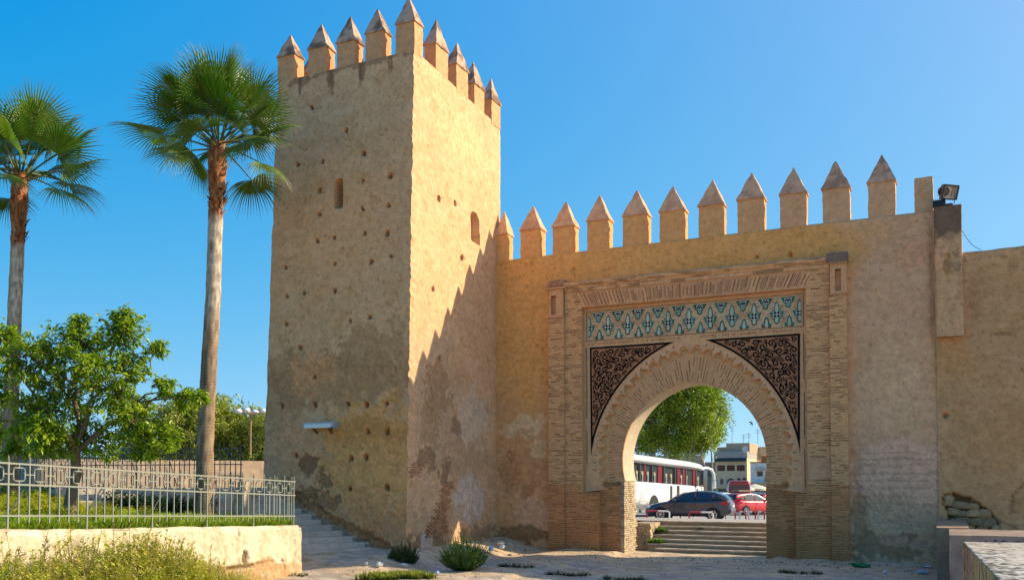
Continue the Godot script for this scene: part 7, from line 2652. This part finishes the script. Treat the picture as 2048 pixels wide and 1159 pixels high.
func make_vehicles() -> void:
	make_coach()
	var hb := make_car("dark_hatchback", "dark blue-grey hatchback parked side on at the head of the steps", Vector3(-12.1, 0.37, -46.6), 0.06, Color(0.035, 0.042, 0.055), 0.0)
	hb.scale = Vector3.ONE * 1.02
	make_car("red_hatchback", "bright red hatchback with roof rack, nose to the right", Vector3(-12.0, 0.1, -62.0), PI + 1.0, Color(0.58, 0.025, 0.03), 0.8, true, "parked red cars")
	make_car("red_car", "red car with bluish windscreen partly hidden by the right jamb", Vector3(-11.0, 0.05, -66.5), -2.2, Color(0.45, 0.012, 0.035), 0.7, true, "parked red cars")
	make_car("silver_car", "silver car in the gap between the dark hatchback and the red one", Vector3(-14.6, 0.08, -66.0), -1.9, Color(0.50, 0.52, 0.54), 0.5)
	make_car("dark_car", "dark car farther back, right of the red van", Vector3(-14.6, -0.05, -76.0), 0.4, Color(0.03, 0.035, 0.05), 0.6)
	# the red van seen from behind
	var t := thing("red_van", "red minibus seen from behind, between the coach and the parasols", "van", Vector3(-16.0, 0.05, -78.0), 0.22)
	var red := Color(0.50, 0.025, 0.03)
	var rings := []
	for q in [[0.0, 0.90, 2.22], [-0.25, 0.98, 2.34], [-2.5, 1.0, 2.36], [-3.6, 0.98, 2.2], [-4.4, 0.9, 1.3], [-4.6, 0.8, 0.9]]:
		rings.append([Vector3(q[1], 0.3, q[0]), Vector3(q[1], 1.2, q[0]), Vector3(q[1] * 0.95, q[2] - 0.2, q[0]), Vector3(q[1] * 0.75, q[2], q[0]), Vector3(-q[1] * 0.75, q[2], q[0]), Vector3(-q[1] * 0.95, q[2] - 0.2, q[0]), Vector3(-q[1], 1.2, q[0]), Vector3(-q[1], 0.3, q[0])])
	put("body", loft(rings, red).mesh(), M.paint, t)
	var mb := MB.new()
	mb.box(Transform3D(Basis(Vector3.RIGHT, -0.06), Vector3(0, 1.68, 0.0)), Vector3(1.55, 0.66, 0.06), Color(0.025, 0.035, 0.07), 0.02)
	put("rear_window", mb.mesh(), M.dark_glass, t)
	mb = MB.new()
	mb.box(Transform3D(Basis(), Vector3(0, 2.28, -0.2)), Vector3(1.5, 0.05, 0.4), Color(0.04, 0.05, 0.10), 0.02)
	put("roof_edge", mb.mesh(), M.plastic, t)
	for sx in [-0.82, 0.82]:
		mb = MB.new()
		mb.box(Transform3D(Basis(), Vector3(sx, 1.15, 0.0)), Vector3(0.14, 0.4, 0.06), Color(0.55, 0.10, 0.06), 0.02)
		put("tail_lamp", mb.mesh(), M.lens, t)
	mb = MB.new()
	mb.box(Transform3D(Basis(), Vector3(0, 0.5, 0.06)), Vector3(1.9, 0.22, 0.14), Color(0.50, 0.50, 0.50), 0.04)
	put("rear_bumper", mb.mesh(), M.plastic, t)
	for q in [Vector3(0.88, 0.33, -0.9), Vector3(0.88, 0.33, -3.7), Vector3(-0.88, 0.33, -0.9), Vector3(-0.88, 0.33, -3.7)]:
		var hub := Node3D.new()
		hub.name = "axle"
		t.add_child(hub, true)
		hub.transform = Transform3D(Basis(UP, PI / 2 if q.x > 0 else -PI / 2), q)
		wheel(hub, Vector3.ZERO, 0.33, 0.2, 1.0, Color(0.5, 0.5, 0.5))


func window_part(t: Node3D, at: Vector3, w: float, h: float, col: Color, arched := false) -> void:
	var mb := MB.new()
	var f := Color(0.22, 0.16, 0.12)
	var poly := PackedVector2Array([Vector2(-w / 2, -h / 2), Vector2(w / 2, -h / 2), Vector2(w / 2, h / 2), Vector2(-w / 2, h / 2)])
	if arched:
		poly = PackedVector2Array([Vector2(-w / 2, -h / 2), Vector2(w / 2, -h / 2)])
		for k in 9: poly.append(Vector2(cos(PI * k / 8.0) * w / 2, h / 2 - w / 2 + sin(PI * k / 8.0) * w / 2))
	mb.prism(poly, -0.12, 0.02, Transform3D(Basis(), at), f)
	var o := put("window", mb.mesh(), M.house, t)
	mb = MB.new()
	if arched:
		var p2 := PackedVector2Array()
		for p in poly: p2.append(p * 0.84)
		mb.prism(p2, 0.0, 0.035, Transform3D(Basis(), at), col)
	else:
		for k in 3: mb.box(Transform3D(Basis(), at + Vector3((k - 1) * w / 3.0, 0, 0.02)), Vector3(w / 3.0 - 0.07, h - 0.14, 0.03), col)
	put("pane", mb.mesh(), M.dark_glass, o)


func make_houses() -> void:
	rng.seed = 601
	var z := -141.0
	var t := thing("corner_house", "beige three-storey house with three dark red windows and arched openings below", "house", Vector3.ZERO)
	var mb := MB.new()
	mb.box(Transform3D(Basis(), Vector3(-30.15, 2.0, z - 6.0)), Vector3(4.85, 8.0, 12.0), Color(0.88, 0.63, 0.38))
	put("walls", mb.mesh(), M.house, t)
	mb = MB.new()
	mb.box(Transform3D(Basis(), Vector3(-30.15, 6.35, z - 6.0)), Vector3(5.0, 1.0, 12.2), Color(0.44, 0.40, 0.35), 0.05)
	put("parapet", mb.mesh(), M.house, t)
	mb = MB.new()
	mb.prism(PackedVector2Array([Vector2(0, 0), Vector2(0.55, -0.02), Vector2(0.55, 0.06), Vector2(0, 0.55)]), -2.4, 2.4, Transform3D(Basis(UP, -PI / 2), Vector3(-30.15, 5.35, z)), Color(0.04, 0.07, 0.07), Color(0.04, 0.07, 0.07), true)
	put("tiled_canopy", mb.mesh(), M.house, t)
	mb = MB.new()
	mb.box(Transform3D(Basis(), Vector3(-29.4, 7.4, z - 5.0)), Vector3(3.6, 1.6, 7.0), Color(0.47, 0.37, 0.24))
	mb.box(Transform3D(Basis(), Vector3(-31.95, 7.0, z - 4.0)), Vector3(1.4, 1.2, 5.0), Color(0.55, 0.32, 0.19))
	mb.box(Transform3D(Basis(), Vector3(-27.6, 7.1, z - 11.0)), Vector3(2.6, 1.4, 5.0), Color(0.50, 0.40, 0.27))
	put("roof_rooms", mb.mesh(), M.house, t)
	for x in [-31.68, -30.18, -28.66]: window_part(t, Vector3(x, 4.32, z), 1.18, 0.9, Color(0.16, 0.04, 0.035))
	for q in [[-31.6, 0.5, 0.9], [-30.2, 1.3, 1.0], [-28.95, 0.65, 1.1], [-28.12, 0.6, 1.2]]: window_part(t, Vector3(q[0], 2.25, z), q[1], q[2], Color(0.06, 0.06, 0.065), true)
	window_part(t, Vector3(-30.2, 0.4, z), 4.0, 1.5, Color(0.05, 0.045, 0.04))
	mb = MB.new()
	mb.lathe(Transform3D(Basis(Vector3.RIGHT, PI / 2) * Basis(Vector3.BACK, 0.4), Vector3(-27.9, 7.2, z + 0.2)), PackedVector2Array([Vector2(0.5, 0.16), Vector2(0.3, 0.05), Vector2(0.001, 0.0)]), 16, Color(0.68, 0.66, 0.62))
	put("satellite_dish", mb.mesh(), M.plastic, t)
	for q in [[-30.8, 2.4], [-29.0, 1.2], [-28.2, 1.4], [-26.8, 2.0]]:
		mb = MB.new()
		mb.bar(Vector3(q[0], 8.2, z - 4), Vector3(q[0], 8.5 + q[1], z - 4), 0.06, 0.06, Color(0.2, 0.2, 0.2))
		for k in 3: mb.bar(Vector3(q[0] - 0.35, 8.3 + q[1] - k * 0.25, z - 4), Vector3(q[0] + 0.35, 8.3 + q[1] - k * 0.25, z - 4), 0.04, 0.04, Color(0.25, 0.25, 0.25))
		put("aerial", mb.mesh(), M.iron, t)
	z = -132.0
	var w := thing("white_house", "low white house with one small window and a shop canopy, beside the right jamb", "house")
	mb = MB.new()
	mb.box(Transform3D(Basis(), Vector3(-22.0, 2.0, z - 5.0)), Vector3(7.0, 5.8, 10.0), Color(0.84, 0.79, 0.70))
	put("walls", mb.mesh(), M.house, w)
	mb = MB.new()
	mb.box(Transform3D(Basis(), Vector3(-22.0, 4.98, z - 5.0)), Vector3(7.2, 0.16, 10.2), Color(0.13, 0.12, 0.11))
	put("roof_edge", mb.mesh(), M.house, w)
	mb = MB.new()
	mb.box(Transform3D(Basis(), Vector3(-24.1, 4.0, z + 0.3)), Vector3(1.2, 0.4, 0.6), Color(0.50, 0.46, 0.39), 0.03)
	put("window_hood", mb.mesh(), M.house, w)
	window_part(w, Vector3(-24.15, 3.35, z), 0.8, 0.7, Color(0.04, 0.04, 0.05))
	mb = MB.new()
	mb.box(Transform3D(Basis(), Vector3(-21.8, 1.6, z + 0.8)), Vector3(7.2, 0.9, 1.8), Color(0.55, 0.45, 0.30), 0.05)
	mb.box(Transform3D(Basis(), Vector3(-21.8, 2.1, z + 0.9)), Vector3(7.4, 0.1, 2.2), Color(0.62, 0.60, 0.55), 0.03)
	put("shop_canopy", mb.mesh(), M.house, w)
	window_part(w, Vector3(-22.0, 0.3, z), 5.8, 1.5, Color(0.03, 0.028, 0.025))
	var b := thing("brown_house", "brown unplastered house behind the white one at the right jamb", "house")
	mb = MB.new()
	mb.box(Transform3D(Basis(), Vector3(-24.5, 3.0, -160.0)), Vector3(9.0, 8.2, 10.0), Color(0.36, 0.25, 0.16))
	put("walls", mb.mesh(), M.house, b)
	mb = MB.new()
	mb.box(Transform3D(Basis(), Vector3(-25.0, 7.0, -160.0)), Vector3(9.2, 0.3, 10.2), Color(0.27, 0.2, 0.14), 0.04)
	put("roof_edge", mb.mesh(), M.house, b)
	var c := thing("tan_house", "narrow tan house between the plane trees and the corner house", "house")
	mb = MB.new()
	mb.box(Transform3D(Basis(), Vector3(-37.6, 2.0, -158.0)), Vector3(6.0, 7.0, 8.0), Color(0.47, 0.34, 0.22))
	put("walls", mb.mesh(), M.house, c)
	mb = MB.new()
	mb.box(Transform3D(Basis(), Vector3(-35.6, 2.8, -156.0)), Vector3(0.9, 9.0, 2.0), Color(0.58, 0.46, 0.30), 0.05)
	put("corner_pier", mb.mesh(), M.house, c)
	window_part(c, Vector3(-36.8, 3.6, -154.0), 1.0, 1.1, Color(0.07, 0.05, 0.04))
	# grey boundary wall behind the coach
	mb = MB.new()
	mb.box(Transform3D(Basis(), Vector3(-27.5, 2.2, -72.0)), Vector3(20.0, 4.4, 0.4), Color(0.42, 0.38, 0.33), 0.05)
	tag(put("boundary_wall", mb.mesh(), M.house), "grey boundary wall behind the coach and the plane trunks", "wall")
	# parasols before the shops
	for q in [[Vector3(-22.6, -0.4, -111.0), "cream cafe parasol left of the pair before the white house"], [Vector3(-21.2, -0.4, -112.5), "cream cafe parasol nearest the canopy of the white house"]]:
		var p := thing("parasol", q[1], "parasol", q[0], 0.0, "cream parasols before the shops")
		mb = MB.new()
		mb.tube(PackedVector3Array([Vector3.ZERO, Vector3(0, 2.3, 0)]), PackedFloat32Array([0.04, 0.04]), 6, Color(0.3, 0.2, 0.1))
		put("pole", mb.mesh(), M.iron, p)
		mb = MB.new()
		mb.lathe(Transform3D(), PackedVector2Array([Vector2(1.75, 1.62), Vector2(1.75, 1.82), Vector2(0.9, 2.15), Vector2(0.001, 2.4)]), 8, Color(0.64, 0.57, 0.42))
		put("canopy", mb.mesh(), M.cloth, p)
	# a swift in the gap of sky under the arch
	mb = MB.new()
	var bl := Color(0.02, 0.02, 0.025)
	mb.ball(Vector3.ZERO, Vector3(0.09, 0.025, 0.028), bl)
	for s in [-1.0, 1.0]:
		mb.tri(Vector3(0.05, 0, 0), Vector3(0.02, 0.07, 0.13 * s), Vector3(-0.05, 0, 0), bl)
		mb.tri(Vector3(0.02, 0.07, 0.13 * s), Vector3(-0.12, 0.02, 0.26 * s), Vector3(-0.05, 0, 0), bl)
	mb.tri(Vector3(-0.06, 0, 0), Vector3(-0.16, 0.01, 0.04), Vector3(-0.16, 0.01, -0.04), bl)
	var bird := put("swift", mb.mesh(), M.cloth)
	bird.transform = Transform3D(Basis(UP, 0.4) * Basis(Vector3.BACK, 0.5) * Basis(Vector3.RIGHT, 0.9).scaled(Vector3.ONE * 0.6), Vector3(-7.75, 4.93, -40.57))
	tag(bird, "small dark bird flying in the sky under the arch", "bird")


func make_planes() -> void:
	var bark := Color(0.40, 0.36, 0.29)
	var a := Color(0.20, 0.29, 0.02)
	var b := Color(0.46, 0.50, 0.04)
	make_tree("plane_tree", "plane tree farthest left under the arch, with pale thin trunks above the coach", "tree", Vector3(-19.4, 0.0, -62.8), [[-19.39, 8.12, -62.37, 2.20], [-19.21, 6.36, -62.92, 1.60], [-19.84, 11.03, -62.64, 2.50], [-18.4, 9.3, -63.4, 1.8], [-21.2, 7.6, -62.0, 2.0], [-19.6, 5.0, -64.0, 1.1], [-20.6, 5.6, -66.0, 1.6], [-18.6, 4.9, -66.5, 1.2], [-22.5, 6.0, -66.0, 1.8]], [[Vector3(0, 0, 0), Vector3(0.2, 5.4, 0), 0.14], [Vector3(-0.9, 0, 0.2), Vector3(-1.3, 5.6, 0.4), 0.12], [Vector3(0.8, 0, -0.4), Vector3(0.5, 5.8, 0), 0.11], [Vector3(-0.3, 0, 0.6), Vector3(-0.5, 5.6, 0.9), 0.1], [Vector3(-1.8, 0, 0.2), Vector3(-1.5, 5.6, 0.1), 0.11]], bark, a, b, 150.0, 0.30, 0.17, 201, "plane trees behind the coach")
	make_tree("plane_tree", "tallest plane tree under the arch, filling the crown of the opening", "tree", Vector3(-17.2, 0.0, -63.2), [[-17.97, 8.42, -62.48, 1.90], [-16.15, 8.34, -62.39, 1.90], [-17.46, 6.33, -63.22, 1.80], [-17.80, 10.26, -63.20, 2.30], [-16.91, 4.88, -62.47, 0.90], [-18.90, 5.29, -63.11, 0.90], [-15.9, 9.7, -63.08, 1.40], [-17.6, 5.2, -66.0, 1.2], [-16.6, 6.4, -66.0, 1.5]], [[Vector3(0, 0, 0), Vector3(-0.1, 5.2, 0), 0.16], [Vector3(0.5, 0, 0.3), Vector3(0.9, 5.5, 0.2), 0.11], [Vector3(-0.8, 0, 0), Vector3(-0.9, 5.5, 0.3), 0.11]], bark, a, b, 150.0, 0.30, 0.17, 202, "plane trees behind the coach")
	make_tree("plane_tree", "bright plane tree at the right, its loose twigs reaching into the sky", "tree", Vector3(-15.5, 0.0, -63.6), [[-14.9, 7.58, -62.21, 1.40], [-14.75, 6.7, -65.03, 0.90], [-15.68, 6.29, -63.26, 1.70], [-15.3, 5.15, -64.31, 0.90], [-16.36, 4.94, -64.48, 1.00], [-14.6, 8.6, -62.8, 0.9], [-14.25, 7.3, -63.4, 0.6], [-14.1, 8.0, -63.0, 0.4], [-14.6, 5.7, -64.0, 0.6]], [[Vector3(0, 0, 0), Vector3(-0.1, 4.6, 0), 0.13], [Vector3(0.4, 0, -0.2), Vector3(0.5, 4.8, 0), 0.10], [Vector3(-0.5, 0, 0.2), Vector3(-0.7, 4.8, 0), 0.10]], bark, a, b, 150.0, 0.30, 0.17, 203, "plane trees behind the coach")


func _ready() -> void:
	make_light()
	rng.seed = 7
	make_materials()
	make_ground()
	make_terrace()
	make_tower()
	make_gate_wall()
	make_gate()
	make_right_wall()
	make_pier()
	make_low_walls()
	make_stairs()
	make_terrace_wall()
	make_gate_stairs()
	make_houses()
	make_tower_light()
	make_railings()
	make_palm("fan_palm", "tall fan palm with ringed trunk standing before the tower", Vector3(-18.94, 1.22, -19.48), [Vector3(0, 0, 0), Vector3(0.02, 0, 0.05), Vector3(0.14, 0, 0.07), Vector3(0.28, 0, 0.07), Vector3(0.36, 0, 0.1), Vector3(0.47, 0, 0.14)], 10.75, 0.245, 0.19, 61, 30)
	make_palm("fan_palm", "fan palm at the left edge, partly cut off by the picture's border", Vector3(-25.12, 1.7, -17.93), [Vector3(0, 0, 0), Vector3(0.0, 0, 0.0), Vector3(0.06, 0, 0.0), Vector3(0.16, 0, 0.0), Vector3(0.3, 0, 0.05)], 9.85, 0.22, 0.18, 62, 28)
	make_citrus()
	make_background_left()
	rng.seed = 8
	make_green()
	make_tufts()
	make_bushes()
	make_litter()
	make_barriers()
	make_vehicles()
	make_planes()
